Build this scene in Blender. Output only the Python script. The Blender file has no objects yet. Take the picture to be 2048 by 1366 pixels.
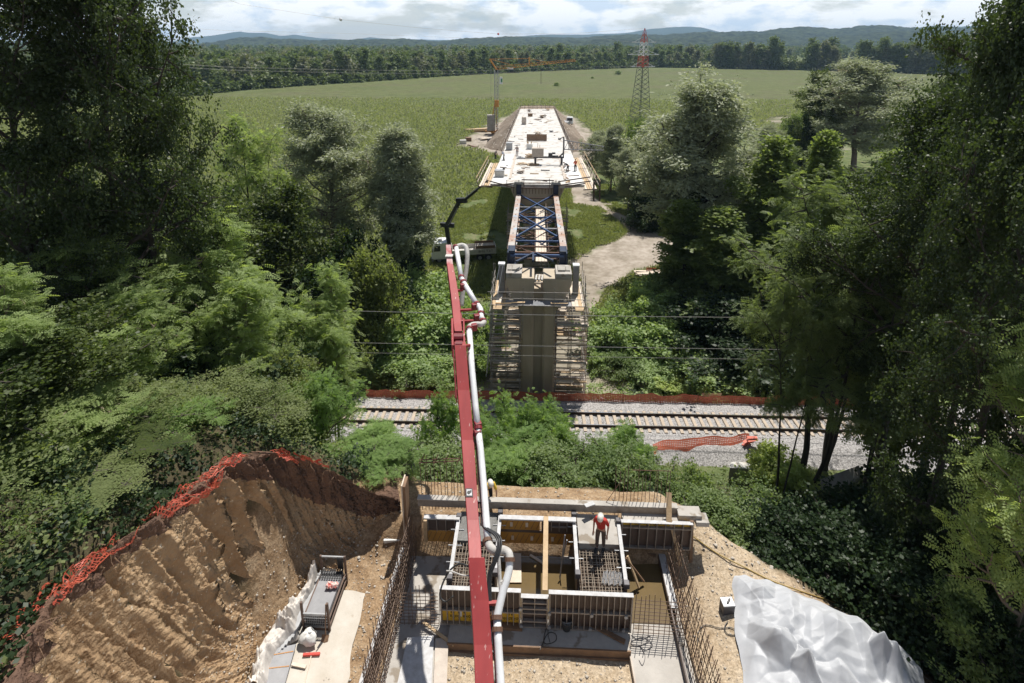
import bpy, math, random
import numpy as np
from mathutils import Vector, Matrix, Quaternion
R = math.radians
SC = bpy.context.scene
COL = SC.collection
rnd = random.Random(7)

# ------------------------------------------------------------------ camera
F, CY, PIT, HCAM = 1120.0, 373.0, R(14.5), 30.0
YAW = math.atan(49 / 1120)
sp, cp, sy, cy = math.sin(PIT), math.cos(PIT), math.sin(YAW), math.cos(YAW)
cam = bpy.data.cameras.new('camera')
cam.sensor_width = 36
cam.lens = F / 2048 * 36
cam.shift_y = -(683 - CY) / 2048
cam.clip_start = 0.5
cam.clip_end = 60000
camo = bpy.data.objects.new('camera', cam)
COL.objects.link(camo)
camo.location = (0, 0, HCAM)
camo.rotation_euler = (R(90) - PIT, 0, YAW)
SC.camera = camo

def ray(px, py):
    r = (px - 1024) / F; d = (py - CY) / F
    return r, cp - d * sp, -(sp + d * cp)
def to_world(X, D, z): return Vector((X * cy - D * sy, X * sy + D * cy, z))
def at_d(px, py, D):
    r, f, z = ray(px, py); t = D / f
    return to_world(r * t, D, HCAM + z * t)
def at_z(px, py, zz):
    r, f, z = ray(px, py); t = (zz - HCAM) / z
    return to_world(r * t, f * t, zz)

# ------------------------------------------------------------------ materials
def new_mat(name):
    m = bpy.data.materials.new(name); m.use_nodes = True
    nt = m.node_tree
    b = nt.nodes['Principled BSDF']
    return m, nt, b
def nd(nt, t, **kw):
    n = nt.nodes.new(t)
    for k, v in kw.items():
        if hasattr(n, k) and k not in n.inputs: setattr(n, k, v)
        else: n.inputs[k].default_value = v
    return n
def c4(c): return (c[0], c[1], c[2], 1)
MATS = {}
def mat(name, c1, c2=None, scale=3.0, rough=0.7, bump=0.0, metal=0.0, detail=6, spread=0.5, c3=None, s3=20.0, t3=0.62, spec=0.5, stretch=None, bscale=None):
    """two colour noise material in object space, optional specks of a third colour"""
    m, nt, b = new_mat(name)
    b.inputs['Roughness'].default_value = rough
    b.inputs['Metallic'].default_value = metal
    b.inputs['Specular IOR Level'].default_value = spec
    if c2 is None: c2 = tuple(x * 0.75 for x in c1)
    tc = nd(nt, 'ShaderNodeNewGeometry')
    src = tc.outputs['Position']
    if stretch:
        mp = nd(nt, 'ShaderNodeMapping'); mp.inputs['Scale'].default_value = stretch
        nt.links.new(src, mp.inputs['Vector']); src = mp.outputs['Vector']
    n = nd(nt, 'ShaderNodeTexNoise'); n.inputs['Scale'].default_value = scale
    n.inputs['Detail'].default_value = detail; n.inputs['Roughness'].default_value = 0.62
    nt.links.new(src, n.inputs['Vector'])
    r = nd(nt, 'ShaderNodeMapRange'); r.inputs['From Min'].default_value = 0.5 - spread * 0.4; r.inputs['From Max'].default_value = 0.5 + spread * 0.4
    nt.links.new(n.outputs['Fac'], r.inputs['Value'])
    mx = nd(nt, 'ShaderNodeMix', data_type='RGBA')
    mx.inputs[6].default_value = c4(c1); mx.inputs[7].default_value = c4(c2)
    nt.links.new(r.outputs['Result'], mx.inputs[0])
    out = mx.outputs[2]
    if c3 is not None:
        n3 = nd(nt, 'ShaderNodeTexNoise'); n3.inputs['Scale'].default_value = s3; n3.inputs['Detail'].default_value = 4
        nt.links.new(src, n3.inputs['Vector'])
        r3 = nd(nt, 'ShaderNodeMapRange'); r3.inputs['From Min'].default_value = t3; r3.inputs['From Max'].default_value = t3 + 0.06
        nt.links.new(n3.outputs['Fac'], r3.inputs['Value'])
        m3 = nd(nt, 'ShaderNodeMix', data_type='RGBA')
        nt.links.new(r3.outputs['Result'], m3.inputs[0]); nt.links.new(out, m3.inputs[6]); m3.inputs[7].default_value = c4(c3)
        out = m3.outputs[2]
    nt.links.new(out, b.inputs['Base Color'])
    if bump > 0:
        bn = nd(nt, 'ShaderNodeBump'); bn.inputs['Strength'].default_value = min(1, bump); bn.inputs['Distance'].default_value = 0.14 if 'earth' in name else 0.05
        n2 = nd(nt, 'ShaderNodeTexNoise'); n2.inputs['Scale'].default_value = bscale or scale * 6; n2.inputs['Detail'].default_value = 4
        nt.links.new(src, n2.inputs['Vector'])
        nt.links.new(n2.outputs['Fac'], bn.inputs['Height']); nt.links.new(bn.outputs['Normal'], b.inputs['Normal'])
    MATS[name] = m
    return m

def leaf_mat(name, c1, c2, trans=0.35, rough=0.5, tcol=None, hue=0.0, spec=0.4):
    m, nt, b = new_mat(name)
    g = nd(nt, 'ShaderNodeNewGeometry')
    n = nd(nt, 'ShaderNodeTexNoise'); n.inputs['Scale'].default_value = 0.45; n.inputs['Detail'].default_value = 3
    nt.links.new(g.outputs['Position'], n.inputs['Vector'])
    ad = nd(nt, 'ShaderNodeMath', operation='MULTIPLY_ADD'); ad.inputs[1].default_value = 0.55
    nt.links.new(g.outputs['Random Per Island'], ad.inputs[0])
    mu = nd(nt, 'ShaderNodeMath', operation='MULTIPLY_ADD'); mu.inputs[1].default_value = 1.4; mu.inputs[2].default_value = -0.42
    nt.links.new(n.outputs['Fac'], mu.inputs[0]); nt.links.new(mu.outputs[0], ad.inputs[2])
    mx = nd(nt, 'ShaderNodeMix', data_type='RGBA'); mx.clamp_factor = True
    mx.inputs[6].default_value = c4(c1); mx.inputs[7].default_value = c4(c2)
    nt.links.new(ad.outputs[0], mx.inputs[0])
    nt.links.new(mx.outputs[2], b.inputs['Base Color'])
    b.inputs['Roughness'].default_value = rough
    b.inputs['Specular IOR Level'].default_value = spec
    tr = nd(nt, 'ShaderNodeBsdfTranslucent')
    m2 = nd(nt, 'ShaderNodeMix', data_type='RGBA', blend_type='MULTIPLY'); m2.inputs[0].default_value = 1
    nt.links.new(mx.outputs[2], m2.inputs[6]); m2.inputs[7].default_value = c4(tcol or (1.5, 1.6, 0.7))
    nt.links.new(m2.outputs[2], tr.inputs['Color'])
    ms = nd(nt, 'ShaderNodeMixShader'); ms.inputs[0].default_value = trans
    nt.links.new(b.outputs[0], ms.inputs[1]); nt.links.new(tr.outputs[0], ms.inputs[2])
    nt.links.new(ms.outputs[0], nt.nodes['Material Output'].inputs['Surface'])
    MATS[name] = m
    return m

mat('deck_concrete', (.60, .585, .555), (.46, .44, .41), 0.9, .85, .15, c3=(.33, .27, .21), s3=.9, t3=.59)
mat('concrete', (.40, .38, .34), (.27, .25, .22), 1.6, .85, .25, c3=(.2, .18, .16), s3=5, t3=.68)
mat('pier_concrete', (.54, .46, .355), (.40, .335, .25), 0.8, .85, .2, stretch=(1, 1, .25))
mat('grey_concrete', (.47, .44, .40), (.33, .305, .275), 1.1, .85, .3, c3=(.25, .21, .165), s3=1.6, t3=.57)
mat('wet_concrete', (.17, .165, .155), (.10, .098, .09), 2.0, .55, .6, bscale=14)
mat('rust_steel', (.17, .085, .05), (.10, .055, .035), 6, .75, .2)
mat('rebar_steel', (.20, .13, .09), (.11, .075, .055), 5, .7)
mat('rebar_pale', (.34, .28, .22), (.20, .16, .12), 5, .7)
mat('tube_steel', (.38, .36, .33), (.25, .225, .2), 3, .55, 0, .3)
mat('tube_brown', (.16, .10, .075), (.09, .06, .045), 3, .65)
mat('nose_paint', (.44, .43, .41), (.36, .21, .14), 0.55, .6, .1, spread=.35, c3=(.33, .42, .5), s3=.8, t3=.58)
mat('blue_paint', (.025, .07, .19), (.018, .045, .11), 2, .5)
mat('blue_dark', (.012, .03, .075), (.01, .02, .045), 2, .5)
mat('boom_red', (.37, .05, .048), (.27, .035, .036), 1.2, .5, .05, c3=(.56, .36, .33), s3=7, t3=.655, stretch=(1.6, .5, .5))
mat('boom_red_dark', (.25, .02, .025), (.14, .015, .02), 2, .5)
mat('boom_worn', (.36, .05, .055), (.52, .42, .40), 1.8, .6, .1, spread=.35)
mat('pipe_white', (.74, .75, .76), (.6, .6, .6), 2, .4, .05, c3=(.45, .42, .38), s3=6, t3=.66)
mat('pipe_dirty', (.55, .53, .5), (.38, .36, .33), 5, .7, .2)
mat('rubber', (.02, .02, .022), (.03, .03, .03), 3, .5)
mat('timber', (.56, .41, .25), (.42, .29, .16), 2.5, .75, .15, stretch=(1, 1, 4))
mat('timber_pale', (.70, .62, .52), (.56, .46, .36), 2.2, .8, .15)
mat('timber_grey', (.56, .49, .42), (.40, .34, .29), 2.2, .8, .2, c3=(.55, .45, .33), s3=2, t3=.6)
mat('timber_brown', (.25, .15, .085), (.15, .09, .055), 3, .75, .2)
mat('form_ply', (.11, .075, .06), (.065, .045, .038), 2, .55, .1)
mat('form_frame', (.33, .29, .25), (.2, .165, .135), 4, .6, .1)
mat('form_edge', (.55, .55, .56), (.38, .37, .36), 5, .6, .15)
mat('yellow_ply', (.80, .50, .04), (.62, .36, .035), 1.5, .55, .1)
mat('orange_ply', (.55, .28, .045), (.38, .19, .035), 1.5, .6, .1)
mat('letter_black', (.03, .025, .02), (.04, .03, .02), 3, .6)
mat('net_orange', (.58, .125, .065), (.40, .07, .045), 2, .55)
mat('net_faded', (.70, .19, .10), (.52, .12, .07), 1.2, .6)
mat('tarp_white', (.47, .48, .50), (.39, .40, .42), 1.4, .55, .12, bscale=3)
mat('tarp_dirty', (.66, .62, .57), (.50, .46, .42), 1.6, .8, .2)
mat('fabric_pale', (.58, .54, .48), (.47, .42, .35), 1.3, .9, .15, c3=(.42, .36, .29), s3=4, t3=.66)
mat('white_paint', (.78, .79, .80), (.68, .68, .68), 2, .4)
mat('dirty_white', (.62, .60, .56), (.48, .46, .43), 2, .5)
mat('black_paint', (.015, .015, .017), (.03, .03, .03), 3, .45)
mat('grey_paint', (.30, .30, .31), (.22, .22, .23), 3, .5)
mat('pale_steel', (.42, .43, .44), (.3, .3, .31), 3, .45, 0, .4)
mat('dark_steel', (.10, .095, .10), (.06, .055, .06), 3, .5, 0, .3)
mat('glass_dark', (.02, .025, .03), (.03, .03, .035), 3, .1)
mat('crane_orange', (.58, .26, .05), (.45, .2, .04), 2, .5)
mat('pylon_red', (.55, .06, .05), (.45, .05, .04), 1, .55)
mat('pylon_white', (.75, .75, .75), (.66, .66, .66), 1, .55)
mat('pylon_grey', (.10, .12, .10), (.08, .09, .08), 1, .6)
mat('sign_green', (.06, .25, .14), (.06, .22, .12), 2, .5)
mat('red_plain', (.55, .05, .03), (.45, .04, .03), 2, .5)
mat('wire_grey', (.5, .48, .45), (.4, .38, .35), 2, .4, 0, .5)
mat('rail_side', (.10, .06, .045), (.07, .045, .035), 3, .7)
mat('rail_top', (.75, .74, .72), (.65, .64, .62), 3, .22, 0, 1.0)
mat('sleeper', (.50, .41, .32), (.38, .315, .25), 2, .85, .1)
mat('insulation', (.70, .70, .68), (.55, .54, .52), 3, .7)
mat('skin', (.48, .27, .19), (.42, .23, .16), 6, .55)
mat('shirt_red', (.48, .035, .025), (.40, .03, .022), 5, .8)
mat('shirt_orange', (.70, .13, .06), (.58, .1, .05), 5, .8)
mat('shirt_yellow', (.66, .45, .05), (.55, .36, .04), 5, .8)
mat('shirt_grey', (.34, .29, .28), (.26, .22, .21), 5, .85)
mat('shirt_blue', (.48, .53, .62), (.4, .45, .53), 5, .85)
mat('shirt_dark', (.05, .045, .05), (.03, .03, .035), 5, .85)
mat('trousers_brown', (.13, .09, .075), (.085, .06, .05), 5, .85)
mat('trousers_dark', (.045, .045, .055), (.03, .03, .04), 5, .85)
mat('helmet_white', (.74, .72, .66), (.66, .63, .57), 5, .4)
mat('hair', (.03, .022, .018), (.02, .015, .012), 8, .7)
mat('bark', (.075, .06, .048), (.04, .032, .027), 5, .9, .4, stretch=(1, 1, .3))
mat('bark_pale', (.24, .19, .145), (.14, .11, .085), 5, .9, .3, stretch=(1, 1, .3))
mat('cloth_check', (.60, .12, .10), (.70, .55, .50), 10, .9, spread=.2)
mat('cable_yellow', (.42, .30, .10), (.34, .24, .08), 3, .6)
mat('bag_white', (.72, .72, .70), (.62, .61, .58), 4, .8, .3, bscale=10)
mat('stone', (.55, .50, .43), (.38, .34, .29), 5, .9, .3)

leaf_mat('leaf_oak', (0.027, 0.045, 0.017), (0.060, 0.086, 0.027), .34, .5, (1.75, 1.8, .8), spec=.4)
leaf_mat('leaf_maple', (0.039, 0.065, 0.020), (0.105, 0.133, 0.037), .42, .5, (1.75, 1.8, .8), spec=.3)
leaf_mat('leaf_robinia', (.185, .25, .10), (.31, .375, .165), .5, .55, (1.75, 1.8, .8), spec=.2)
leaf_mat('leaf_robinia_bright', (.135, .22, .07), (.245, .34, .12), .5, .55, (1.75, 1.8, .8), spec=.2)
leaf_mat('leaf_willow', (0.224, 0.252, 0.162), (0.414, 0.437, 0.319), .36, .55, (1.3, 1.35, .8), spec=.3)
leaf_mat('leaf_ivy', (.025, .05, .018), (.05, .085, .028), .2, .45)
leaf_mat('leaf_shrub', (0.106, 0.163, 0.060), (0.213, 0.270, 0.113), .45, .5, (1.75, 1.8, .8), spec=.25)
leaf_mat('leaf_bramble', (0.177, 0.257, 0.099), (0.333, 0.413, 0.200), .42, .5, (1.75, 1.8, .8), spec=.25)
leaf_mat('leaf_pale', (.30, .38, .12), (.45, .50, .20), .42, .5, (1.75, 1.8, .8), spec=.25)
leaf_mat('leaf_dry', (.115, .15, .055), (.215, .25, .105), .42, .55, (1.75, 1.8, .8), spec=.25)
leaf_mat('leaf_alder', (0.108, 0.154, 0.050), (0.208, 0.254, 0.092), .48, .5, (1.75, 1.8, .8), spec=.25)
leaf_mat('leaf_far', (0.083, 0.117, 0.049), (0.186, 0.228, 0.103), .25, .6, spec=.2)
leaf_mat('leaf_far_grey', (0.138, 0.156, 0.096), (0.252, 0.258, 0.180), .25, .6, spec=.2)
leaf_mat('leaf_far_light', (.11, .15, .05), (.17, .20, .08), .2, .6)
leaf_mat('leaf_corn', (0.182, 0.215, 0.105), (0.308, 0.325, 0.182), .35, .55, spec=.2)
leaf_mat('leaf_grass', (.17, .205, .08), (.29, .305, .14), .35, .6, spec=.2)
leaf_mat('leaf_robinia_mid', (.115, .155, .062), (.20, .245, .11), .46, .55, (1.7, 1.75, .8), spec=.2)
leaf_mat('leaf_shaded', (0.017, 0.033, 0.013), (0.035, 0.058, 0.023), .25, .45, spec=.2)  # near-black green: understory shade is put into the leaf colour

# ------------------------------------------------------------------ mesh builder
def put_props(o, label=None, cat=None, group=None, kind=None):
    if label: o['label'] = label
    if cat: o['category'] = cat
    if group: o['group'] = group
    if kind: o['kind'] = kind
    return o
def thing(name, label, cat, loc=(0, 0, 0), group=None):
    o = bpy.data.objects.new(name, None); COL.objects.link(o)
    o.location = loc; o.empty_display_size = .2
    return put_props(o, label, cat, group)
def abs_loc(p):
    v = Vector((0, 0, 0))
    while p is not None:
        v += p.location; p = p.parent
    return v
def frame(d):
    d = Vector(d).normalized()
    u = Vector((0, 0, 1)) if abs(d.z) < .95 else Vector((0, 1, 0))
    s = d.cross(u).normalized()
    return d, s, s.cross(d).normalized()
class MB:
    def __init__(s): s.v = []; s.f = []; s.m = []
    def add(s, vs, fs, mi=0):
        o = len(s.v); s.v += [tuple(p) for p in vs]
        s.f += [tuple(i + o for i in f) for f in fs]; s.m += [mi] * len(fs); return s
    def box(s, c, d, rz=0, mi=0, top=None, tilt=None):
        x, y, z = d[0] / 2, d[1] / 2, d[2] / 2
        t = top or 1
        vs = [(-x, -y, -z), (x, -y, -z), (x, y, -z), (-x, y, -z), (-x * t, -y * t, z), (x * t, -y * t, z), (x * t, y * t, z), (-x * t, y * t, z)]
        mm = Matrix.Rotation(rz, 3, 'Z')
        if tilt: mm = mm @ Matrix.Rotation(tilt[0], 3, 'X') @ Matrix.Rotation(tilt[1], 3, 'Y')
        vs = [mm @ Vector(p) + Vector(c) for p in vs]
        return s.add(vs, [(0, 3, 2, 1), (4, 5, 6, 7), (0, 1, 5, 4), (1, 2, 6, 5), (2, 3, 7, 6), (3, 0, 4, 7)], mi)
    def bar(s, p, q, w, h=None, mi=0, w2=None, h2=None):
        """box beam from p to q; w across, h upward"""
        h = h or w; w2 = w2 or w; h2 = h2 or h
        p = Vector(p); q = Vector(q)
        d, a, b = frame(q - p)
        vs = [p - a * w / 2 - b * h / 2, p + a * w / 2 - b * h / 2, p + a * w / 2 + b * h / 2, p - a * w / 2 + b * h / 2,
              q - a * w2 / 2 - b * h2 / 2, q + a * w2 / 2 - b * h2 / 2, q + a * w2 / 2 + b * h2 / 2, q - a * w2 / 2 + b * h2 / 2]
        return s.add(vs, [(0, 1, 2, 3), (7, 6, 5, 4), (0, 4, 5, 1), (1, 5, 6, 2), (2, 6, 7, 3), (3, 7, 4, 0)], mi)
    def tube(s, pts, r, n=8, mi=0, caps=True):
        pts = [Vector(p) for p in pts]
        rs = r if isinstance(r, (list, tuple)) else [r] * len(pts)
        vs = []; fs = []
        pa = None
        for i, p in enumerate(pts):
            t = (pts[min(i + 1, len(pts) - 1)] - pts[max(i - 1, 0)])
            if t.length < 1e-9: t = Vector((0, 0, 1))
            t.normalize()
            if pa is None: _, a, b = frame(t)
            else:
                a = pa - t * pa.dot(t)
                a = a.normalized() if a.length > 1e-6 else frame(t)[1]
                b = a.cross(t).normalized()
            pa = a
            for k in range(n):
                th = 2 * math.pi * k / n
                vs.append(p + (a * math.cos(th) + b * math.sin(th)) * rs[i])
        for i in range(len(pts) - 1):
            for k in range(n):
                k2 = (k + 1) % n
                fs.append((i * n + k, i * n + k2, (i + 1) * n + k2, (i + 1) * n + k))
        if caps:
            fs.append(tuple(range(n))[::-1]); fs.append(tuple((len(pts) - 1) * n + k for k in range(n)))
        return s.add(vs, fs, mi)
    def prism(s, poly, vec, mi=0):
        """planar polygon (3d points) extruded by vec"""
        n = len(poly); vec = Vector(vec)
        vs = [Vector(p) for p in poly] + [Vector(p) + vec for p in poly]
        fs = [tuple(range(n))[::-1], tuple(range(n, 2 * n))] + [(i, (i + 1) % n, n + (i + 1) % n, n + i) for i in range(n)]
        return s.add(vs, fs, mi)
    def build(s, name, material, parent=None, label=None, cat=None, group=None, kind=None, smooth=False, bevel=0, local=False):
        me = bpy.data.meshes.new(name)
        off = Vector((0, 0, 0)) if local else abs_loc(parent)
        me.from_pydata([(p[0] - off.x, p[1] - off.y, p[2] - off.z) for p in s.v], [], s.f)
        for mm in (material if isinstance(material, (list, tuple)) else [material]): me.materials.append(MATS[mm])
        if any(s.m): me.polygons.foreach_set('material_index', s.m)
        me.validate(clean_customdata=False)
        if smooth: me.polygons.foreach_set('use_smooth', [True] * len(me.polygons))
        me.update()
        o = bpy.data.objects.new(name, me); COL.objects.link(o); o.parent = parent
        if bevel:
            b = o.modifiers.new('bevel', 'BEVEL'); b.width = bevel; b.segments = 2; b.limit_method = 'ANGLE'
        return put_props(o, label, cat, group, kind)
def np_mesh(name, v, quads, material, smooth=False, colors=None, mi=None):
    me = bpy.data.meshes.new(name)
    v = np.asarray(v, np.float32); q = np.asarray(quads, np.int32)
    k = q.shape[1]
    me.vertices.add(len(v)); me.vertices.foreach_set('co', v.ravel())
    me.loops.add(q.size); me.loops.foreach_set('vertex_index', q.ravel())
    me.polygons.add(len(q))
    me.polygons.foreach_set('loop_start', np.arange(0, q.size, k, dtype=np.int32))
    try: me.polygons.foreach_set('loop_total', np.full(len(q), k, np.int32))
    except Exception: pass
    for mm in (material if isinstance(material, (list, tuple)) else [material]): me.materials.append(MATS[mm])
    if mi is not None: me.polygons.foreach_set('material_index', np.asarray(mi, np.int32))
    me.update(calc_edges=True)
    if smooth: me.polygons.foreach_set('use_smooth', np.ones(len(q), bool))
    if colors is not None:
        at = me.color_attributes.new('zone', 'FLOAT_COLOR', 'POINT')
        at.data.foreach_set('color', np.asarray(colors, np.float32).ravel())
    return me
def np_obj(name, me, parent=None, **kw):
    o = bpy.data.objects.new(name, me); COL.objects.link(o); o.parent = parent
    return put_props(o, **kw)

# value noise ---------------------------------------------------------------
def _h(ix, iy, s):
    n = (ix.astype(np.int64) * 374761393 + iy.astype(np.int64) * 668265263 + s * 974634777) & 0x7fffffff
    n = ((n ^ (n >> 13)) * 1274126177) & 0x7fffffff
    return ((n ^ (n >> 16)) & 0xffff) / 65535.0
def vnoise(x, y, s=0):
    x = np.asarray(x, float); y = np.asarray(y, float)
    ix = np.floor(x); iy = np.floor(y); fx = x - ix; fy = y - iy
    fx = fx * fx * (3 - 2 * fx); fy = fy * fy * (3 - 2 * fy)
    a = _h(ix, iy, s); b = _h(ix + 1, iy, s); c = _h(ix, iy + 1, s); d = _h(ix + 1, iy + 1, s)
    return a + (b - a) * fx + (c - a) * fy + (a - b - c + d) * fx * fy
def fbm(x, y, o=4, s=0):
    t = 0; a = .5; n = 0
    for i in range(o):
        t = t + a * vnoise(np.asarray(x) * 2 ** i, np.asarray(y) * 2 ** i, s + i * 17); n += a; a *= .5
    return t / n
# ------------------------------------------------------------------ terrain
YS = np.array([-60, -10, 0, 6, 8, 10, 12, 13.5, 15, 16.5, 17.5, 18.3, 19.5, 20.5, 22, 24, 26, 28, 31, 33.5, 36.0])
TX = np.array([-80, -30, -14, -11.2, -9.6, -8.4, -6.5, -5.2, 5.5, 7, 8.5, 10, 12, 14, 18, 25, 40, 80.])
TZ = np.array([
 [26, 22, 19, 17.5, 17, 16.8, 16.3, 16, 15.5, 14.8, 14, 13.4, 12.4, 11.4, 10, 8, 6, 4, 1.5, .3, 0],
 [25, 22, 20.5, 19.5, 19, 18.6, 18.2, 17.8, 17.2, 16.4, 15.7, 15, 14, 13, 11.4, 9, 6.8, 4.6, 1.6, .3, 0],
 [24, 22, 20.5, 19.8, 19.5, 19, 18.6, 18.1, 17.5, 16.8, 16.2, 15.6, 14.8, 13.6, 11.8, 9.4, 7, 4.6, 1.6, .3, 0],
 [22, 20, 19.5, 19, 18.6, 18, 17.2, 16.6, 16.2, 15.8, 15.6, 15.2, 14.4, 13.2, 11.4, 9, 6.8, 4.5, 1.6, .3, 0],
 [18, 16, 14, 12, 10.5, 10.2, 10, 10, 12, 14.2, 14.6, 14.8, 14.0, 13.0, 11, 8.6, 6.6, 4.4, 1.5, .3, 0],
 [14, 12, 11, 10.2, 10.1, 10, 10, 10, 10, 10.2, 11, 12.8, 13.4, 12.6, 10.6, 8.2, 6.2, 4.2, 1.4, .3, 0],
 [14, 12, 11, 10.4, 10.2, 10.2, 10.2, 10.2, 10.2, 10.2, 10.3, 11.0, 12.0, 12, 10, 7.6, 5.6, 3.6, 1.2, .3, 0],
 [14, 12, 11, 10.4, 10.2, 10.15, 10.15, 10.15, 10.15, 10.15, 10.2, 11.3, 11.5, 11.2, 9.6, 7.2, 5.2, 3.4, 1.1, .3, 0],
 [14, 12, 11, 10.4, 10.2, 10.15, 10.15, 10.15, 10.15, 10.15, 10.2, 11.3, 11.5, 11.0, 9.2, 7.0, 5.0, 3.2, 1.0, .3, 0],
 [14, 12, 11, 10.6, 10.4, 10.3, 10.3, 10.3, 10.3, 10.5, 10.7, 11.0, 11.0, 10, 8.0, 6, 4.4, 2.8, .9, .3, 0],
 [14, 12, 11, 10.5, 10.4, 10.4, 10.4, 10.4, 10.4, 10.5, 10.6, 10.4, 9.6, 8.6, 6.8, 5, 3.6, 2.4, .9, .3, 0],
 [14, 12, 11, 10.6, 10.5, 10.4, 10.4, 10.4, 10.4, 10.3, 10.0, 9.4, 8.3, 7.2, 5.8, 4.4, 3.2, 2.2, .9, .3, 0],
 [13, 12, 11, 10.6, 10.5, 10.4, 10.3, 10.2, 10.0, 9.3, 8.6, 7.8, 6.9, 6.2, 5.0, 3.8, 2.8, 1.9, .9, .3, 0],
 [13, 12, 11, 10.5, 10.3, 10.1, 9.8, 9.4, 8.8, 7.9, 7.2, 6.6, 5.9, 5.4, 4.4, 3.4, 2.5, 1.7, .9, .3, 0],
 [13, 12, 11, 10, 9.6, 9, 8.2, 7.6, 7.0, 6.2, 5.7, 5.3, 4.9, 4.5, 3.8, 3.0, 2.2, 1.5, .9, .3, 0],
 [12, 11, 10, 8.6, 8, 7.3, 6.5, 6, 5.5, 5, 4.7, 4.4, 4.1, 3.8, 3.2, 2.6, 2.0, 1.4, .8, .3, 0],
 [11, 10, 9, 7.6, 7, 6.3, 5.7, 5.3, 4.9, 4.5, 4.2, 4.0, 3.7, 3.4, 2.9, 2.3, 1.8, 1.3, .8, .3, 0],
 [11, 10, 9, 7.6, 7, 6.3, 5.7, 5.3, 4.9, 4.5, 4.2, 4.0, 3.7, 3.4, 2.9, 2.3, 1.8, 1.3, .8, .3, 0]])
def hill(x, y):
    x = np.asarray(x, float); y = np.asarray(y, float)
    ix = np.clip(np.searchsorted(TX, x) - 1, 0, len(TX) - 2); iy = np.clip(np.searchsorted(YS, y) - 1, 0, len(YS) - 2)
    fx = np.clip((x - TX[ix]) / (TX[ix + 1] - TX[ix]), 0, 1); fy = np.clip((y - YS[iy]) / (YS[iy + 1] - YS[iy]), 0, 1)
    z = TZ[ix, iy] * (1 - fx) * (1 - fy) + TZ[ix + 1, iy] * fx * (1 - fy) + TZ[ix, iy + 1] * (1 - fx) * fy + TZ[ix + 1, iy + 1] * fx * fy
    return z
def pad_mask(x, y):
    """bare earth of the building pit: 1 inside"""
    right = np.interp(y, [6, 12, 13.5, 15, 16.5, 17.5, 18.3, 19.3, 20.2], [19, 16.6, 15.4, 13.9, 12.2, 10.7, 9.2, 7.6, 6.4])
    left = np.interp(y, [6, 16, 17.5, 19, 20.2], [-10.5, -10.2, -9.6, -8.0, -5.4])
    d = np.minimum(np.minimum(right - x, x - left), (21.3 - y))
    d = d + (fbm(x * .9, y * .9, 3, 5) - .5) * 1.6
    return np.clip(d / .5, 0, 1)
def in_poly(x, y, poly):
    ins = np.zeros(x.shape, bool); n = len(poly)
    dist = np.full(x.shape, 1e9)
    for i in range(n):
        x1, y1 = poly[i]; x2, y2 = poly[(i + 1) % n]
        c = ((y1 > y) != (y2 > y)) & (x < (x2 - x1) * (y - y1) / (y2 - y1 + 1e-12) + x1)
        ins ^= c
        t = np.clip(((x - x1) * (x2 - x1) + (y - y1) * (y2 - y1)) / ((x2 - x1) ** 2 + (y2 - y1) ** 2 + 1e-9), 0, 1)
        dist = np.minimum(dist, np.hypot(x - x1 - t * (x2 - x1), y - y1 - t * (y2 - y1)))
    return np.where(ins, dist, -dist)
def pxpoly(pts, z=0): return [tuple(at_z(a, b, z)[:2]) for a, b in pts]
ROAD = pxpoly([(1175, 650), (1158, 590), (1150, 545), (1150, 515), (1180, 497), (1235, 478), (1252, 462), (1228, 440), (1196, 415), (1140, 408), (1132, 330), (1180, 330), (1190, 385), (1222, 418), (1290, 448), (1335, 470), (1480, 480), (1480, 520), (1345, 528), (1275, 545), (1220, 580), (1195, 625)])
SITE = pxpoly([(925, 800), (950, 740), (985, 690), (1000, 560), (1120, 540), (1172, 610), (1178, 720), (1240, 750), (1330, 775), (1340, 800)])
YARD = pxpoly([(915, 298), (935, 280), (960, 262), (1000, 240), (1040, 225), (1120, 225), (1150, 238), (1180, 265), (1200, 300), (1180, 320), (1060, 330), (1010, 318), (960, 300)])
PATH = pxpoly([(1537, 244), (1546, 238), (1562, 235), (1585, 234), (1600, 234), (1600, 238), (1572, 238), (1556, 245), (1585, 258), (1640, 280), (1660, 300), (1640, 300), (1600, 270)])
YARD2 = pxpoly([(1480, 400), (1700, 380), (1900, 440), (1900, 520), (1480, 500)])
FIELD_OUT = pxpoly([(-2200, 300), (200, 215), (380, 193), (520, 178), (700, 167), (900, 153), (1080, 143), (1280, 135.5), (1500, 138), (1700, 143), (1910, 151), (1880, 180), (1650, 260), (1560, 262), (1520, 262), (1420, 258), (1300, 262), (1200, 275), (1010, 330), (985, 345), (955, 380), (930, 410), (880, 470), (835, 520), (815, 520), (700, 560), (300, 660), (-2200, 700)])
def axis(parts):
    out = []
    for a, b, s in parts: out.append(np.arange(a, b, s))
    return np.concatenate(out)
gx = np.concatenate([-np.geomspace(60, 30000, 60)[::-1], axis([(-59.5, -16, .9), (-16, 20, .3), (20, 60, .8)]), np.geomspace(61, 30000, 60)])
gy = np.concatenate([axis([(-60, 4, 2.0), (4, 36, .3), (36, 60, .6), (60, 130, .8), (130, 260, 2.0)]), np.geomspace(262, 30000, 70)])
GX, GY = np.meshgrid(gx, gy)
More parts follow.
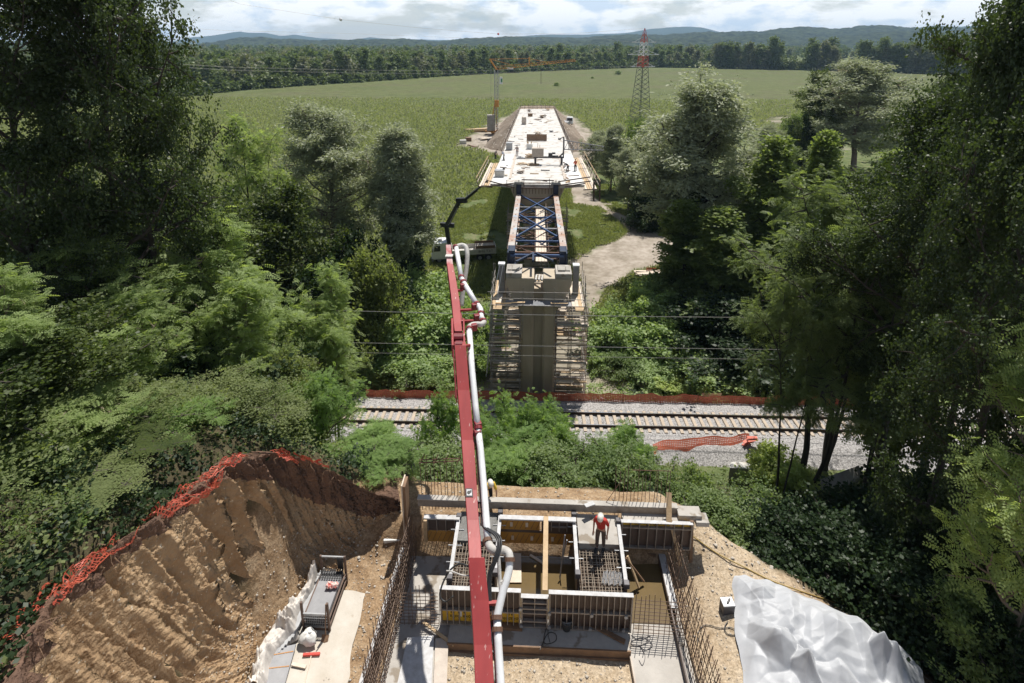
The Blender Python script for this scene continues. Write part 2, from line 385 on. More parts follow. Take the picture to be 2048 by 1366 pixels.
def ground_z(x, y):
    x = np.asarray(x, float); y = np.asarray(y, float)
    z = hill(x, y)
    pad = pad_mask(x, y)
    wild = np.where(y < 34, 1 - pad, 0) * np.clip((34 - y) / 6, 0, 1)
    z = z + wild * (fbm(x * .35, y * .35, 3, 2) - .5) * 1.2
    z = z + np.where((y < 21), pad, 0) * (fbm(x * 1.3, y * 1.3, 4, 9) - .5) * .22
    z = z + np.where(y > 46, 1, 0) * (fbm(x * .12, y * .12, 3, 3) - .5) * .5 * np.clip((y - 46) / 20, 0, 1) * np.clip((400 - y) / 100, 0, 1)
    return z
GZ = ground_z(GX, GY)
soil = np.where(GY < 21, pad_mask(GX, GY), 0)
nz = (fbm(GX * .5, GY * .5, 3, 21) - .5)
def pm(poly, soft, amp): return np.clip((in_poly(GX, GY, poly) + nz * amp) / soft + .5, 0, 1)
gravel = np.maximum.reduce([pm(ROAD, 1.2, 4), pm(SITE, 1.5, 4) * .85, pm(YARD, 3, 6), pm(PATH, 2, 1), pm(YARD2, 3, 6)])
field = pm(FIELD_OUT, 2, 2) * (1 - pm(YARD, 4, 8)) * (1 - pm(PATH, 4, 2))
brownf = np.maximum(np.clip((in_poly(GX, GY, pxpoly([(1660, 132), (1740, 121), (1850, 121), (1850, 142), (1660, 142)])) / 5), 0, 1), np.clip((in_poly(GX, GY, pxpoly([(1900, 150), (1905, 118), (2300, 118), (2300, 140)])) / 5), 0, 1))
brownf = np.maximum(brownf, np.clip((in_poly(GX, GY, pxpoly([(1560, 126), (1560, 121), (1640, 121), (1640, 126)])) / 5), 0, 1) * .6)
colr = np.stack([np.maximum(soil, brownf * .75), gravel, np.zeros_like(soil), np.maximum(field, 0)], -1).reshape(-1, 4)
ny, nx = GX.shape
idx = np.arange(ny * nx).reshape(ny, nx)
quads = np.stack([idx[:-1, :-1], idx[:-1, 1:], idx[1:, 1:], idx[1:, :-1]], -1).reshape(-1, 4)

def ground_material():
    m, nt, b = new_mat('ground')
    L = nt.links.new
    at = nd(nt, 'ShaderNodeAttribute'); at.attribute_name = 'zone'
    sx = nd(nt, 'ShaderNodeSeparateColor'); L(at.outputs['Color'], sx.inputs[0])
    g = nd(nt, 'ShaderNodeNewGeometry')
    def noise(s, d=6, r=.62):
        n = nd(nt, 'ShaderNodeTexNoise'); n.inputs['Scale'].default_value = s; n.inputs['Detail'].default_value = d; n.inputs['Roughness'].default_value = r
        L(g.outputs['Position'], n.inputs['Vector']); return n.outputs['Fac']
    def ramp(src, stops):
        r = nd(nt, 'ShaderNodeValToRGB'); cr = r.color_ramp
        while len(cr.elements) < len(stops): cr.elements.new(.5)
        for e, (p, c) in zip(cr.elements, stops): e.position = p; e.color = c4(c)
        L(src, r.inputs[0]); return r.outputs[0]
    def mix(f, a, c):
        x = nd(nt, 'ShaderNodeMix', data_type='RGBA'); L(f, x.inputs[0]); L(a, x.inputs[6]); L(c, x.inputs[7]); return x.outputs[2]
    grass = ramp(noise(.55), [(.3, (.075, .105, .038)), (.5, (.12, .15, .06)), (.7, (.21, .195, .115))])
    ys_ = nd(nt, 'ShaderNodeSeparateXYZ'); L(g.outputs['Position'], ys_.inputs[0])
    wl = nd(nt, 'ShaderNodeMapRange'); wl.inputs['From Min'].default_value = 34.5; wl.inputs['From Max'].default_value = 31; L(ys_.outputs['Y'], wl.inputs['Value'])
    litter = ramp(noise(1.4), [(.3, (.045, .04, .022)), (.55, (.085, .07, .04)), (.7, (.10, .105, .045))])
    grass = mix(wl.outputs[0], grass, litter)
    dirt = ramp(noise(2.2), [(.28, (.20, .128, .072)), (.5, (.32, .22, .132)), (.72, (.43, .325, .215))])
    paled = ramp(noise(3.5), [(.3, (.38, .29, .19)), (.6, (.50, .41, .30))])
    sp_ = nd(nt, 'ShaderNodeSeparateXYZ'); L(g.outputs['Position'], sp_.inputs[0])
    rr = nd(nt, 'ShaderNodeMapRange'); rr.inputs['From Min'].default_value = 4.6; rr.inputs['From Max'].default_value = 6.8; L(sp_.outputs['X'], rr.inputs['Value'])
    ry = nd(nt, 'ShaderNodeMapRange'); ry.inputs['From Min'].default_value = 14.6; ry.inputs['From Max'].default_value = 14.0; L(sp_.outputs['Y'], ry.inputs['Value'])
    rx = nd(nt, 'ShaderNodeMapRange'); rx.inputs['From Min'].default_value = -4.8; rx.inputs['From Max'].default_value = -4.2; L(sp_.outputs['X'], rx.inputs['Value'])
    rxy = nd(nt, 'ShaderNodeMath', operation='MULTIPLY'); L(ry.outputs[0], rxy.inputs[0]); L(rx.outputs[0], rxy.inputs[1])
    rm = nd(nt, 'ShaderNodeMath', operation='MAXIMUM'); L(rr.outputs[0], rm.inputs[0]); L(rxy.outputs[0], rm.inputs[1])
    r2 = nd(nt, 'ShaderNodeMapRange'); r2.inputs['From Min'].default_value = 11.6; r2.inputs['From Max'].default_value = 9.2; L(sp_.outputs['X'], r2.inputs['Value'])
    mm = nd(nt, 'ShaderNodeMath', operation='MULTIPLY'); L(rm.outputs[0], mm.inputs[0]); L(r2.outputs[0], mm.inputs[1])
    dirt = mix(mm.outputs[0], dirt, paled)
    v = nd(nt, 'ShaderNodeTexVoronoi'); v.inputs['Scale'].default_value = 9; L(g.outputs['Position'], v.inputs['Vector'])
    st = nd(nt, 'ShaderNodeMapRange'); st.inputs['From Min'].default_value = .12; st.inputs['From Max'].default_value = .05; L(v.outputs['Distance'], st.inputs['Value'])
    stm = nd(nt, 'ShaderNodeMath', operation='MULTIPLY'); L(st.outputs[0], stm.inputs[0]); stm.inputs[1].default_value = .8
    mot = ramp(noise(13, 3, .7), [(.32, (.62, .6, .58)), (.68, (1.3, 1.3, 1.3))])
    mo = nd(nt, 'ShaderNodeMix', data_type='RGBA', blend_type='MULTIPLY'); mo.inputs[0].default_value = 1; L(dirt, mo.inputs[6]); L(mot, mo.inputs[7]); dirt = mo.outputs[2]
    pale = nd(nt, 'ShaderNodeRGB'); pale.outputs[0].default_value = (.55, .47, .36, 1)
    dirt = mix(stm.outputs[0], dirt, pale.outputs[0])
    grav = ramp(noise(1.2), [(.3, (.27, .23, .19)), (.52, (.355, .31, .265)), (.75, (.43, .385, .335))])
    gm = nd(nt, 'ShaderNodeMix', data_type='RGBA', blend_type='MULTIPLY'); gm.inputs[0].default_value = 1; L(grav, gm.inputs[6]); L(ramp(noise(.22, 4, .6), [(.36, (.74, .73, .68)), (.6, (1.12, 1.12, 1.12))]), gm.inputs[7]); grav = gm.outputs[2]
    fld = ramp(noise(.022, 5), [(.3, (.105, .126, .05)), (.5, (.124, .141, .058)), (.62, (.125, .128, .066)), (.72, (.115, .145, .052))])
    fine = ramp(noise(1.6, 4), [(.3, (.45, .45, .45)), (.7, (1.35, 1.35, 1.3))])
    str_ = ramp(noise(.16, 5, .7), [(.34, (.78, .80, .76)), (.66, (1.2, 1.18, 1.2))])
    f2 = nd(nt, 'ShaderNodeMix', data_type='RGBA', blend_type='MULTIPLY'); f2.inputs[0].default_value = 1; L(fine, f2.inputs[6]); L(str_, f2.inputs[7]); fine = f2.outputs[2]
    fm = nd(nt, 'ShaderNodeMix', data_type='RGBA', blend_type='MULTIPLY'); fm.inputs[0].default_value = 1
    L(fld, fm.inputs[6]); L(fine, fm.inputs[7])
    c = mix(at.outputs['Alpha'], grass, fm.outputs[2])
    c = mix(sx.outputs[1], c, grav)
    c = mix(sx.outputs[0], c, dirt)
    L(c, b.inputs['Base Color']); b.inputs['Roughness'].default_value = .95; b.inputs['Specular IOR Level'].default_value = .15
    bn = nd(nt, 'ShaderNodeBump'); bn.inputs['Strength'].default_value = .9; bn.inputs['Distance'].default_value = .07
    L(noise(7, 5, .7), bn.inputs['Height']); L(bn.outputs[0], b.inputs['Normal'])
    MATS['ground'] = m
ground_material()
np_obj('ground', np_mesh('ground', np.stack([GX, GY, GZ], -1).reshape(-1, 3), quads, 'ground', True, colr), kind='structure')
def gz(x, y): return float(ground_z(np.array([x]), np.array([y]))[0])

# ------------------------------------------------------------------ cut earth bank, left of the pit
mat('earth', (.27, .168, .092), (.49, .35, .215), .9, .95, 1, c3=(.60, .52, .41), s3=9, t3=.645, bscale=6, spec=.1, detail=10)
mat('dark_earth', (.19, .115, .08), (.12, .075, .055), 1.6, .95, .9, bscale=9, spec=.15)
pairs = [((800, 1000, 11.9), (803, 1036, 11.2)), ((735, 985, 12.6), (785, 1060, 10.5)), ((690, 955, 13.5), (760, 1085, 10.3)), ((640, 930, 14.4), (725, 1112, 10.25)), ((560, 905, 15.2), (690, 1142, 10.2)), ((480, 920, 15.8), (640, 1168, 10.2)),
         ((400, 970, 16.4), (597, 1200, 10.2)), ((300, 1045, 17.0), (556, 1246, 10.2)), ((200, 1110, 17.5), (524, 1300, 10.15)), ((110, 1190, 18.0), (495, 1352, 10.1)), ((55, 1290, 18.2), (468, 1420, 10.1)), ((20, 1420, 18.4), (440, 1520, 10.1)), ((0, 1600, 18.6), (410, 1700, 10.1))]
TOP = np.array([tuple(at_z(*a)) for a, b in pairs]); TOE = np.array([tuple(at_z(*b)) for a, b in pairs])
NU, NV = 640, 170
def resample(P, n):
    d = np.r_[0, np.cumsum(np.linalg.norm(np.diff(P, axis=0), axis=1))]; u = np.linspace(0, d[-1], n)
    return np.stack([np.interp(u, d, P[:, k]) for k in range(3)], -1), u
_, uu = resample(TOE, NU)
tt = np.linspace(0, len(pairs) - 1, NU)
tp = np.stack([np.interp(tt, range(len(pairs)), TOP[:, k]) for k in range(3)], -1)
to = np.stack([np.interp(tt, range(len(pairs)), TOE[:, k]) for k in range(3)], -1)
V = np.linspace(0, 1, NV)
hor = np.interp(V, [0, .08, .2, .55, .7, 1], [0, .05, .13, .42, .6, 1.0])
ver = np.interp(V, [0, .08, .2, .55, .7, 1], [0, .09, .24, .70, .84, 1.0])
P = np.empty((NU, NV, 3))
P[..., :2] = tp[:, None, :2] + (to - tp)[:, None, :2] * hor[None, :, None]
P[..., 2] = tp[:, None, 2] + (to - tp)[:, None, 2] * ver[None, :]
nrm = (to - tp)[:, :2]; nrm = nrm / np.linalg.norm(nrm, axis=1)[:, None]
U2 = np.repeat(tt[:, None], NV, 1) * 2.4; V2 = np.repeat(V[None, :], NU, 0)
uw = U2 + .9 * fbm(U2 * .5, V2 * .25, 2, 4)
fl = (uw * .95) % 1
fl = .55 - np.sqrt(np.clip(1 - (2 * fl - 1) ** 2, 0, 1))
fs_ = np.clip(np.interp(U2 / 2.4, [1.5, 3.6, 5, 11, 12], [0.1, .3, 1, 1, .9]), 0, 1) * np.interp(V2, [0, .06, .3, .62, .78], [.2, .7, 1, .7, 0])
bil = lambda a, b, o, sd: sum(np.abs(vnoise(a * 2 ** i, b * 2 ** i, sd + i * 7) - .5) * 2 * .55 ** i for i in range(o))
dsp = fl * .62 * fs_ * (.35 + 1.2 * vnoise(uw * .95 // 1, uw * 0, 3)) * (.5 + vnoise(U2 * .7, V2 * 3, 6)) + (fbm(U2 * 1.1, V2 * 2, 3, 8) - .5) * .5 + (bil(U2 * 4, V2 * 7, 5, 18) - .9) * .17 + (bil(U2 * 16, V2 * 48, 3, 28) - .7) * .08
dsp *= np.interp(V2, [0, .04, .95, 1], [.2, 1, .8, .2])
P[..., :2] += nrm[:, None, :] * dsp[..., None]
P[..., 2] += (bil(U2 * 5 + 3, V2 * 10, 4, 12) - .8) * .09
back = P[:, :1].copy(); back[:, 0, :2] -= nrm * 1.6; back[:, 0, 2] -= .15
P = np.concatenate([back, P], 1)
idx = np.arange(P.shape[0] * P.shape[1]).reshape(P.shape[:2])
q = np.stack([idx[:-1, :-1], idx[:-1, 1:], idx[1:, 1:], idx[1:, :-1]], -1).reshape(-1, 4)
uc = np.repeat(np.arange(NU - 1)[:, None], NV, 1).ravel() / NU; vc = np.repeat(np.arange(NV)[None, :], NU - 1, 0).ravel() / NV
topband = .035 + .16 * np.clip(fbm(uc * 30, vc * 3, 3, 31) - .35, 0, 1) + np.interp(uc, [.1, .28, .38, .46], [.42, .26, .08, .0])
np_obj('earth_bank', np_mesh('earth_bank', P.reshape(-1, 3), q, ['earth', 'dark_earth'], True, None, (vc < topband).astype(int)), kind='structure')
BANK_TOP = tp

# ------------------------------------------------------------------ railway
def track_y(x): return 38.62 + .014 * x
mat('ballast', (.45, .43, .42), (.19, .18, .175), 9, .9, 1.0, c3=(.62, .60, .58), s3=16, t3=.6, bscale=22, detail=3, spread=.25)
xs = np.arange(-75, 110, .22)
prof = [(-4.1, .10), (-3.8, .18), (-2.7, .72), (-2.2, .80), (-1.5, .80), (-.8, .78), (0, .77), (.8, .78), (1.5, .80), (2.2, .80), (2.6, .72), (3.4, .30), (3.7, .12)]
pr = np.array(prof); vv = np.linspace(0, 1, 60); ts = np.linspace(0, len(pr) - 1, 60)
py_ = np.interp(ts, range(len(pr)), pr[:, 0]); pz_ = np.interp(ts, range(len(pr)), pr[:, 1])
BX, BY = np.meshgrid(xs, py_, indexing='ij')
BZ = np.repeat(pz_[None, :], len(xs), 0) + (fbm(BX * 4, BY * 4, 3, 44) - .5) * .12
BY = BY + track_y(BX)
idx = np.arange(BX.size).reshape(BX.shape)
q = np.stack([idx[:-1, :-1], idx[1:, :-1], idx[1:, 1:], idx[:-1, 1:]], -1).reshape(-1, 4)
np_obj('ballast', np_mesh('ballast', np.stack([BX, BY, BZ], -1).reshape(-1, 3), q, 'ballast', True), kind='structure')
trk = thing('railway_track', 'single railway track with two shining rails on pale sleepers', 'railway track', (0, 38.6, .8))
for s in (-1, 1):
    m = MB()
    for i in range(18):
        xa, xb = -75 + i * 10, -65 + i * 10
        ya, yb = track_y(xa) + s * .76, track_y(xb) + s * .76
        m.bar((xa, ya, .86), (xb, yb, .86), .15, .03); m.bar((xa, ya, .94), (xb, yb, .94), .03, .13)
        m.bar((xa, ya, 1.02), (xb, yb, 1.02), .075, .045)
        m.bar((xa, ya, 1.046), (xb, yb, 1.046), .06, .008, 1)
    m.build('rail', ['rail_side', 'rail_top'], trk)
proto = None
for i in range(98):
    x = -22 + i * .62
    if proto is None:
        m = MB(); m.box((x, track_y(x), .80), (.25, 2.55, .14), .014); m.box((x, track_y(x), .875), (.19, 1.2, .03), .014)
        proto = m.build('sleeper', 'sleeper', trk)
    else:
        o = proto.copy(); COL.objects.link(o); o.parent = trk
        o.location = (i * .62, i * .62 * .014 + rnd.uniform(-.03, .03), rnd.uniform(-.012, .008))

# overhead line wires along the railway
for px, py, D, ax, nm, r in ((1075, 630, 39.5, (450, 619), 'topmost', .022), (1075, 692, 39.2, (450, 676), 'middle', .018), (1400, 717, 38.9, (450, 706), 'lowest', .014)):
    a = at_d(px, py, D)
    pts = []
    for k in range(-12, 13):
        x = a.x + k * 5
        pts.append((x, a.y + .014 * (x - a.x), a.z + .00035 * (x - 5) ** 2 * (1 if nm == 'topmost' else .3)))
    m = MB(); m.tube(pts, r, 5)
    m.build('overhead_wire', 'wire_grey', None, nm + ' of the thin overhead wires strung above the railway track', 'wire')
# ------------------------------------------------------------------ bridge
DXC, SL = .2, .0443
def zd(y): return 12.7 - SL * (y - 68)
def on_plane(px, py, z0, y0, sl=SL):
    z = z0
    for _ in range(30):
        p = at_z(px, py, z); z = z0 - sl * (p.y - y0)
    return Vector((p.x, p.y, z))
def on_deck(px, py): return on_plane(px, py, 12.7, 68)
def loft(sec, ys, xc=DXC, zf=zd):
    n = len(sec); vs = []; fs = []
    for y in ys: vs += [(xc + a, y, zf(y) + b) for a, b in sec]
    for j in range(len(ys) - 1):
        for k in range(n):
            k2 = (k + 1) % n; fs.append((j * n + k, j * n + k2, (j + 1) * n + k2, (j + 1) * n + k))
    fs.append(tuple(range(n))[::-1]); fs.append(tuple((len(ys) - 1) * n + k for k in range(n)))
    return vs, fs
Y0, Y1 = 68.0, 199.0
br = thing('bridge_deck', 'long pale concrete bridge deck under construction running to the far field', 'bridge', (DXC, 68, 9.7))
m = MB(); m.add(*loft([(-5.9, 0), (-5.9, -.24), (-3.5, -.45), (3.5, -.45), (5.9, -.24), (5.9, 0)], np.linspace(Y0, Y1, 28))); m.build('deck_slab', 'deck_concrete', br)
m = MB(); m.add(*loft([(-3.45, -.452), (-2.55, -2.7), (2.55, -2.7), (3.45, -.452)], np.linspace(Y0 + .35, Y1 - 1, 10))); m.build('box_girder', 'pier_concrete', br)
m = MB()
for i in range(16): m.box((DXC - 3.0 + i * .4, Y0 + .33, zd(68) - .95 - .0), (.07, .05, .7))
m.build('starter_bar_row', 'rebar_steel', br)
for s in (-1, 1):
    ys = np.linspace(Y0 + .5, 93, 14); vs = []; fs = []
    x0, x1 = (-5.8, -3.95) if s < 0 else (4.0, 5.8)
    m = MB(); m.add(*loft([(x0, .02), (x0, .003), (x1, .003), (x1, .02)], ys)); m.build('side_panel', 'insulation', br)
    m = MB(); m.add(*loft([(s * 3.6 - .14, .12), (s * 3.6 - .14, -.0), (s * 3.6 + .14, -.0), (s * 3.6 + .14, .12)], np.linspace(Y0 + 3.2, 92, 10))); m.build('kerb_board', 'timber_grey', br)
jy = [76.4, 81, 88, 93.4, 101, 109, 117, 126, 136, 147, 158, 170, 182, 192]
for k, y in enumerate(jy):
    m = MB(); m.add(*loft([(-5.85, .008), (-5.85, .002), (5.85, .002), (5.85, .008)], [y, y + .16])); m.build('joint_strip', 'concrete', br)
# patches of wet and dust on the slab stay in the material

for s, side in ((-1, 'left'), (1, 'right')):
    rl = thing('edge_railing', 'long row of leaning site railing posts along the %s edge of the far deck' % side, 'railing', (DXC + s * 5.9, 96, zd(96)), 'site railings along the bridge deck')
    ys = np.arange(93.5, 199.5, 2.65)
    for y in ys:
        m = MB(); m.bar((DXC + s * 5.92, y, zd(y) - .3), (DXC + s * (6.15 + rnd.uniform(-.05, .08)), y, zd(y) + 1.15 + rnd.uniform(-.1, .2)), .09); m.build('post', 'tube_brown' if rnd.random() < .7 else 'timber_grey', rl)
    for h, w in ((.15, .2), (.6, .09), (1.05, .11)):
        m = MB()
        for k in range(len(ys) - 1):
            a, b = ys[k], ys[k + 1]; dx = .02 + h * .15
            m.bar((DXC + s * (5.95 + dx), a - .1, zd(a) + h + rnd.uniform(-.04, .04)), (DXC + s * (5.95 + dx), b + .1, zd(b) + h + rnd.uniform(-.04, .04)), .04, w)
        m.build('rail', 'timber_grey' if h != .6 else 'tube_brown', rl)
# end railing, far end
er = thing('end_railing', 'low brown site railing closing off the far end of the deck', 'railing', (DXC, Y1, zd(Y1)))
for x in np.linspace(-5.9, 5.9, 9):
    m = MB(); m.bar((DXC + x, Y1, zd(Y1) - .2), (DXC + x, Y1, zd(Y1) + rnd.uniform(1.3, 2.1)), .1); m.build('post', 'tube_brown', er)
for h in (.6, 1.2):
    m = MB(); m.bar((DXC - 5.9, Y1, zd(Y1) + h), (DXC + 5.9, Y1, zd(Y1) + h), .06, .14); m.build('rail', 'tube_brown', er)

# side working platforms near the front
for s, side in ((-1, 'left'), (1, 'right')):
    pf = thing('edge_platform', 'timber working platform hung outside the %s edge of the front deck' % side, 'platform', (DXC + s * 6.6, 78, zd(78) - .5))
    ya, yb = (68.6, 86) if s < 0 else (67.6, 92)
    for k in range(5):
        xo = 6.05 + k * .3
        m = MB(); n = 4
        for j in range(n):
            a = ya + (yb - ya) * j / n + rnd.uniform(-.3, .3); b = ya + (yb - ya) * (j + 1) / n + rnd.uniform(-.3, .3)
            m.bar((DXC + s * xo, a, zd(a) - .42 + k * .012), (DXC + s * (xo + rnd.uniform(-.05, .05)), b, zd(b) - .42 + k * .012), .25, .05)
        m.build('plank', rnd.choice(['timber', 'timber_pale', 'timber_grey']), pf)
    for y in np.linspace(ya, yb, 9):
        m = MB(); m.bar((DXC + s * 5.7, y, zd(y) - .55), (DXC + s * 7.5, y, zd(y) - .47), .1, .12); m.build('bracket', 'tube_brown', pf)
        m = MB(); m.bar((DXC + s * 7.45, y, zd(y) - .5), (DXC + s * 7.75, y, zd(y) + .75), .07); m.build('post', 'tube_brown', pf)
    for h in (.1, .65):
        m = MB(); m.bar((DXC + s * (7.5 + .2 * (h + .5)), ya - .3, zd(ya) + h), (DXC + s * (7.5 + .2 * (h + .5)), yb + .3, zd(yb) + h), .05, .16); m.build('rail', 'timber' if h > .5 else 'timber_grey', pf)
    if s > 0:
        for x, y in ((7.0, 67.7), (7.75, 67.9)):
            m = MB(); m.bar((DXC + x, y, zd(68) + .5), (DXC + x + .05, y, zd(68) - 2.0), .2, .16); m.build('hanging_beam', 'tube_brown', pf)
fg = thing('front_guardrail', 'brown scaffold tubes and boards railing off the front edge of the deck', 'railing', (DXC, 67.7, 12.7))
def dp(px, py, y=67.7):
    r, f, z = ray(px, py); wy = r * sy + f * cy; t = y / wy
    return to_world(r * t, f * t, HCAM + z * t)
def zz(px, py): return (960 + px / 8.533, 260 + py / 8.533)
for a, b in (((80, 970), (600, 905)), ((600, 905), (1215, 908)), ((160, 870), (590, 985)), ((1335, 882), (1890, 800)), ((1335, 945), (1890, 872)), ((1450, 970), (1800, 910)), ((710, 848), (1260, 862)), ((700, 990), (1240, 1000))):
    m = MB(); m.bar(dp(*zz(*a)), dp(*zz(*b)), .08, .13); m.build('rail', 'tube_brown', fg)
for a, b in (((750, 820), (750, 990)), ((1185, 830), (1190, 1000)), ((1350, 860), (1350, 980)), ((455, 850), (460, 990))):
    m = MB(); m.bar(dp(*zz(*a)), dp(*zz(*b)), .07); m.build('post', 'tube_brown', fg)

# ---- launching nose
def zn(y): return 12.38 - SL * (y - 46)
NX = 2.32
ln = thing('launching_nose', 'pair of weathered steel launching girders with blue cross bracing in front of the deck', 'launching nose', (DXC, 57, zn(57)))
for s in (-1, 1):
    x = DXC + s * NX
    g = MB(); g.bar((x, 46.2, zn(46.2)), (x, 68.4, zn(68.4)), .6, .07); g = g.build('main_girder', 'nose_paint', ln)
    m = MB(); m.bar((x, 46.3, zn(46.3) - .9), (x, 68.3, zn(68.3) - .9), .05, 1.72)
    for y in np.arange(47, 68, 1.5):
        m.box((x, y, zn(y) - .9), (.4, .04, 1.7))
    m.build('web', 'nose_paint', g)
    m = MB(); m.bar((x, 46.2, zn(46.2) - 1.8), (x, 68.4, zn(68.4) - 1.8), .6, .07); m.build('bottom_flange', 'nose_paint', g)
    m = MB(); ym = 56.5
    for k in range(5): m.box((x - .2 + k * .1, ym + .0, zn(ym) + .05), (.06, .9, .03))
    m.build('splice_plate', 'pale_steel', g)
    m = MB()
    for k in range(9): m.box((x, 48.5 + k * 2.3, zn(48.5 + k * 2.3) + .08), (.05, .16, .1))
    m.build('lug', 'rust_steel', g)
    m = MB()
    m.box((x - s * .12, 45.95, zn(46) - .8), (.52, 1.3, 2.0)); m.box((x - s * .12, 45.2, zn(46) - 1.4), (.7, .5, .9)); m.box((x + s * .2, 46.0, zn(46) - .6), (.12, 1.8, 1.4))
    m.build('end_shoe', 'blue_dark', ln, bevel=.03)
    m = MB(); m.box((x, 68.1, zn(68) + .75), (.62, .8, 1.3)); m.build('end_bracket', 'blue_dark', ln, bevel=.03)
    m = MB(); m.box((x, 67.95, zn(68) + 1.55), (1.25, 1.0, .28), top=.75); m.box((x, 67.95, zn(68) + 1.75), (.14, .14, .2)); m.build('anchor_block', 'concrete', ln, bevel=.02)
def npz(px, py, dz=0): return on_plane(960 + px / 5.9375, 330 + py / 5.9375, 12.38 + dz, 46)
def nose_bar(nm, a, b, w, mt, dz=-.1):
    m = MB(); m.bar(npz(*a, dz), npz(*b, dz), w); return m.build(nm, mt, ln)
for y_, mt, w in ((370, 'tube_brown', .14), (480, 'pale_steel', .13), (597, 'blue_paint', .16), (730, 'pale_steel', .15), (876, 'blue_paint', .16), (940, 'rust_steel', .12), (1012, 'rust_steel', .16), (1042, 'blue_paint', .2)):
    yy = npz(680, y_).y; m = MB(); m.bar((DXC - NX, yy, zn(yy) - .25), (DXC + NX, yy, zn(yy) - .25), w); m.build('cross_beam', mt, ln)
for a, b in (((490, 362), (885, 575)), ((870, 358), (462, 580)), ((468, 590), (915, 850)), ((888, 582), (432, 850))):
    nose_bar('diagonal_brace', a, b, .15, 'blue_paint')
for a, b in (((430, 1150), (640, 1045)), ((665, 1045), (870, 1140)), ((632, 1045), (632, 1140))): nose_bar('diagonal_brace', a, b, .17, 'blue_dark')
for k in range(6):   # lower bracing
    ya, yb = 48.5 + k * 3.2, 51.7 + k * 3.2
    for x1, x2 in ((-NX, NX), (NX, -NX)):
        m = MB(); m.bar((DXC + x1, ya, zn(ya) - 1.7), (DXC + x2, yb, zn(yb) - 1.7), .11); m.build('lower_brace', 'blue_dark' if k % 2 else 'rust_steel', ln)
    for s in (-1, 1):
        m = MB(); m.bar((DXC + s * NX, ya, zn(ya) - .2), (DXC, ya + .4, zn(ya) - 1.7), .1); m.build('frame_brace', 'blue_paint' if k % 2 else 'tube_brown', ln)
    m = MB(); m.bar((DXC - NX, ya, zn(ya) - 1.7), (DXC + NX, ya, zn(ya) - 1.7), .13); m.build('lower_beam', 'tube_brown', ln)
wk = MB()
for k in range(4):
    for j in range(5): wk.bar((DXC + .0 + k * .27, 47.2 + j * 4.0, zn(47.2 + j * 4) - 1.5), (DXC + .0 + k * .27, 51.15 + j * 4.0, zn(51.15 + j * 4) - 1.5), .25, .05)
wk.build('walkway', 'timber_pale', ln)
for s in (-.2, 1.05):
    m = MB(); m.bar((DXC + s, 47.2, zn(47.2) - .55), (DXC + s, 66, zn(66) - .55), .05)
    for y in np.arange(47.5, 66, 3.1): m.bar((DXC + s, y, zn(y) - 1.5), (DXC + s, y, zn(y) - .5), .05)
    m.build('walkway_rail', 'tube_brown', ln)

# ---- piers
def pier(y, xc, zb, zt, name_label, w=2.9):
    """twin ribbed shaft flaring to a two-horned head"""
    p = thing('bridge_pier', name_label, 'pier', (xc, y, zb))
    hw = w / 2; fz = zt - 2.65
    sec = [(-hw, -.15), (-hw + .15, 0), (-.52, 0), (-.36, .12), (-.36, .5), (.36, .5), (.36, .12), (.52, 0), (hw - .15, 0), (hw, -.15)]
    sec = [(-hw, .18), (-hw + .18, 0), (-.55, 0), (-.38, .16), (-.38, .55), (.38, .55), (.38, .16), (.55, 0), (hw - .18, 0), (hw, .18), (hw, 2.0), (hw - .18, 2.18), (-hw + .18, 2.18), (-hw, 2.0)]
    n = len(sec); m = MB(); vs = []; fs = []
    lv = [(zb, 1), (fz - 1.15, 1), (fz - .2, 1.24), (fz, 1.36), (fz, 1.36)]
    for z, k in lv: vs += [(xc + a * (k if abs(a) > .6 else 1), y + b - (k - 1) * .35 * (1 if b < 1 else -1), z) for a, b in sec]
    for j in range(len(lv) - 1):
        for i in range(n): i2 = (i + 1) % n; fs.append((j * n + i, j * n + i2, (j + 1) * n + i2, (j + 1) * n + i))
    fs.append(tuple((len(lv) - 1) * n + i for i in range(n)))
    m.add(vs, fs); m.build('shaft', 'pier_concrete', p)
    for s in (-1, 1):
        m = MB(); m.prism([(xc + s * .36, y - .1, fz + .0), (xc + s * 2.0, y - .1, fz), (xc + s * 2.72, y - .1, zt - 1.0), (xc + s * 2.72, y - .1, zt - .42), (xc + s * .36, y - .1, zt - .42)][::s], (0, 2.4, 0)); m.build('head', 'pier_concrete', p, bevel=.1)
        m = MB(); m.box((xc + s * 2.05, y + .9, zt - .21), (1.32, 2.0, .415)); m.build('bearing_plinth', 'grey_concrete', p, bevel=.05)
        m = MB(); m.box((xc + s * 1.9, y + .95, zt + .07), (.62, 1.1, .14)); m.box((xc + s * 2.42, y + .9, zt + .05), (.36, .9, .1)); m.build('bearing_pad', 'concrete', p, bevel=.02)
    m = MB(); m.box((xc, y + 1.2, fz + .5), (.78, 1.2, 1.0)); m.build('web_wall', 'pier_concrete', p)
    return p
PX = .33
pier(42.75, PX, -.3, 11.62, 'tall twin ribbed concrete pier inside scaffolding beside the railway')
pier(71.5, DXC, -.3, zd(72.5) - 2.85, 'concrete pier under the front end of the finished deck', 3.4)
pier(104, DXC, -.3, zd(105) - 2.85, 'concrete pier half hidden under the middle of the deck', 3.4)
pier(138, DXC, -.3, zd(139) - 2.85, 'concrete pier hidden furthest back under the deck', 3.4)

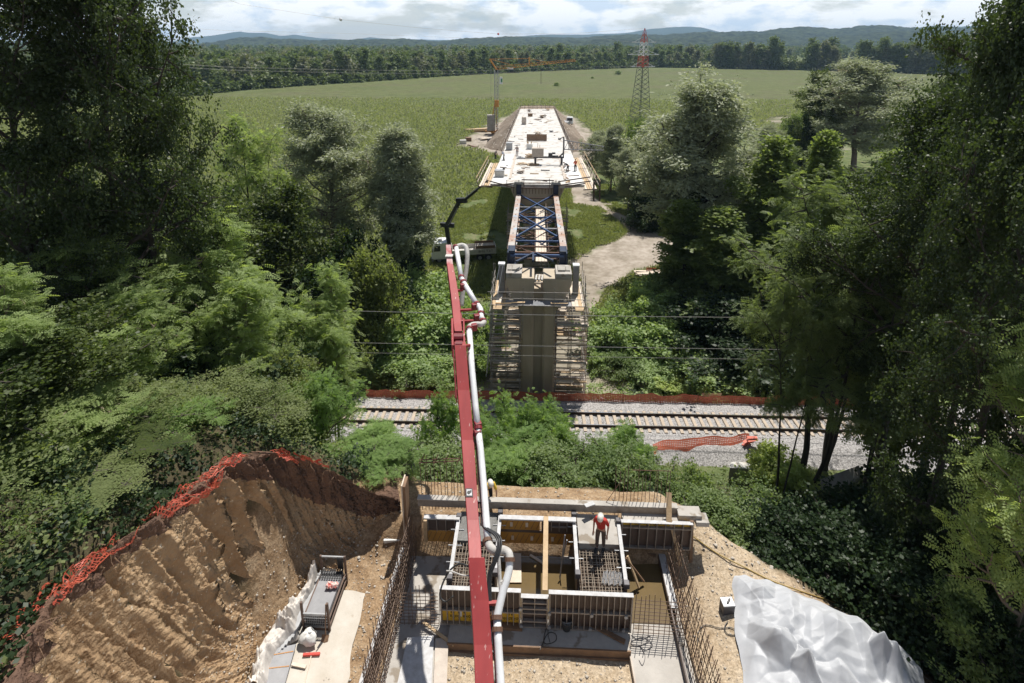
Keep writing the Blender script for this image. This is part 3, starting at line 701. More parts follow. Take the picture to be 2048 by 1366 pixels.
# ---- scaffolds
def scaffold(label, xs_, ys_, levels, top, planks=True, mats=('timber_pale', 'timber_grey', 'timber'), r=.026, fill=1.0, wide=True):
    t = thing('scaffold_tower', label, 'scaffold', (xs_[0], ys_[0], levels[0]), 'scaffold towers')
    for x in xs_:
        for y in ys_:
            m = MB(); m.tube([(x, y, levels[0] - .4), (x + rnd.uniform(-.02, .02), y, top + rnd.uniform(-.2, .35))], r, 6); m.build('standard', 'tube_steel', t)
    for li, z in enumerate(levels):
        for dz in (0, .45, .9, 1.3):
            m = MB()
            for y in ys_: m.tube([(xs_[0] - .25, y, z + dz), (xs_[-1] + .25, y, z + dz + rnd.uniform(-.03, .03))], r * .9, 5)
            for x in (xs_[0], xs_[-1]): m.tube([(x, ys_[0] - .2, z + dz), (x, ys_[-1] + .2, z + dz)], r * .9, 5)
            m.build('ledger', 'tube_steel' if rnd.random() < .6 else 'tube_brown', t)
        if planks and li < len(levels):
            n = max(2, int((ys_[-1] - ys_[0]) / .27)); k0 = rnd.randrange(3)
            for k in range(n):
                y = ys_[0] + .13 + k * (ys_[-1] - ys_[0]) / n
                if k > 0 and rnd.random() > fill: continue
                x0 = xs_[0] - .1; m = MB()
                while x0 < xs_[-1] - .2:
                    x1 = min(xs_[-1] + .1, x0 + rnd.uniform(.9, 2.4))
                    m.bar((x0, y, z + .05 + rnd.uniform(0, .03)), (x1, y, z + .05 + rnd.uniform(0, .03)), .245, .035, rnd.randrange(3)); x0 = x1 + .02
                m.build('plank', list(mats), t)
            if li % 2 == 0 or li == 3:
                m = MB(); m.bar((xs_[0], ys_[0] - .03, z + .15), (xs_[-1], ys_[0] - .03, z + .15), .03, .15); m.build('toe_board', 'timber_pale' if li % 2 else 'grey_paint', t)
    for li in range(len(levels) - 1):
        m = MB(); a, b = (xs_[0], xs_[-1]) if li % 2 else (xs_[-1], xs_[0])
        m.tube([(a, ys_[0] - .04, levels[li]), (b, ys_[0] - .04, levels[li + 1])], r * .9, 5); m.build('brace', 'tube_steel', t)
    return t
LV = [.35, 2.15, 3.95, 5.7, 7.4]
sl_ = scaffold('tall tube scaffold with plank levels on the left side of the railway pier', [-3.65, -2.4, -1.2], [41.75, 43.2, 44.8, 46.2], LV, 8.6, fill=.3)
scaffold('tall tube scaffold with plank levels on the right side of the railway pier', [1.85, 3.1, 4.35], [41.75, 43.2, 44.8, 46.2], LV, 8.6, fill=.3)
# top platform round the head
tp_ = thing('head_platform', 'plank platform with tube railings around the head of the railway pier', 'platform', (PX, 42, 9.1))
for s in (-1, 1):
    m = MB()
    for k in range(4): m.bar((PX + s * (2.85 + k * .27), 41.5, 9.25), (PX + s * (2.85 + k * .27), 46.4, 9.25 + rnd.uniform(0, .04)), .25, .05, rnd.randrange(2))
    m.build('platform', ['timber_pale', 'timber'], tp_)
    m = MB(); m.box((PX + s * 3.3, 41.45, 9.25), (.7, 1.2, .05)); m.build('platform', 'timber', tp_)
m = MB(); m.bar((PX - 2.7, 42.2, 9.18), (PX + 2.7, 42.2, 9.18), .9, .08); m.build('soffit_board', 'grey_paint', tp_)
m = MB(); m.prism([(PX - .55, 41.7, 9.24), (PX + .55, 41.7, 9.24), (PX + .3, 41.95, 9.45), (PX - .3, 41.95, 9.45)], (0, .03, 0)); m.build('steel_tray', 'pale_steel', tp_)
for x in (-3.75, -1.25, 1.25, 3.75):
    for y in (41.45,):
        m = MB(); m.tube([(PX + x, y, 7.2), (PX + x, y, 10.9 if abs(x) < 3 else 11.4)], .026, 6); m.build('standard', 'tube_steel', tp_)
for x in (-3.85, 3.85):
    for y in (43, 44.6, 46.3):
        m = MB(); m.tube([(PX + x, y, 8.2), (PX + x, y, 10.8 + rnd.uniform(0, .9))], .026, 6); m.build('standard', 'tube_steel', tp_)
    for dz in (.6, 1.15):
        m = MB(); m.tube([(PX + x, 41.3, 9.2 + dz), (PX + x, 46.6, 9.2 + dz)], .024, 6); m.build('rail', 'tube_steel', tp_)
for dz in (.15, .75, 1.3):
    m = MB(); m.tube([(PX - 4.1, 41.42, 9.2 + dz), (PX + 4.1, 41.42, 9.2 + dz + rnd.uniform(-.05, .05))], .026, 6); m.build('rail', 'tube_steel', tp_)
m = MB(); m.tube([(PX - 3.6, 41.6, 10.2), (PX - 3.2, 43.0, 12.3)], .035, 6); m.tube([(PX - 3.3, 41.6, 10.2), (PX - 2.95, 43.0, 12.2)], .03, 6); m.build('leaning_tube', 'pale_steel', tp_)
for a, b, z in ((-2.2, -1.1, 9.42), (1.0, 2.4, 9.42), (-3.5, -2.2, 9.34)):
    m = MB(); m.bar((PX + a, 41.8, z), (PX + b, 41.75, z + .05), .2, .05); m.build('plank', 'timber', tp_)
for s, sd_ in ((-1, 'left'), (1, 'right')):
    j = thing('jack_post', 'dark post with a white cap standing at the %s end of the pier head' % sd_, 'post', (PX + s * 3.1, 43.9, 9.3))
    m = MB(); m.box((PX + s * 3.12, 43.9, 10.6), (.5, .5, 2.5)); m.build('post', 'grey_paint', j, bevel=.02)
    m = MB(); m.box((PX + s * 3.12, 43.9, 11.93), (.56, .56, .14)); m.build('cap', 'white_paint', j, bevel=.02)
for k in range(3):
    m = MB(); m.tube([(PX - .25 + k * .25, 42.7, 11.02), (PX - .18 + k * .25, 43.6, 11.06)], .085, 8)
    m.build('white_roll', 'dirty_white', None, 'short white roll lying in the gap of the pier head between the blocks', 'roll', 'white rolls on the pier head')
lad = thing('ladder', 'pale metal ladder leaning on the left side of the pier scaffold', 'ladder', (-3.9, 41.5, 3))
for s in (-1, 1):
    m = MB(); m.tube([(-3.95 + s * .02, 41.4 + s * .22, 2.9), (-3.5 + s * .02, 42.1 + s * .22, 7.9)], .03, 6); m.build('stile', 'pale_steel', lad)
m = MB()
for k in range(16): f_ = (k + .5) / 16; m.tube([(-3.97 + .45 * f_, 41.2 + .7 * f_, 2.9 + 5 * f_), (-3.93 + .45 * f_, 41.6 + .7 * f_, 2.9 + 5 * f_)], .018, 5)
m.build('rung', 'pale_steel', lad)
scaffold('scaffold tower standing to the right of the pier under the deck front', [3.0, 4.1], [68.5, 70.2, 72], [.4, 2.2, 4, 5.8, 7.6], 9.3, fill=.8)
scaffold('scaffold tower standing to the left of the pier under the deck front', [-3.6, -2.5], [68.5, 70.2, 72], [.4, 2.2, 4, 5.8, 7.6], 9.0, fill=.8)
scaffold('low plank scaffold between the two piers under the launching girders', [-1.6, 0, 1.6], [55, 57.5, 60], [.4, 2.2, 4], 5.2, fill=.9)
rear = scaffold('scaffold bay behind the railway pier under the girder ends', [-2.4, 0.3, 3.0], [46.8, 48.2], [3.95, 5.7, 7.4], 8.6)

# ---- embankment at the far abutment
xs = np.linspace(-26, 28, 110); ys = np.linspace(138, 225, 120)
EX, EY = np.meshgrid(xs, ys)
ztop = zd(np.clip(EY, 150, 199)) - .35
dside = np.maximum(np.abs(EX - DXC) - 6.0, 0)
dfront = np.maximum(165 - EY, 0); dback = np.maximum(EY - 212, 0)
dd = np.hypot(dside, np.maximum(dfront, dback))
EZ = ztop - dd * .85 + (fbm(EX * .6, EY * .6, 4, 71) - .5) * .9
EZ = np.maximum(EZ, -.8)
idx = np.arange(EX.size).reshape(EX.shape); q = np.stack([idx[:-1, :-1], idx[:-1, 1:], idx[1:, 1:], idx[1:, :-1]], -1).reshape(-1, 4)
mat('embankment', (.30, .245, .195), (.18, .14, .105), .35, .95, .8, c3=(.45, .40, .34), s3=1.5, t3=.6, bscale=4, spec=.1)
np_obj('embankment', np_mesh('embankment', np.stack([EX, EY, EZ], -1).reshape(-1, 3), q, 'embankment', True), kind='structure')
# ------------------------------------------------------------------ things on the deck
def dbox(name, px, py, d, mt, label, cat, lift=0, rz=0, top=None, group=None, bevel=.02):
    p = on_deck(px, py)
    m = MB(); m.box((p.x, p.y, p.z + d[2] / 2 + .03 + lift), d, rz, 0, top)
    return m.build(name, mt, None, label, cat, group, bevel=bevel)
def q5(a, b): return (960 + a / 8.533, 260 + b / 8.533)
p = on_deck(*q5(968, 190))
t = thing('timber_wall', 'wide brown wooden shuttering panel standing across the middle of the deck', 'panel', p)
m = MB()
for k in range(5): m.box((p.x, p.y, p.z + .18 + k * .27), (4.0, .07, .255))
m.build('board', 'timber_brown', t)
for s in (-1.5, 0, 1.5):
    m = MB(); m.box((p.x + s, p.y + .1, p.z + .68), (.1, .1, 1.36)); m.build('stud', 'timber_grey', t)
p = on_deck(*q5(845, 325))
t = thing('bulk_bag', 'white bulk sack with bundled rods standing on the deck', 'bag', p)
m = MB(); m.box((p.x, p.y, p.z + .5), (1.05, 1.0, 1.0), 0, 0, 1.06); m.build('sack', 'bag_white', t, bevel=.15)
m = MB()
for k in range(14): x = rnd.uniform(-.45, .45); y = rnd.uniform(-.4, .4); m.tube([(p.x + x * .8, p.y + y, p.z + .8), (p.x + x * 1.2, p.y + y * 1.2, p.z + 1.3 + rnd.random() * .3)], .03, 5)
m.build('rod_bundle', 'timber', t)
# timber heaps
def heap(px, py, n, L, H, mt, label, spread=.6, name='timber_pile'):
    p = on_deck(px, py); m = MB()
    for k in range(n):
        a = rnd.uniform(0, math.pi) if spread > 1 else rnd.gauss(0, spread)
        c = Vector((p.x + rnd.uniform(-.4, .4) * L * .5, p.y + rnd.uniform(-.5, .5), p.z + .08 + H * k / n))
        d = Vector((math.cos(a), math.sin(a), rnd.uniform(-.06, .06))) * L * rnd.uniform(.3, .55)
        m.bar(c - d, c + d, rnd.uniform(.1, .22), .07, rnd.randrange(len(mt)))
    return m.build(name, mt, None, label, 'timber')
heap(*q5(985, 90), 26, 1.6, .7, ['timber_brown', 'timber_pale'], 'loose heap of offcuts behind the brown shuttering panel on the deck', 3)
heap(*q5(865, 480), 22, 1.7, .6, ['timber', 'timber_pale'], 'stack of yellow timber left of the crate on the front deck', .2)
heap(*q5(760, 590), 16, 1.9, .12, ['timber', 'timber_pale'], 'flat scatter of fresh boards lying on the front deck', .5)
heap(*q5(900, 600), 8, 1.6, .15, ['timber', 'timber_brown'], 'short pile of brown boards in front of the wheeled frame', .1)
heap(*q5(1210, 38), 10, .9, .25, ['dark_steel', 'grey_paint'], 'dark bundle of fittings on the right of the middle deck', .4, 'fitting_pile')
heap(*q5(700, 735), 14, 1.0, .35, ['timber_grey', 'tube_brown'], 'tangled heap of boards and tubes near the front left of the deck', 3)
heap(1085, 236, 22, 2.0, .8, ['timber_brown', 'tube_brown', 'timber'], 'dark heap of timber near the far end of the deck', 3)
heap(1096, 221, 16, 1.8, .7, ['timber', 'timber_pale'], 'light timber heap at the far right end of the deck', 3)
heap(1058, 224, 14, 1.6, .9, ['timber_brown', 'grey_paint'], 'rubble and timber heap at the far left end of the deck', 3)
heap(1075, 240, 12, 2.2, .15, ['timber_grey', 'rust_steel'], 'scattered tubes lying across the far part of the deck', 3)
p = on_deck(1061, 233); t = thing('site_crate', 'brown box standing upright near the far left of the deck', 'crate', p)
dbox('site_crate', 1060.5, 233, (1.4, .9, .9), 'timber_brown', 'low brown crate beside timber heap on the far deck', 'crate'); bpy.data.objects.remove(t)
dbox('site_locker', 1048, 249, (1.15, 1.0, 1.9), 'timber_grey', 'tall grey brown locker standing alone on the far left deck', 'locker')
p = on_deck(*q5(335, 800)); t = thing('tool_box', 'pale box with grey lid on the front left deck', 'box', p)
m = MB(); m.box((p.x, p.y, p.z + .45), (1.25, .9, .86)); m.build('body', 'dirty_white', t, bevel=.03)
m = MB(); m.box((p.x, p.y, p.z + .93), (1.3, .95, .08)); m.build('lid', 'pale_steel', t, bevel=.02)
m = MB(); m.box((p.x + .55, p.y + .3, p.z + 1.07), (.3, .25, .2)); m.build('motor', 'dark_steel', t, bevel=.02)
dbox('concrete_pad', *q5(420, 785), (.8, .8, .22), 'fabric_pale', 'small pale sack lying beside the box on the front left deck', 'sack', bevel=.08)
dbox('site_cabinet', *q5(500, 340), (1.1, 1.1, 1.3), 'pale_steel', 'grey slatted cabinet at the left edge of the deck', 'cabinet')
p = on_deck(*q5(700, 490)); m = MB(); m.box((p.x, p.y, p.z + .12), (1.4, .7, .2)); m.box((p.x - .2, p.y, p.z + .32), (.5, .4, .2)); m.box((p.x + .2, p.y + .1, p.z + .25), (.3, .3, .1)); m.build('plate_stack', 'pale_steel', None, 'low stack of grey steel plates left of the yellow timber', 'plates', bevel=.02)
for k in range(46):
    yy = 69.5 + 125 * rnd.random() ** 1.6; xx = rnd.uniform(-5.2, 5.2); L_ = rnd.uniform(.3, 1.7); a_ = rnd.uniform(0, 3.14); c_ = Vector((DXC + xx, yy, zd(yy) + .06)); d_ = Vector((math.cos(a_), math.sin(a_), 0)) * L_ / 2
    m = MB(); m.bar(c_ - d_, c_ + d_, rnd.uniform(.06, .25), rnd.uniform(.04, .14)); m.build('loose_board', rnd.choice(['timber_brown', 'timber', 'timber_grey', 'dark_steel', 'tube_brown']), None, 'loose piece of board or tube lying on the bridge deck', 'board', 'loose pieces on the bridge deck')
# wheeled frame with crate and truss arm
p = on_deck(*q5(1170, 590)); f0 = p
t = thing('casting_frame', 'wheeled steel frame carrying a crate and a truss arm across the front deck', 'frame', p)
for x in (-2.0, 1.95):
    m = MB(); m.box((p.x + x, p.y, p.z + .55), (.32, .5, 1.0)); m.build('leg', 'dark_steel', t)
    m = MB(); m.box((p.x + x, p.y, p.z + .1), (.2, .6, .2)); m.build('skid', 'timber_grey', t)
m = MB(); m.box((p.x, p.y, p.z + 1.13), (4.6, .45, .22)); m.build('beam', 'dark_steel', t)
m = MB()
for k in range(6): m.box((p.x - 1.65, p.y + .1, p.z + 1.35 + k * .22), (1.75, 1.2, .2), 0, 0)
m.build('crate', 'timber_grey', t, bevel=.015)
m = MB(); m.box((p.x - 1.65, p.y + .5, p.z + 2.85), (.07, .07, .7)); m.box((p.x - 1.35, p.y + .3, p.z + 2.75), (.07, .07, .5)); m.build('stake', 'timber', t)
m = MB(); m.box((p.x + .25, p.y, p.z + 1.5), (.6, .5, .55)); m.box((p.x + .75, p.y, p.z + 1.75), (.5, .3, .25)); m.box((p.x + .95, p.y, p.z + 1.3), (.9, .4, .2)); m.build('winch', 'black_paint', t, bevel=.02)
m = MB(); m.bar((p.x + 1.6, p.y, p.z + 1.2), (p.x + 2.2, p.y, p.z + 1.8), .22); m.build('knee_brace', 'dark_steel', t)
m = MB(); m.bar((p.x + 2.2, p.y, p.z + 1.2), (p.x + 2.2, p.y, p.z + 4.2), .2); m.build('mast', 'dark_steel', t)
m = MB(); m.bar((p.x + 2.2, p.y, p.z + 4.2), (p.x + 1.6, p.y, p.z + 3.95), .12); m.box((p.x + 1.55, p.y, p.z + 3.9), (.4, .25, .2)); m.build('lamp_arm', 'black_paint', t)
m = MB(); za, zb_ = p.z + 2.35, p.z + 3.75; xe = p.x + 8.2
m.bar((p.x + 2.2, p.y, zb_), (xe, p.y, zb_ - .95), .13); m.bar((p.x + 2.2, p.y, za), (xe, p.y, za - .1), .13)
n = 9
for k in range(n + 1):
    f_ = k / n; x = p.x + 2.3 + f_ * 5.8; zt_ = zb_ - .95 * f_; zl = za - .1 * f_
    m.bar((x, p.y, zl), (x, p.y, zt_), .07)
    if k < n: m.bar((x, p.y, zl), (x + 5.8 / n, p.y, zb_ - .95 * (k + 1) / n), .06)
m.build('truss_arm', 'grey_paint', t)

# ------------------------------------------------------------------ far site: crane, van, boxes
def on_g(px, py, z=0.): return at_z(px, py, z)
c = on_g(988, 268)
t = thing('tower_crane', 'orange tower crane with a grey mast and long jib left of the deck', 'crane', c)
def yz(px, py):  # point in the vertical plane facing us at the crane
    r, f, z = ray(px, py); wy = r * sy + f * cy; s = c.y / wy
    return to_world(r * s, f * s, HCAM + z * s)
top = yz(992.5, 141)
m = MB(); w_ = .55
for sx_ in (-1, 1):
    for sy_ in (-1, 1): m.bar((c.x + .8 + sx_ * w_, c.y + sy_ * w_, .6), (top.x + sx_ * w_, c.y + sy_ * w_, top.z), .13)
nseg = 16
for k in range(nseg):
    za = .6 + (top.z - .6) * k / nseg; zb_ = .6 + (top.z - .6) * (k + 1) / nseg
    x = c.x + .8 + (top.x - c.x - .8) * k / nseg
    for s in (-1, 1):
        m.bar((x - s * w_, c.y + w_ * s, za), (x + s * w_, c.y + w_ * s, zb_), .09); m.bar((x + s * w_, c.y - w_, za), (x + s * w_, c.y + w_, zb_), .09); m.bar((x - w_, c.y + s * w_, za), (x + w_, c.y + s * w_, za), .08)
m.build('mast', 'pale_steel', t)
m = MB()
a, b = yz(990, 203), yz(982, 250); m.bar(a, b, .28); m.bar(yz(991, 203), yz(986, 256), .2); m.bar(yz(992, 205), yz(994, 262), .25); m.box(yz(993.5, 207), (1.4, 1.3, 2.2)); m.build('strut', 'crane_orange', t)
m = MB()
for k in range(7): m.box((c.x - 1.0, c.y, 1.6 + k * .75), (2.3 if k % 2 else 2.45, 2.3, .72))
m.build('counterweight', 'concrete', t, bevel=.04)
m = MB(); m.box((c.x - .3, c.y, .9), (5.2, 1.0, .4)); m.box((c.x - .3, c.y, .9), (1.0, 5.2, .42)); m.box((c.x + 1.5, c.y - 1, .5), (3.6, .5, .3), .3); m.build('undercarriage', 'crane_orange', t)
h0, h1 = yz(979.5, 118), yz(1151.5, 122); pv_ = yz(993, 139); md = yz(1066, 131)
def truss(p, q, w, h, n, r1, mt, nm):
    p, q = Vector(p), Vector(q); d, a, b = frame(q - p); m = MB()
    def pt(f, s, u): return p + (q - p) * f + a * s * w / 2 + b * (u * h * (1 - .45 * f))
    for s in (-1, 1): m.bar(pt(0, s, 0), pt(1, s, 0), r1)
    m.bar(pt(0, 0, 1), pt(1, 0, 1), r1)
    for k in range(n):
        for s in (-1, 1):
            m.bar(pt(k / n, s, 0), pt((k + .5) / n, 0, 1), r1 * .6); m.bar(pt((k + .5) / n, 0, 1), pt((k + 1) / n, s, 0), r1 * .6)
        m.bar(pt(k / n, -1, 0), pt(k / n, 1, 0), r1 * .6)
    return m.build(nm, mt, t)
truss(pv_, h1, 1.0, 1.0, 22, .1, 'crane_orange', 'jib')
m = MB(); m.bar(pv_, h0, .4, .5); m.build('back_mast', 'crane_orange', t)
m = MB(); m.tube([h0, yz(1058, 117), md + Vector((0, 0, .4))], .06, 5); m.tube([h0, yz(1028, 131)], .06, 5); m.tube([yz(1058, 117), yz(1100, 126)], .05, 5); m.build('tie_cable', 'crane_orange', t)
m = MB(); m.bar(yz(1058.5, 130), yz(1058.5, 114), .35); m.build('king_post', 'crane_orange', t)
m = MB(); m.tube([yz(981.5, 120), yz(982, 245)], .04, 5); m.tube([yz(998, 140), yz(998, 200)], .05, 5); m.build('hoist_cable', 'pale_steel', t)
m = MB(); m.box(yz(1002, 161), (1.0, .3, 2.3)); m.build('sign_board', 'white_paint', t, bevel=.05)
o = yz(1002.6, 161.5)
m = MB(); m.box((o.x + .1, o.y - .17, o.z + .1), (.5, .03, 1.2)); m.build('sign_emblem', 'sign_green', t)
m = MB(); m.box(yz(1020, 136.6), (2.2, .1, .5)); m.build('sign_plate', 'white_paint', t)
# white covered machine right of the deck
c = Vector((9.9, 186, 3.2)); t = thing('site_truck', 'grey site truck with a white cab parked to the right of the far deck', 'truck', c)
m = MB(); m.box((c.x + 1.2, c.y + 1.5, c.z + 1.4), (2.3, 2.2, 2.2), -.2, 0, .85); m.build('cab', 'white_paint', t, bevel=.2)
m = MB(); m.box((c.x + 1.2, c.y + .35, c.z + 1.75), (1.7, .05, .8), -.2); m.build('windscreen', 'glass_dark', t)
m = MB(); m.box((c.x - .4, c.y - 1.2, c.z + .9), (2.3, 4.4, .9), -.2); m.build('load_bed', 'pale_steel', t, bevel=.05)
for dx_, dy_ in ((-1, -2.4), (1, -2.4), (.2, 1.5), (2.2, 1.5)):
    m = MB(); m.tube([(c.x + dx_ - .4, c.y + dy_, c.z + .25), (c.x + dx_ - .1, c.y + dy_, c.z + .25)], .5, 12); m.build('wheel', 'rubber', t)
m = MB()
for k in range(9): m.bar((7.6 + rnd.uniform(-.3, .6), 176 + k * .25, 2.1 + .06 * k), (9.4 + rnd.uniform(-.3, .6), 177 + k * .2, 2.0 + .06 * k), .3, .12)
m.build('timber_pile', 'timber_grey', None, 'grey timber stacked on the slope right of the far deck', 'timber')
def pile(px, py, z, n, L, ang, mt, label, w=.25, name='timber_pile', cat='timber', hh=.12):
    p = at_z(px, py, z); m = MB()
    for k in range(n):
        a = ang + rnd.gauss(0, .06); d = Vector((math.cos(a), math.sin(a), 0)) * L / 2 * rnd.uniform(.8, 1)
        lay = k // 5; c_ = p + Vector((-math.sin(ang), math.cos(ang), 0)) * ((k % 5) - 2) * w * 1.1 + Vector((0, 0, .1 + lay * hh))
        m.bar(c_ - d, c_ + d, w, hh)
    return m.build(name, mt, None, label, cat)
pile(952, 262, .3, 14, 8, .35, 'timber', 'yellow timber lengths stacked left of the orange crane', .5, hh=.3)
pile(1300, 547, .3, 9, 4.2, .12, 'timber_pale', 'stack of pale planks at the gravel track edge under the trees', .3)
pile(975, 277, .3, 10, 6, .6, 'timber_pale', 'pale boards laid on gravel in front of the orange crane', .4)
pile(945, 293, .3, 8, 5, -.9, 'rust_steel', 'rusty reinforcement bars lying at the left edge of gravel yard', .2)
for px, py, d, mt, lb in ((926, 287, (2, 1.5, 1.2), 'dirty_white', 'white box at the far left corner of the gravel yard'), (937, 281, (1.8, 1.5, 1.1), 'timber_brown', 'brown crate beside the white box in the gravel yard'), (980, 282, (1.6, 1, .9), 'dark_steel', 'small dark compressor on the gravel beneath the crane'), (1252, 233, (2.2, 1.2, .8), 'dirty_white', 'heap of white sacks right of the far embankment')):
    p = at_z(px, py, .1); m = MB(); m.box((p.x, p.y, d[2] / 2), d, .2); m.build('site_box', mt, None, lb, 'box', bevel=.06)
# ------------------------------------------------------------------ pylon
ca, cb_ = at_z(1261, 243, 0), at_z(1297, 238, 0)
pc = (ca + cb_) / 2; hb = 2.9; rzp = R(38)
t = thing('power_pylon', 'lattice power pylon with red and white upper part standing in the cornfield', 'pylon', pc)
ZT = 34.9
def hw_(z): return np.interp(z, [0, 20.5, 27.5, 31.2, ZT], [hb, 1.45, 1.15, .95, .06])
def cor(i, z):
    h = hw_(z); a = rzp + R(45) + i * R(90); return Vector((pc.x + math.cos(a) * h * 1.414, pc.y + math.sin(a) * h * 1.414, z))
def lattice(z0, z1, n, mt, nm, r):
    m = MB(); zs = np.linspace(z0, z1, n + 1)
    for i in range(4):
        m.bar(cor(i, z0), cor(i, z1), r)
        for k in range(n):
            a, b = zs[k], zs[k + 1]; j = (i + 1) % 4
            m.bar(cor(i, a), cor(j, b), r * .6); m.bar(cor(j, a), cor(i, b), r * .6)
    for i in range(4): m.bar(cor(i, z1), cor((i + 1) % 4, z1), r * .8)
    m.build(nm, mt, t)
lattice(0, 20.5, 11, 'pylon_grey', 'lower_body', .17)
lattice(20.5, 24.6, 3, 'pylon_red', 'red_section', .17)
lattice(24.6, 29.6, 3, 'pylon_white', 'white_section', .15)
lattice(29.6, ZT, 3, 'pylon_red', 'top_section', .13)
for z, hwid, mt in ((20.7, 4.1, 'pylon_white'), (25.2, 5.3, 'pylon_white'), (29.8, 3.9, 'pylon_white')):
    for s in (-1, 1):
        m = MB(); h = hw_(z)
        tip = Vector((pc.x + s * hwid, pc.y - s * .5, z))
        for e in (-1, 1): m.bar((pc.x + s * h * .5, pc.y + e * h * .8, z), tip, .14)
        m.bar((pc.x + s * h * .7, pc.y, z + 1.9), tip, .14); m.bar((pc.x + s * (h + 1), pc.y, z), (pc.x + s * (h + .9), pc.y, z + 1.1), .08)
        m.bar(tip - Vector((s * 1.2, 0, 0)), tip + Vector((s * .5, 0, .1)), .3)
        m.build('cross_arm', mt, t)
for px, py, mt, lb in ((681.5, 39, 'white_paint', 'white marker ball hanging on the power line in the sky'), (996.5, 68, 'red_plain', 'red marker ball hanging on the power line above the crane')):
    p = at_d(px, py, 150 if px < 800 else 185)
    m = MB(); n = 14
    vs = [(p.x + .42 * math.sin(math.pi * i / 8) * math.cos(2 * math.pi * k / n), p.y + .42 * math.sin(math.pi * i / 8) * math.sin(2 * math.pi * k / n), p.z + .42 * math.cos(math.pi * i / 8)) for i in range(9) for k in range(n)]
    m.add(vs, [(i * n + k, i * n + (k + 1) % n, (i + 1) * n + (k + 1) % n, (i + 1) * n + k) for i in range(8) for k in range(n)])
    if px > 800: m.v = [((v[0] - p.x) * .8 + p.x, (v[1] - p.y) * .8 + p.y, (v[2] - p.z) * .8 + p.z) for v in m.v]
    m.build('marker_ball', mt, None, lb, 'marker ball', smooth=True)
pts = [at_d(x, y, D) for x, y, D in ((300, -60, 120), (480, 8, 133), (681, 39, 150), (840, 56, 167), (996, 68, 185), (1150, 67, 203))] + [Vector((pc.x, pc.y, ZT))]
m = MB(); m.tube(pts, .03, 5); m.build('power_line', 'wire_grey', None, 'thin earth wire with marker balls running to the pylon top', 'power line')
for k, (y0, y1, z) in enumerate(((133, 136, 20.7), (139, 142, 20.7), (60, 71, 29.8))):
    pts = [at_d(250, y0 - 12, 125), at_d(450, y0 + 1, 140), at_d(700, y0 + 7, 160), at_d(950, y1 + 6, 182), at_d(1120, y1 - 2, 200), Vector((pc.x - 3.8, pc.y, z))]
    m = MB(); m.tube(pts, .022, 5); m.build('power_line', 'wire_grey', None, ['lower of the thin power lines crossing in front of forest', 'second thin power line crossing just above the lower one', 'thin power line crossing in front of the far hills'][k], 'power line')
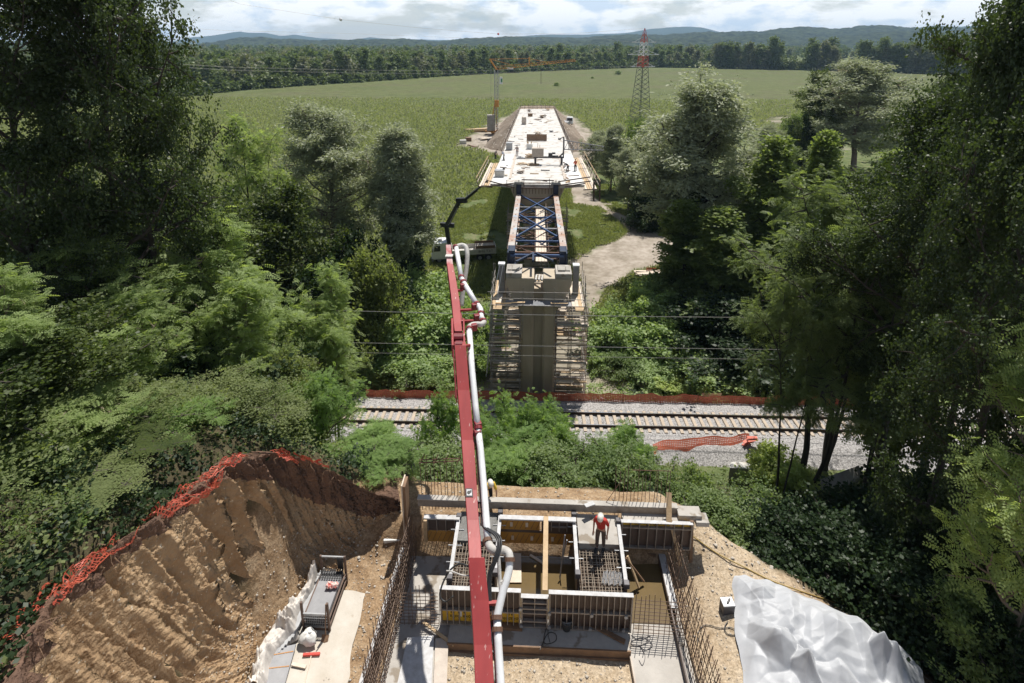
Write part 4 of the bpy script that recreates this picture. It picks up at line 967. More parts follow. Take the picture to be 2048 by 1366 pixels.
# ------------------------------------------------------------------ people
def skin_mesh(name, verts, edges, radii, mt, parent, sub=2, root=0):
    me = bpy.data.meshes.new(name); me.from_pydata([tuple(v) for v in verts], edges, [])
    o = bpy.data.objects.new(name, me); COL.objects.link(o); o.parent = parent
    me.materials.append(MATS[mt])
    sk = o.modifiers.new('skin', 'SKIN'); sk.use_smooth_shade = True
    if not me.skin_vertices: me.skin_vertices.new()
    for i, r in enumerate(radii):
        me.skin_vertices[0].data[i].radius = r if isinstance(r, tuple) else (r, r)
        me.skin_vertices[0].data[i].use_root = (i == root)
    ss = o.modifiers.new('sub', 'SUBSURF'); ss.levels = 1; ss.render_levels = sub
    return o
def person(label, loc, face, shirt, trousers, lean=0, helmet=None, arms='down', step=0, squat=0, h=1.76, group=None, bare_legs=False, head_down=.3, legs_apart=1.0):
    t = thing('person', label, 'person', loc, group); t.rotation_euler.z = face
    k = h / 1.76
    def tl(p, a=None):
        a = lean if a is None else a
        v = Vector(p) - Vector((0, 0, .95)); v = Matrix.Rotation(-a, 3, 'X') @ v
        return v + Vector((0, -.12 * math.sin(a), .95 - squat))
    J = {'pel': Vector((0, -.12 * math.sin(lean), .95 - squat)), 'chest': tl((0, .0, 1.30)), 'neck': tl((0, 0, 1.49))}
    hd = Matrix.Rotation(-(lean * .6 + head_down), 3, 'X') @ Vector((0, 0, .15)); J['head'] = J['neck'] + hd; J['top'] = J['head'] + hd * .62
    J['nose'] = J['head'] + (Matrix.Rotation(-(lean * .6 + head_down), 3, 'X') @ Vector((0, .115, -.01)))
    for s, n in ((-1, 'l'), (1, 'r')):
        J['sh' + n] = tl((s * .18, 0, 1.42))
        if arms == 'down': J['el' + n] = tl((s * .27, -.03, 1.14)); J['wr' + n] = tl((s * .26, .10, .91)); dv = Vector((0, .03, -.09))
        elif arms == 'front': J['el' + n] = tl((s * .25, .10, 1.16)); J['wr' + n] = tl((s * .17, .32, 1.02)); dv = Vector((-s * .02, .08, -.04))
        elif arms == 'reach': J['el' + n] = J['sh' + n] + Vector((s * .08, .1, -.26)); J['wr' + n] = J['sh' + n] + Vector((s * .05, .22, -.48)); dv = Vector((0, .03, -.08))
        elif arms == 'hips': J['el' + n] = tl((s * .37, -.08, 1.17)); J['wr' + n] = tl((s * .2, .06, 1.0)); dv = Vector((-s * .06, .05, -.02))
        elif arms == 'one': J['el' + n] = tl((s * .27, .0, 1.14)); J['wr' + n] = tl((s * .27, .05, .92)) if s < 0 else tl((.55, .25, 1.05)); J['el' + n] = tl((s * .27, .0, 1.14)) if s < 0 else tl((.36, .08, 1.16)); dv = Vector((0, .03, -.09)) if s < 0 else Vector((.08, .04, -.01))
        J['ha' + n] = J['wr' + n] + dv
        st = step * s
        J['hip' + n] = J['pel'] + Vector((s * .10, 0, -.05)); J['an' + n] = Vector((s * .115 * legs_apart, -.02 + st, .09))
        mid = (J['hip' + n] + J['an' + n]) / 2; J['kn' + n] = mid + Vector((s * .01 + s * .1 * squat, .03 + squat * .75, .02))
        J['toe' + n] = J['an' + n] + Vector((s * .02, .17, -.05))
    rad = dict(pel=(.155, .12), chest=(.165, .115), neck=.058, head=(.082, .098), top=.062, nose=.016, sh=.066, el=.043, wr=.029, ha=(.038, .02), hip=.088, kn=.06, an=.042, toe=.034)
    names = ['pel', 'chest', 'neck', 'head', 'top', 'nose']; E = [('pel', 'chest'), ('chest', 'neck'), ('neck', 'head'), ('head', 'top'), ('head', 'nose')]
    for n in 'lr':
        names += [a + n for a in ('sh', 'el', 'wr', 'ha', 'hip', 'kn', 'an', 'toe')]
        E += [('chest', 'sh' + n), ('sh' + n, 'el' + n), ('el' + n, 'wr' + n), ('wr' + n, 'ha' + n), ('pel', 'hip' + n), ('hip' + n, 'kn' + n), ('kn' + n, 'an' + n), ('an' + n, 'toe' + n)]
    V = [J[a] * k for a in names]; RR = []
    for a in names:
        b = a if a in rad else a[:-1]; r = rad[b]; RR.append(tuple(x * k for x in r) if isinstance(r, tuple) else r * k)
    EE = [(names.index(a), names.index(b)) for a, b in E]
    for n, s in (('l', -1), ('r', 1)):
        h0 = J['ha' + n] * k; d = (J['ha' + n] - J['wr' + n]).normalized(); side = Vector((1, 0, 0)); fw = d.cross(side); fw = fw.normalized() if fw.length > .1 else Vector((0, 1, 0))
        for q in range(5):
            i0 = len(V)
            if q == 4: b = h0 + d * .0 - s * side * .035; mid = b + (d * .6 - s * side * .5).normalized() * .035; tip = mid + d * .025
            else:
                L = (.085, .095, .09, .07)[q]; b = h0 + d * .055 + side * (-.027 + .018 * q) * -s; mid = b + d * L * .5; tip = mid + (d * .75 + fw * -.5).normalized() * L * .5
            V += [b, mid, tip]; RR += [.0095, .009, .007]; EE += [(names.index('ha' + n), i0), (i0, i0 + 1), (i0 + 1, i0 + 2)]
    skin_mesh('body', V, EE, RR, 'skin', t)
    def part(nm, keys, edges, grow, mt, extra=None):
        vs = [J[a] * k for a in keys]; rr = []
        for a in keys:
            b = a if a in rad else a[:-1]; r = rad[b] if not (extra and b in extra) else extra[b]
            rr.append(tuple((x + grow) * k for x in r) if isinstance(r, tuple) else (r + grow) * k)
        return skin_mesh(nm, vs, [(keys.index(a), keys.index(b)) for a, b in edges], rr, mt, t)
    part('shirt', ['chest', 'pel', 'neck', 'shl', 'ell', 'shr', 'elr'], [('pel', 'chest'), ('chest', 'neck'), ('chest', 'shl'), ('shl', 'ell'), ('chest', 'shr'), ('shr', 'elr')], .02, shirt, {'pel': (.15, .125), 'neck': .055})
    J['hem'] = J['pel'] + Vector((0, 0, .06)); rad['hem'] = (.14, .11)
    part('trousers', ['pel', 'hem', 'hipl', 'knl', 'anl', 'hipr', 'knr', 'anr'], [('pel', 'hem'), ('pel', 'hipl'), ('hipl', 'knl'), ('knl', 'anl'), ('pel', 'hipr'), ('hipr', 'knr'), ('knr', 'anr')], .022, trousers, {'pel': (.135, .115)})
    for n in 'lr':
        m = MB(); a, b = J['an' + n] * k, J['toe' + n] * k
        m.tube([a + Vector((0, -.06, .05)), a + Vector((0, -.05, -.03)), b + Vector((0, 0, .005)), b + Vector((0, .06, -.01))], [.052, .06, .055, .03], 8)
        m.build('boot', 'rubber', t, smooth=True, local=True)
    up = (J['top'] - J['neck']).normalized(); c = (J['head'] * .55 + J['top'] * .45) * k
    Q = up.to_track_quat('Z', 'Y').to_matrix()
    m = MB(); n = 16; vs = []; fs = []
    R0 = .128 if helmet else .108
    for i in range(7):
        th = math.pi / 2 * i / 6 * .999
        for j in range(n):
            ph = 2 * math.pi * j / n
            vs.append(c + Q @ Vector((R0 * .9 * math.cos(th) * math.cos(ph), R0 * 1.08 * math.cos(th) * math.sin(ph), R0 * math.sin(th) + .01)))
    for i in range(6):
        for j in range(n): j2 = (j + 1) % n; fs.append((i * n + j, i * n + j2, (i + 1) * n + j2, (i + 1) * n + j))
    m.add(vs, fs)
    m.build('helmet' if helmet else 'hair', helmet or 'hair', t, smooth=True, local=True)
    if helmet:
        m = MB(); f = Q @ Vector((0, 1, 0)); f.z = 0
        vs = []; 
        for j in range(9):
            ph = math.pi * (.12 + .76 * j / 8)
            vs.append(c + Q @ Vector((.115 * math.cos(ph), .135 * math.sin(ph), .012))); vs.append(c + Q @ Vector((.125 * math.cos(ph), .135 * math.sin(ph) + .055 * math.sin(ph) ** .5, -.004)))
        m.add(vs, [(2 * j, 2 * j + 1, 2 * j + 3, 2 * j + 2) for j in range(8)]); m.build('brim', helmet, t, local=True)
    return t
person('worker in red shirt and white helmet standing on the reinforcement mat looking down', at_z(1200, 1098, 11.72), R(160), 'shirt_red', 'trousers_brown', lean=.16, helmet='helmet_white', arms='down', head_down=.75, step=.05, h=1.74)
person('worker in yellow shirt with pale cap bending over behind the pump boom', at_z(977, 1012, 11.55), R(200), 'shirt_yellow', 'trousers_dark', lean=.75, helmet='helmet_white', arms='reach', h=1.7)
person('worker in grey clothes standing alone on the left of the bridge deck', on_deck(*q5(632, 445)), R(175), 'shirt_grey', 'shirt_grey', arms='one')
person('worker in pale blue shirt and dark trousers walking at the left deck edge', on_deck(*q5(405, 522)), R(70), 'shirt_blue', 'trousers_dark', lean=.45, arms='reach', step=.15)
person('worker in grey shirt and dark trousers crouching on the outer left platform', on_deck(*q5(262, 490)), R(-60), 'shirt_grey', 'trousers_dark', lean=.5, arms='front', squat=.15)
person('worker in orange shirt and shorts standing at the right deck edge', on_deck(*q5(1625, 705)), R(20), 'shirt_orange', 'trousers_dark', arms='front', helmet=None)
person('worker in dark clothes bending down at the right side of the deck', on_deck(*q5(1490, 715)), R(60), 'shirt_dark', 'trousers_dark', lean=1.15, arms='reach', legs_apart=2.6)

# ------------------------------------------------------------------ truck with loader crane
tc_ = Vector((-10.1, 74.25, 0)); ta = math.atan2(1.72, 8.65)
t = thing('crane_truck', 'white flatbed truck with folding loader crane parked in the grass by the bridge', 'truck', tc_)
MR = Matrix.Rotation(ta, 3, 'Z'); SCL = 1.0
def TL(x, y, z): return tc_ + MR @ Vector((x, y, z + .1))
def tb(nm, c, d, mt, bevel=.03, top=None, parent=None, tilt=None):
    m = MB(); m.box(TL(*c), d, ta, 0, top, tilt); return m.build(nm, mt, parent or t, bevel=bevel)
m = MB()
pf_ = [(-4.45, .55), (-4.45, 1.6), (-4.25, 2.75), (-4.05, 2.95), (-2.35, 2.95), (-2.3, .55)]
m.prism([TL(a, -1.2, b) for a, b in pf_], MR @ Vector((0, 2.4, 0))); cabo = m.build('cab', 'white_paint', t, bevel=.06)
m = MB(); m.prism([TL(-4.2, -1.215, 1.75), TL(-4.08, -1.215, 2.55), TL(-3.3, -1.215, 2.55), TL(-3.3, -1.215, 1.75)], MR @ Vector((0, .02, 0))); m.build('side_window', 'glass_dark', cabo)
m = MB(); m.prism([TL(-4.475, -1.0, 1.72), TL(-4.28, -1.0, 2.65), TL(-4.28, 1.0, 2.65), TL(-4.475, 1.0, 1.72)], MR @ Vector((-.015, 0, .0))); m.build('windscreen', 'glass_dark', cabo)
tb('roof_hatch', (-3.3, 0, 2.975), (.6, .7, .06), 'dark_steel', parent=cabo)
tb('mirror', (-4.4, -1.42, 2.0), (.12, .25, .5), 'black_paint', parent=cabo)
tb('bumper', (-4.4, 0, .5), (.3, 2.4, .4), 'grey_paint', parent=cabo)
tb('chassis', (.2, 0, .75), (8.3, .9, .3), 'black_paint')
for x in (-3.5, 2.2, 3.4):
    for s in (-1, 1):
        m = MB(); m.tube([TL(x, s * 1.15, .42), TL(x, s * .85, .42)], .5, 16); w_o = m.build('wheel', 'rubber', t)
        m = MB(); m.tube([TL(x, s * 1.17, .42), TL(x, s * 1.1, .42)], .27, 12); m.build('rim', 'pale_steel', w_o)
bed = tb('flatbed', (1.4, 0, 1.05), (6.2, 2.45, .14), 'dirty_white')
for s in (-1, 1): tb('side_board', (1.4, s * 1.22, 1.42), (6.2, .06, .62), 'dirty_white', parent=bed)
tb('tail_board', (4.47, 0, 1.55), (.06, 2.45, .9), 'dirty_white', parent=bed); tb('headboard', (-1.67, 0, 1.6), (.06, 2.45, .9), 'dirty_white', parent=bed)
tb('load_box', (3.0, .1, 1.45), (2.7, 2.1, .75), 'timber_grey')
for s in (-1, 1): tb('load_wall', (3.0, .1 + s * 1.05, 1.95), (2.7, .05, .4), 'timber_brown')
def text(s, name, size, mt, parent, loc, rot, ext=.004):
    cu = bpy.data.curves.new(name, 'FONT'); cu.body = s; cu.size = size; cu.extrude = ext; cu.align_x = 'CENTER'; cu.align_y = 'CENTER'
    tmp = bpy.data.objects.new(name, cu); COL.objects.link(tmp); bpy.context.view_layer.update()
    me = bpy.data.meshes.new_from_object(tmp.evaluated_get(bpy.context.evaluated_depsgraph_get())); bpy.data.objects.remove(tmp)
    me.name = name; me.materials.clear(); me.materials.append(MATS[mt]); o = bpy.data.objects.new(name, me); COL.objects.link(o)
    o.parent = parent; o.location = Vector(loc) - abs_loc(parent); o.rotation_euler = rot
    return o
text('BMG T.AT', 'lettering', .46, 'letter_black', bed, TL(3.0, -1.26, 1.42), (R(90), 0, ta))
tb('crane_base', (-1.95, 0, 1.2), (.6, 1.9, .9), 'black_paint'); tb('outrigger', (-1.95, 0, .75), (.3, 3.0, .25), 'black_paint')
for s in (-1, 1): tb('outrigger_leg', (-1.95, s * 1.45, .45), (.16, .16, .9), 'black_paint')
A = [(892, 492, 74.1), (893, 470, 74.0), (893, 452, 73.9), (889, 449, 73.9), (918, 404, 72.8), (930, 399, 72.3), (976, 361, 70.6)]
pt = [dp(a, b, y) for a, b, y in A]
m = MB(); m.bar(TL(-1.95, 0, 1.4), pt[2], .55, .6); m.build('crane_column', 'black_paint', t, bevel=.03)
m = MB(); m.bar(pt[3] + Vector((-.6, 0, .0)), pt[2] + Vector((1.1, 0, .1)), .5, .6); m.build('knuckle', 'black_paint', t, bevel=.03)
m = MB(); m.bar(pt[2], pt[4], .5, .55, w2=.42, h2=.45); m.build('main_arm', 'black_paint', t, bevel=.03)
m = MB(); m.tube([pt[2] + Vector((.3, -.3, .3)), pt[2].lerp(pt[4], .75) + Vector((.28, -.3, .1))], .1, 8); m.build('cylinder', 'grey_paint', t)
m = MB(); m.bar(pt[4] + Vector((-.3, 0, .2)), pt[5] + Vector((.2, 0, -.1)), .55, .7); m.build('knuckle', 'black_paint', t, bevel=.03)
m = MB(); m.bar(pt[5], pt[5].lerp(pt[6], .5), .34, .38); m.build('outer_arm', 'black_paint', t)
m = MB(); m.bar(pt[5].lerp(pt[6], .45), pt[6], .2, .24); m.build('outer_arm', 'dark_steel', t)
m = MB(); m.tube([pt[5] + Vector((0, -.3, .25)), pt[5].lerp(pt[6], .7) + Vector((0, -.25, .2))], .06, 8); m.build('cylinder', 'pale_steel', t)

# ------------------------------------------------------------------ concrete pump boom
bm_ = thing('concrete_pump_boom', 'long red concrete pump boom with a white pipe reaching out over the pit', 'pump boom', (-1.1, 10, 15))
BD = [(490, 24.6), (690, 17.9), (1115, 12.05), (1366, 9.96), (1700, 7.6)]
def bd(py): return float(np.interp(py, [a for a, _ in BD], [b for _, b in BD]))
def bp(px, py, up=0): return at_d(px, py, bd(py)) + Vector((0, 0, up))
def boom_sec(nm, pts, mt, hgt, mside='boom_red_dark'):
    """pts: (px_left, px_right, py) of the top surface, near to far"""
    m = MB(); vs = []; fs = []
    for (a, b, y) in pts:
        l, r_ = bp(a, y), bp(b, y); z = max(l.z, r_.z); h = hgt * (1 if not isinstance(hgt, tuple) else 1)
        hh = h if not callable(h) else h(y)
        vs += [l, r_, Vector((r_.x, r_.y, r_.z - hh)), Vector((l.x, l.y, l.z - hh))]
    n = len(pts)
    top = []; sd = []
    for i in range(n - 1):
        o, q = i * 4, i * 4 + 4
        top.append((o, o + 1, q + 1, q)); sd += [(o + 1, o + 2, q + 2, q + 1), (o + 2, o + 3, q + 3, q + 2), (o + 3, o, q, q + 3)]
    sd += [(0, 3, 2, 1), ((n - 1) * 4, (n - 1) * 4 + 1, (n - 1) * 4 + 2, (n - 1) * 4 + 3)]
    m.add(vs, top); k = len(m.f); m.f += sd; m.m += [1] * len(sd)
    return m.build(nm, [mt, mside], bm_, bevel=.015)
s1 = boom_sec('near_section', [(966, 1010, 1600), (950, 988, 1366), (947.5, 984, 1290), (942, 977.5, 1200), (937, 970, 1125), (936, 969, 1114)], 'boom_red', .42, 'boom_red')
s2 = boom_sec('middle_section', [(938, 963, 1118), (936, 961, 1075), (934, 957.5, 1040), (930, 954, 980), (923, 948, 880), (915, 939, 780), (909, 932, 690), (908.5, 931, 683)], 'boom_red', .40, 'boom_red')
for a, b in (((903, 907.5)), ((926.5, 930))):
    m = MB(); vs = []
    pA = [bp(a, 690), bp(b, 690), bp(b - 1, 636), bp(a - 1, 636)]
    m.prism([pA[0], pA[1], pA[2], pA[3]], (0, 0, -.5)); m.build('fork_plate', 'boom_red', bm_, bevel=.02)
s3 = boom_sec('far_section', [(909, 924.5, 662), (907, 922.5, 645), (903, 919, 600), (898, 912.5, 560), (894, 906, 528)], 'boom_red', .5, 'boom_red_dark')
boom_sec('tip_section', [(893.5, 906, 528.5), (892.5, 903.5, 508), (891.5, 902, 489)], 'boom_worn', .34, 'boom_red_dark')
m = MB(); m.box(bp(898.5, 512, .02), (.33, .3, .04)); m.build('clamp_plate', 'dirty_white', bm_)
m = MB(); a, b = bp(908, 668, -.18), bp(926, 668, -.18); m.tube([a, b], .2, 14); m.build('knuckle_pin', 'boom_red_dark', bm_, smooth=False)
m = MB(); a, b = bp(911, 682, -.12), bp(923, 700, -.05); m.tube([bp(911, 686, -.1), bp(925, 686, -.1)], .17, 14); m.build('knuckle_pin', 'boom_red_dark', bm_)
m = MB(); m.prism([bp(905, 692, -.1), bp(911, 790, -.1), bp(911, 760, -.9), bp(907, 700, -.95)], (.05, 0, 0)); m.build('gusset', 'boom_red_dark', bm_)
# emblem plate
m = MB(); a = [bp(931.5, 995, .012), bp(946, 995, .012), bp(945, 978, .012), bp(931, 978, .012)]; m.prism(a, (0, 0, .012)); pl_ = m.build('emblem_plate', 'black_paint', bm_)
m = MB(); a = [bp(933.5, 993, .03), bp(944, 993, .03), bp(943.3, 980.5, .03), bp(933, 980.5, .03)]; m.prism(a, (0, 0, .006)); m.build('emblem_panel', 'pale_steel', pl_)
m = MB(); a = [bp(934, 988, .04), bp(938, 991, .04), bp(943, 986, .04), bp(942.5, 982, .04), bp(939, 984, .04), bp(935.5, 984, .04)]; m.prism(a, (0, 0, .006)); m.build('emblem', 'black_paint', pl_)
def smooth_path(pts, n=6):
    pts = [Vector(p) for p in pts]; out = []
    for i in range(len(pts) - 1):
        p0 = pts[max(i - 1, 0)]; p1 = pts[i]; p2 = pts[i + 1]; p3 = pts[min(i + 2, len(pts) - 1)]
        for k in range(n):
            t_ = k / n
            out.append(.5 * ((2 * p1) + (p2 - p0) * t_ + (2 * p0 - 5 * p1 + 4 * p2 - p3) * t_ ** 2 + (3 * p1 - p0 - 3 * p2 + p3) * t_ ** 3))
    return out + [pts[-1]]
PR = .105
def pipe(pts, mt='pipe_white', r=PR, sm=False, nm='pipe', n=12):
    P = [bp(a, b, c if len(q) > 2 else .05) for q in pts for a, b, c in [(q[0], q[1], q[2] if len(q) > 2 else .05)]]
    if sm: P = smooth_path(P)
    m = MB(); m.tube(P, r, n); return m.build(nm, mt, bm_, smooth=True)
def clamp(px, py, dpx, dpy, mt='boom_red_dark', r=.15, L=.1):
    c = bp(px, py, .05); d = (bp(px + dpx, py + dpy, .05) - c).normalized()
    m = MB(); m.tube([c - d * L / 2, c + d * L / 2], r, 12); m.build('coupling', mt, bm_)
pipe([(912, 494), (923, 560)])
pipe([(911, 497), (918, 493.5), (925, 492.5), (932, 497), (934.5, 506, -.1), (932, 518, -.5), (926, 532, -1.0), (921, 545, -1.6)], 'pipe_dirty', sm=True)
pipe([(923, 558), (927, 566)], 'pipe_white'); pipe([(926, 565), (953, 610)])
pipe([(953, 609), (961, 621), (962, 632), (964, 640)], 'pipe_white', sm=True)
pipe([(964, 639), (968, 646), (963, 651), (955, 651), (946, 652), (939.5, 656), (938.5, 664)], 'pipe_dirty', sm=True)
pipe([(938.5, 662), (944, 740), (951, 815), (956, 858)])
pipe([(956, 860), (961, 900), (968, 980), (973, 1050), (976.5, 1088)])
pipe([(977, 1087), (980, 1097), (990, 1104), (1000, 1104), (1008, 1104), (1017, 1110), (1019.5, 1123)], 'pipe_dirty', r=.115, sm=True)
pipe([(1019, 1121), (1018.5, 1140), (1014, 1160), (1006, 1185), (999, 1215), (994, 1238)], sm=True, r=.1)
pipe([(994, 1238), (996.5, 1290), (1001, 1366), (1012, 1500)], r=.1)
for c in ((911, 496, 2, 12), (922.5, 557, 2, 12), (927, 566.5, 4, 8), (953.5, 611, 4, 7), (962, 630, 1, 9), (966, 645, 1, 5), (938.5, 661, 1, 8), (956, 859, 1, 9), (975.5, 1086, 1, 9), (1019.5, 1122, 0, 8), (993.5, 1238, 0, 8), (994.5, 1262, 0, 8)):
    clamp(*c, mt='rust_steel' if c[1] > 1000 else 'boom_red_dark', r=.14)
for (x0, x1, y, mt) in ((918, 945, 617, 'boom_red'), (920, 951, 639, 'boom_red'), (931, 941, 688, 'boom_red'), (912, 926, 578, 'boom_red'), (945, 956, 862, 'boom_red_dark'), (975, 1003, 1202, 'boom_red'), (960, 974, 1020, 'rust_steel')):
    m = MB(); m.bar(bp(x0, y, -.08), bp(x1, y, -.05), .09, .08); m.build('pipe_bracket', mt, bm_)
for x, y in ((949, 614), (954, 636), (926, 574), (948, 655), (956, 852), (955, 868)):
    m = MB(); m.box(bp(x, y, .02), (.22, .2, .26), .4); m.build('pipe_clamp', 'boom_red_dark', bm_, bevel=.02)
m = MB(); m.tube([bp(1003, 1195, 0), bp(1000, 1160, 0), bp(997, 1120, .1), bp(996, 1108, .1)], .05, 8); m.build('hanger_rod', 'pipe_dirty', bm_)
m = MB(); m.tube([bp(1000, 1163, 0), bp(1012, 1167, 0)], .05, 8); m.build('hanger_rod', 'pipe_dirty', bm_)
for k, (off, mt) in enumerate(((3, 'rust_steel'), (6, 'dark_steel'), (9, 'tube_brown'))):   # hydraulic lines along the boom side
    pts = [bp(933 + off * .6, 700, -.1), bp(941 + off * .7, 790, -.1), bp(948.5 + off * .8, 880, -.1), bp(955 + off * .9, 980, -.1), bp(958.5 + off, 1045, -.1)]
    m = MB(); m.tube(pts, .018, 6); m.build('hydraulic_line', mt, bm_)
    pts = [bp(979 + off * .9, 1215, -.1), bp(985 + off * .9, 1290, -.1), bp(989 + off * 1.1, 1366, -.1), bp(998 + off, 1500, -.1)]
    m = MB(); m.tube(pts, .016, 6); m.build('hydraulic_line', mt, bm_)
    pts = smooth_path([bp(961 + off * .4, 1045, -.05), bp(967 + off, 1066, .15), bp(985 + off * 1.4, 1085, .25), bp(992 + off * 1.2, 1103, .25), bp(986 + off, 1128, .2), bp(974 + off, 1150, .05), bp(974 + off * .8, 1172, -.05), bp(976 + off * .8, 1215, -.1)])
    m = MB(); m.tube(pts, .026, 8); m.build('hydraulic_hose', 'rubber', bm_, smooth=True)
pts = smooth_path([bp(938, 1122, -.2), bp(920, 1110, -.3), bp(900, 1110, -.5), bp(884, 1125, -.7), bp(878, 1145, -.8), bp(890, 1156, -.8), bp(905, 1157, -.6)])
m = MB(); m.tube(pts, .024, 8); m.build('hydraulic_hose', 'rubber', bm_, smooth=True)
pts = smooth_path([bp(938, 1140, -.2), bp(922, 1132, -.3), bp(905, 1120, -.4), bp(892, 1112, -.5)])
m = MB(); m.tube(pts, .02, 8); m.build('hydraulic_hose', 'pipe_dirty', bm_, smooth=True)
for y in (880, 1000, 1250, 1300):
    x = float(np.interp(y, [700, 880, 1000, 1250, 1366], [935, 951, 959, 984, 992]))
    m = MB(); m.box(bp(x + 3, y, -.08), (.2, .05, .08)); m.build('line_clip', 'dark_steel', bm_)
for x0, x1, y0, y1 in ((922, 930, 590, 672), (924, 931, 640, 690), (932, 938, 700, 790)):
    m = MB(); m.tube([bp(x0 - 5, y0, -.2), bp(x1, y1, -.2)], .035, 6); m.build('side_rod', 'boom_red_dark', bm_)
# ------------------------------------------------------------------ abutment formwork
YF, YB = 14.98, 17.72
def slab(name, x0, x1, y0, y1, z0, z1, mt, kind='structure'):
    m = MB(); m.box(((x0 + x1) / 2, (y0 + y1) / 2, (z0 + z1) / 2), (x1 - x0, y1 - y0, z1 - z0)); return m.build(name, mt, None, kind=kind)
slab('concrete_slab', -4.75, -2.8, 12.2, 18.2, 9.8, 10.32, 'grey_concrete')
slab('concrete_slab', 3.32, 5.25, 12.2, 18.2, 9.8, 10.32, 'grey_concrete')
slab('concrete_slab', -2.797, 3.317, 14.28, 18.6, 9.8, 10.46, 'grey_concrete')
m = MB(); m.bar((-2.8, 14.25, 10.33), (3.32, 14.25, 10.33), .05, .28); m.bar((-2.8, 14.2, 10.12), (3.32, 14.2, 10.12), .06, .16); m.build('edge_board', 'timber_brown', None, 'long brown shutter board along the front edge of the foundation slab', 'board')
m = MB(); m.bar((3.3, 14.2, 10.2), (3.36, 12.2, 10.2), .05, .3); m.build('edge_board', 'timber_grey', None, 'grey board edging the right slab strip down to the picture edge', 'board')
mat('mud_water', (.165, .115, .05), (.12, .085, .04), 1.5, .12, 0, spec=.6)
slab('water', -1.2, 1.7, 15.2, 17.6, 10.40, 10.475, 'mud_water')
slab('water', 3.4, 5.1, 15.3, 17.75, 10.25, 10.345, 'mud_water')
def form_panel(label, x0, x1, y, z0, z1, ribs, ply='form_ply', split=None, ply2=None, rail=True, face=-1, group='formwork panels of the abutment', edge='form_edge'):
    t = thing('formwork_panel', label, 'formwork', ((x0 + x1) / 2, y, z0), group)
    def sheet(a, b, mt): 
        m = MB(); m.box(((x0 + x1) / 2, y, (a + b) / 2), (x1 - x0, .03, b - a - .004)); return m.build('plywood', mt, t)
    if split: pl = [sheet(z0, split, ply2 or ply), sheet(split, z1, ply)]
    else: pl = [sheet(z0, z1, ply)]
    m = MB(); m.box(((x0 + x1) / 2, y + face * .06, z1 + .012), (x1 - x0 + .02, .15, .022)); m.build('top_edge', edge, t)
    for k in range(ribs):
        x = x0 + .03 + (x1 - x0 - .06) * k / (ribs - 1)
        m = MB(); m.box((x, y + face * .075, (z0 + z1) / 2), (.028 if 0 < k < ribs - 1 else .05, .12, z1 - z0)); m.build('rib', 'form_frame', t)
    zs = [z0 + .03] + ([split] if split else [])
    for z in zs:
        m = MB(); m.box(((x0 + x1) / 2, y + face * .078, z), (x1 - x0, .125, .045)); m.build('rail', 'form_frame', t)
    return t, pl
fl_, pl = form_panel('front left formwork panel with yellow lettered boards at its foot', -3.12, -.36, YF, 10.47, 12.0, 14, split=11.12, ply2='yellow_ply')
for k, x in enumerate((-2.7, -2.25, -1.8, -1.35, -.95, -.6)):
    text('doka', 'lettering', .34, 'letter_black', pl[0], (x, YF - .02, 11.0), (R(90), R(180), 0), .002)
    text('doka', 'lettering', .2, 'letter_black', pl[0], (x + .08, YF - .02, 10.72), (R(90), R(180), 0), .002)
m = MB(); m.box((-2.44, YF - .02, 10.85), (.1, .012, .24)); m.build('label_plate', 'white_paint', fl_)
form_panel('short low formwork panel in the middle of the front wall', -.34, .58, YF + .02, 10.47, 11.76, 3, split=11.1)
for z in (10.75, 11.3, 11.55):
    m = MB(); m.box((.12, YF - .07, z), (.9, .11, .05)); m.build('rail', 'form_frame', bpy.data.objects['formwork_panel.001'])
form_panel('front right formwork panel, wide and dark with many upright ribs', .6, 3.42, YF, 10.47, 12.0, 15, split=11.22)
for k, (x, z) in enumerate(((.62, 11.2), (2.05, 11.2), (3.2, 11.2), (.62, 10.6), (2.02, 10.6), (3.15, 10.6), (-.36, 11.35), (-.33, 10.6))):
    m = MB(); m.tube([(x, YF - .14, z), (x, YF - .2, z)], .06, 12); m.build('tie_nut', 'pale_steel', None, 'steel tie nut plate on the face of the front formwork', 'tie nut', 'tie nuts on the front formwork')
fr_ = thing('formwork_panel', 'back formwork panel in the middle behind the water, patterned orange boards', 'formwork', (.2, YB, 10.95), 'formwork panels of the abutment')
m = MB(); m.box((.2, YB + .05, 11.22), (2.85, .03, .52)); p1 = m.build('plywood', 'orange_ply', fr_)
m = MB(); m.box((-.45, YB + .05, 11.86), (1.5, .03, .5)); p2 = m.build('plywood', 'orange_ply', fr_)
m = MB(); m.box((1.0, YB + .04, 11.86), (1.25, .03, .55)); m.build('plywood', 'form_ply', fr_)
m = MB(); m.box((.2, YB + .05, 11.54), (2.85, .035, .1)); m.build('seam_rail', 'form_ply', fr_)
for par, z0, xs0 in ((p1, 11.22, np.arange(-1.1, 1.6, .21)), (p2, 11.86, np.arange(-1.1, .3, .21))):
    m = MB()
    for x in xs0: m.bar((x, YB + .03, z0 - .2), (x + .17, YB + .03, z0 + .2), .015, .012)
    m.build('print_stripe', 'form_ply', par)
    for x in ((-.75, .0, .8) if z0 < 11.5 else (-.8, -.2)):
        m = MB(); m.box((x, YB + .025, z0), (.1, .01, .2)); m.build('label_plate', 'timber_pale', par)
for x in (.75, 1.05, 1.35):
    m = MB(); m.box((x, YB + .0, 11.9), (.03, .08, .5)); m.build('rib', 'form_frame', fr_)
m = MB(); m.box((1.05, YB + .0, 11.85), (.6, .08, .03)); m.build('rib', 'form_frame', fr_)
m = MB(); m.box((.22, YB + .06, 12.14), (2.95, .2, .06)); m.build('top_edge', 'form_edge', fr_)
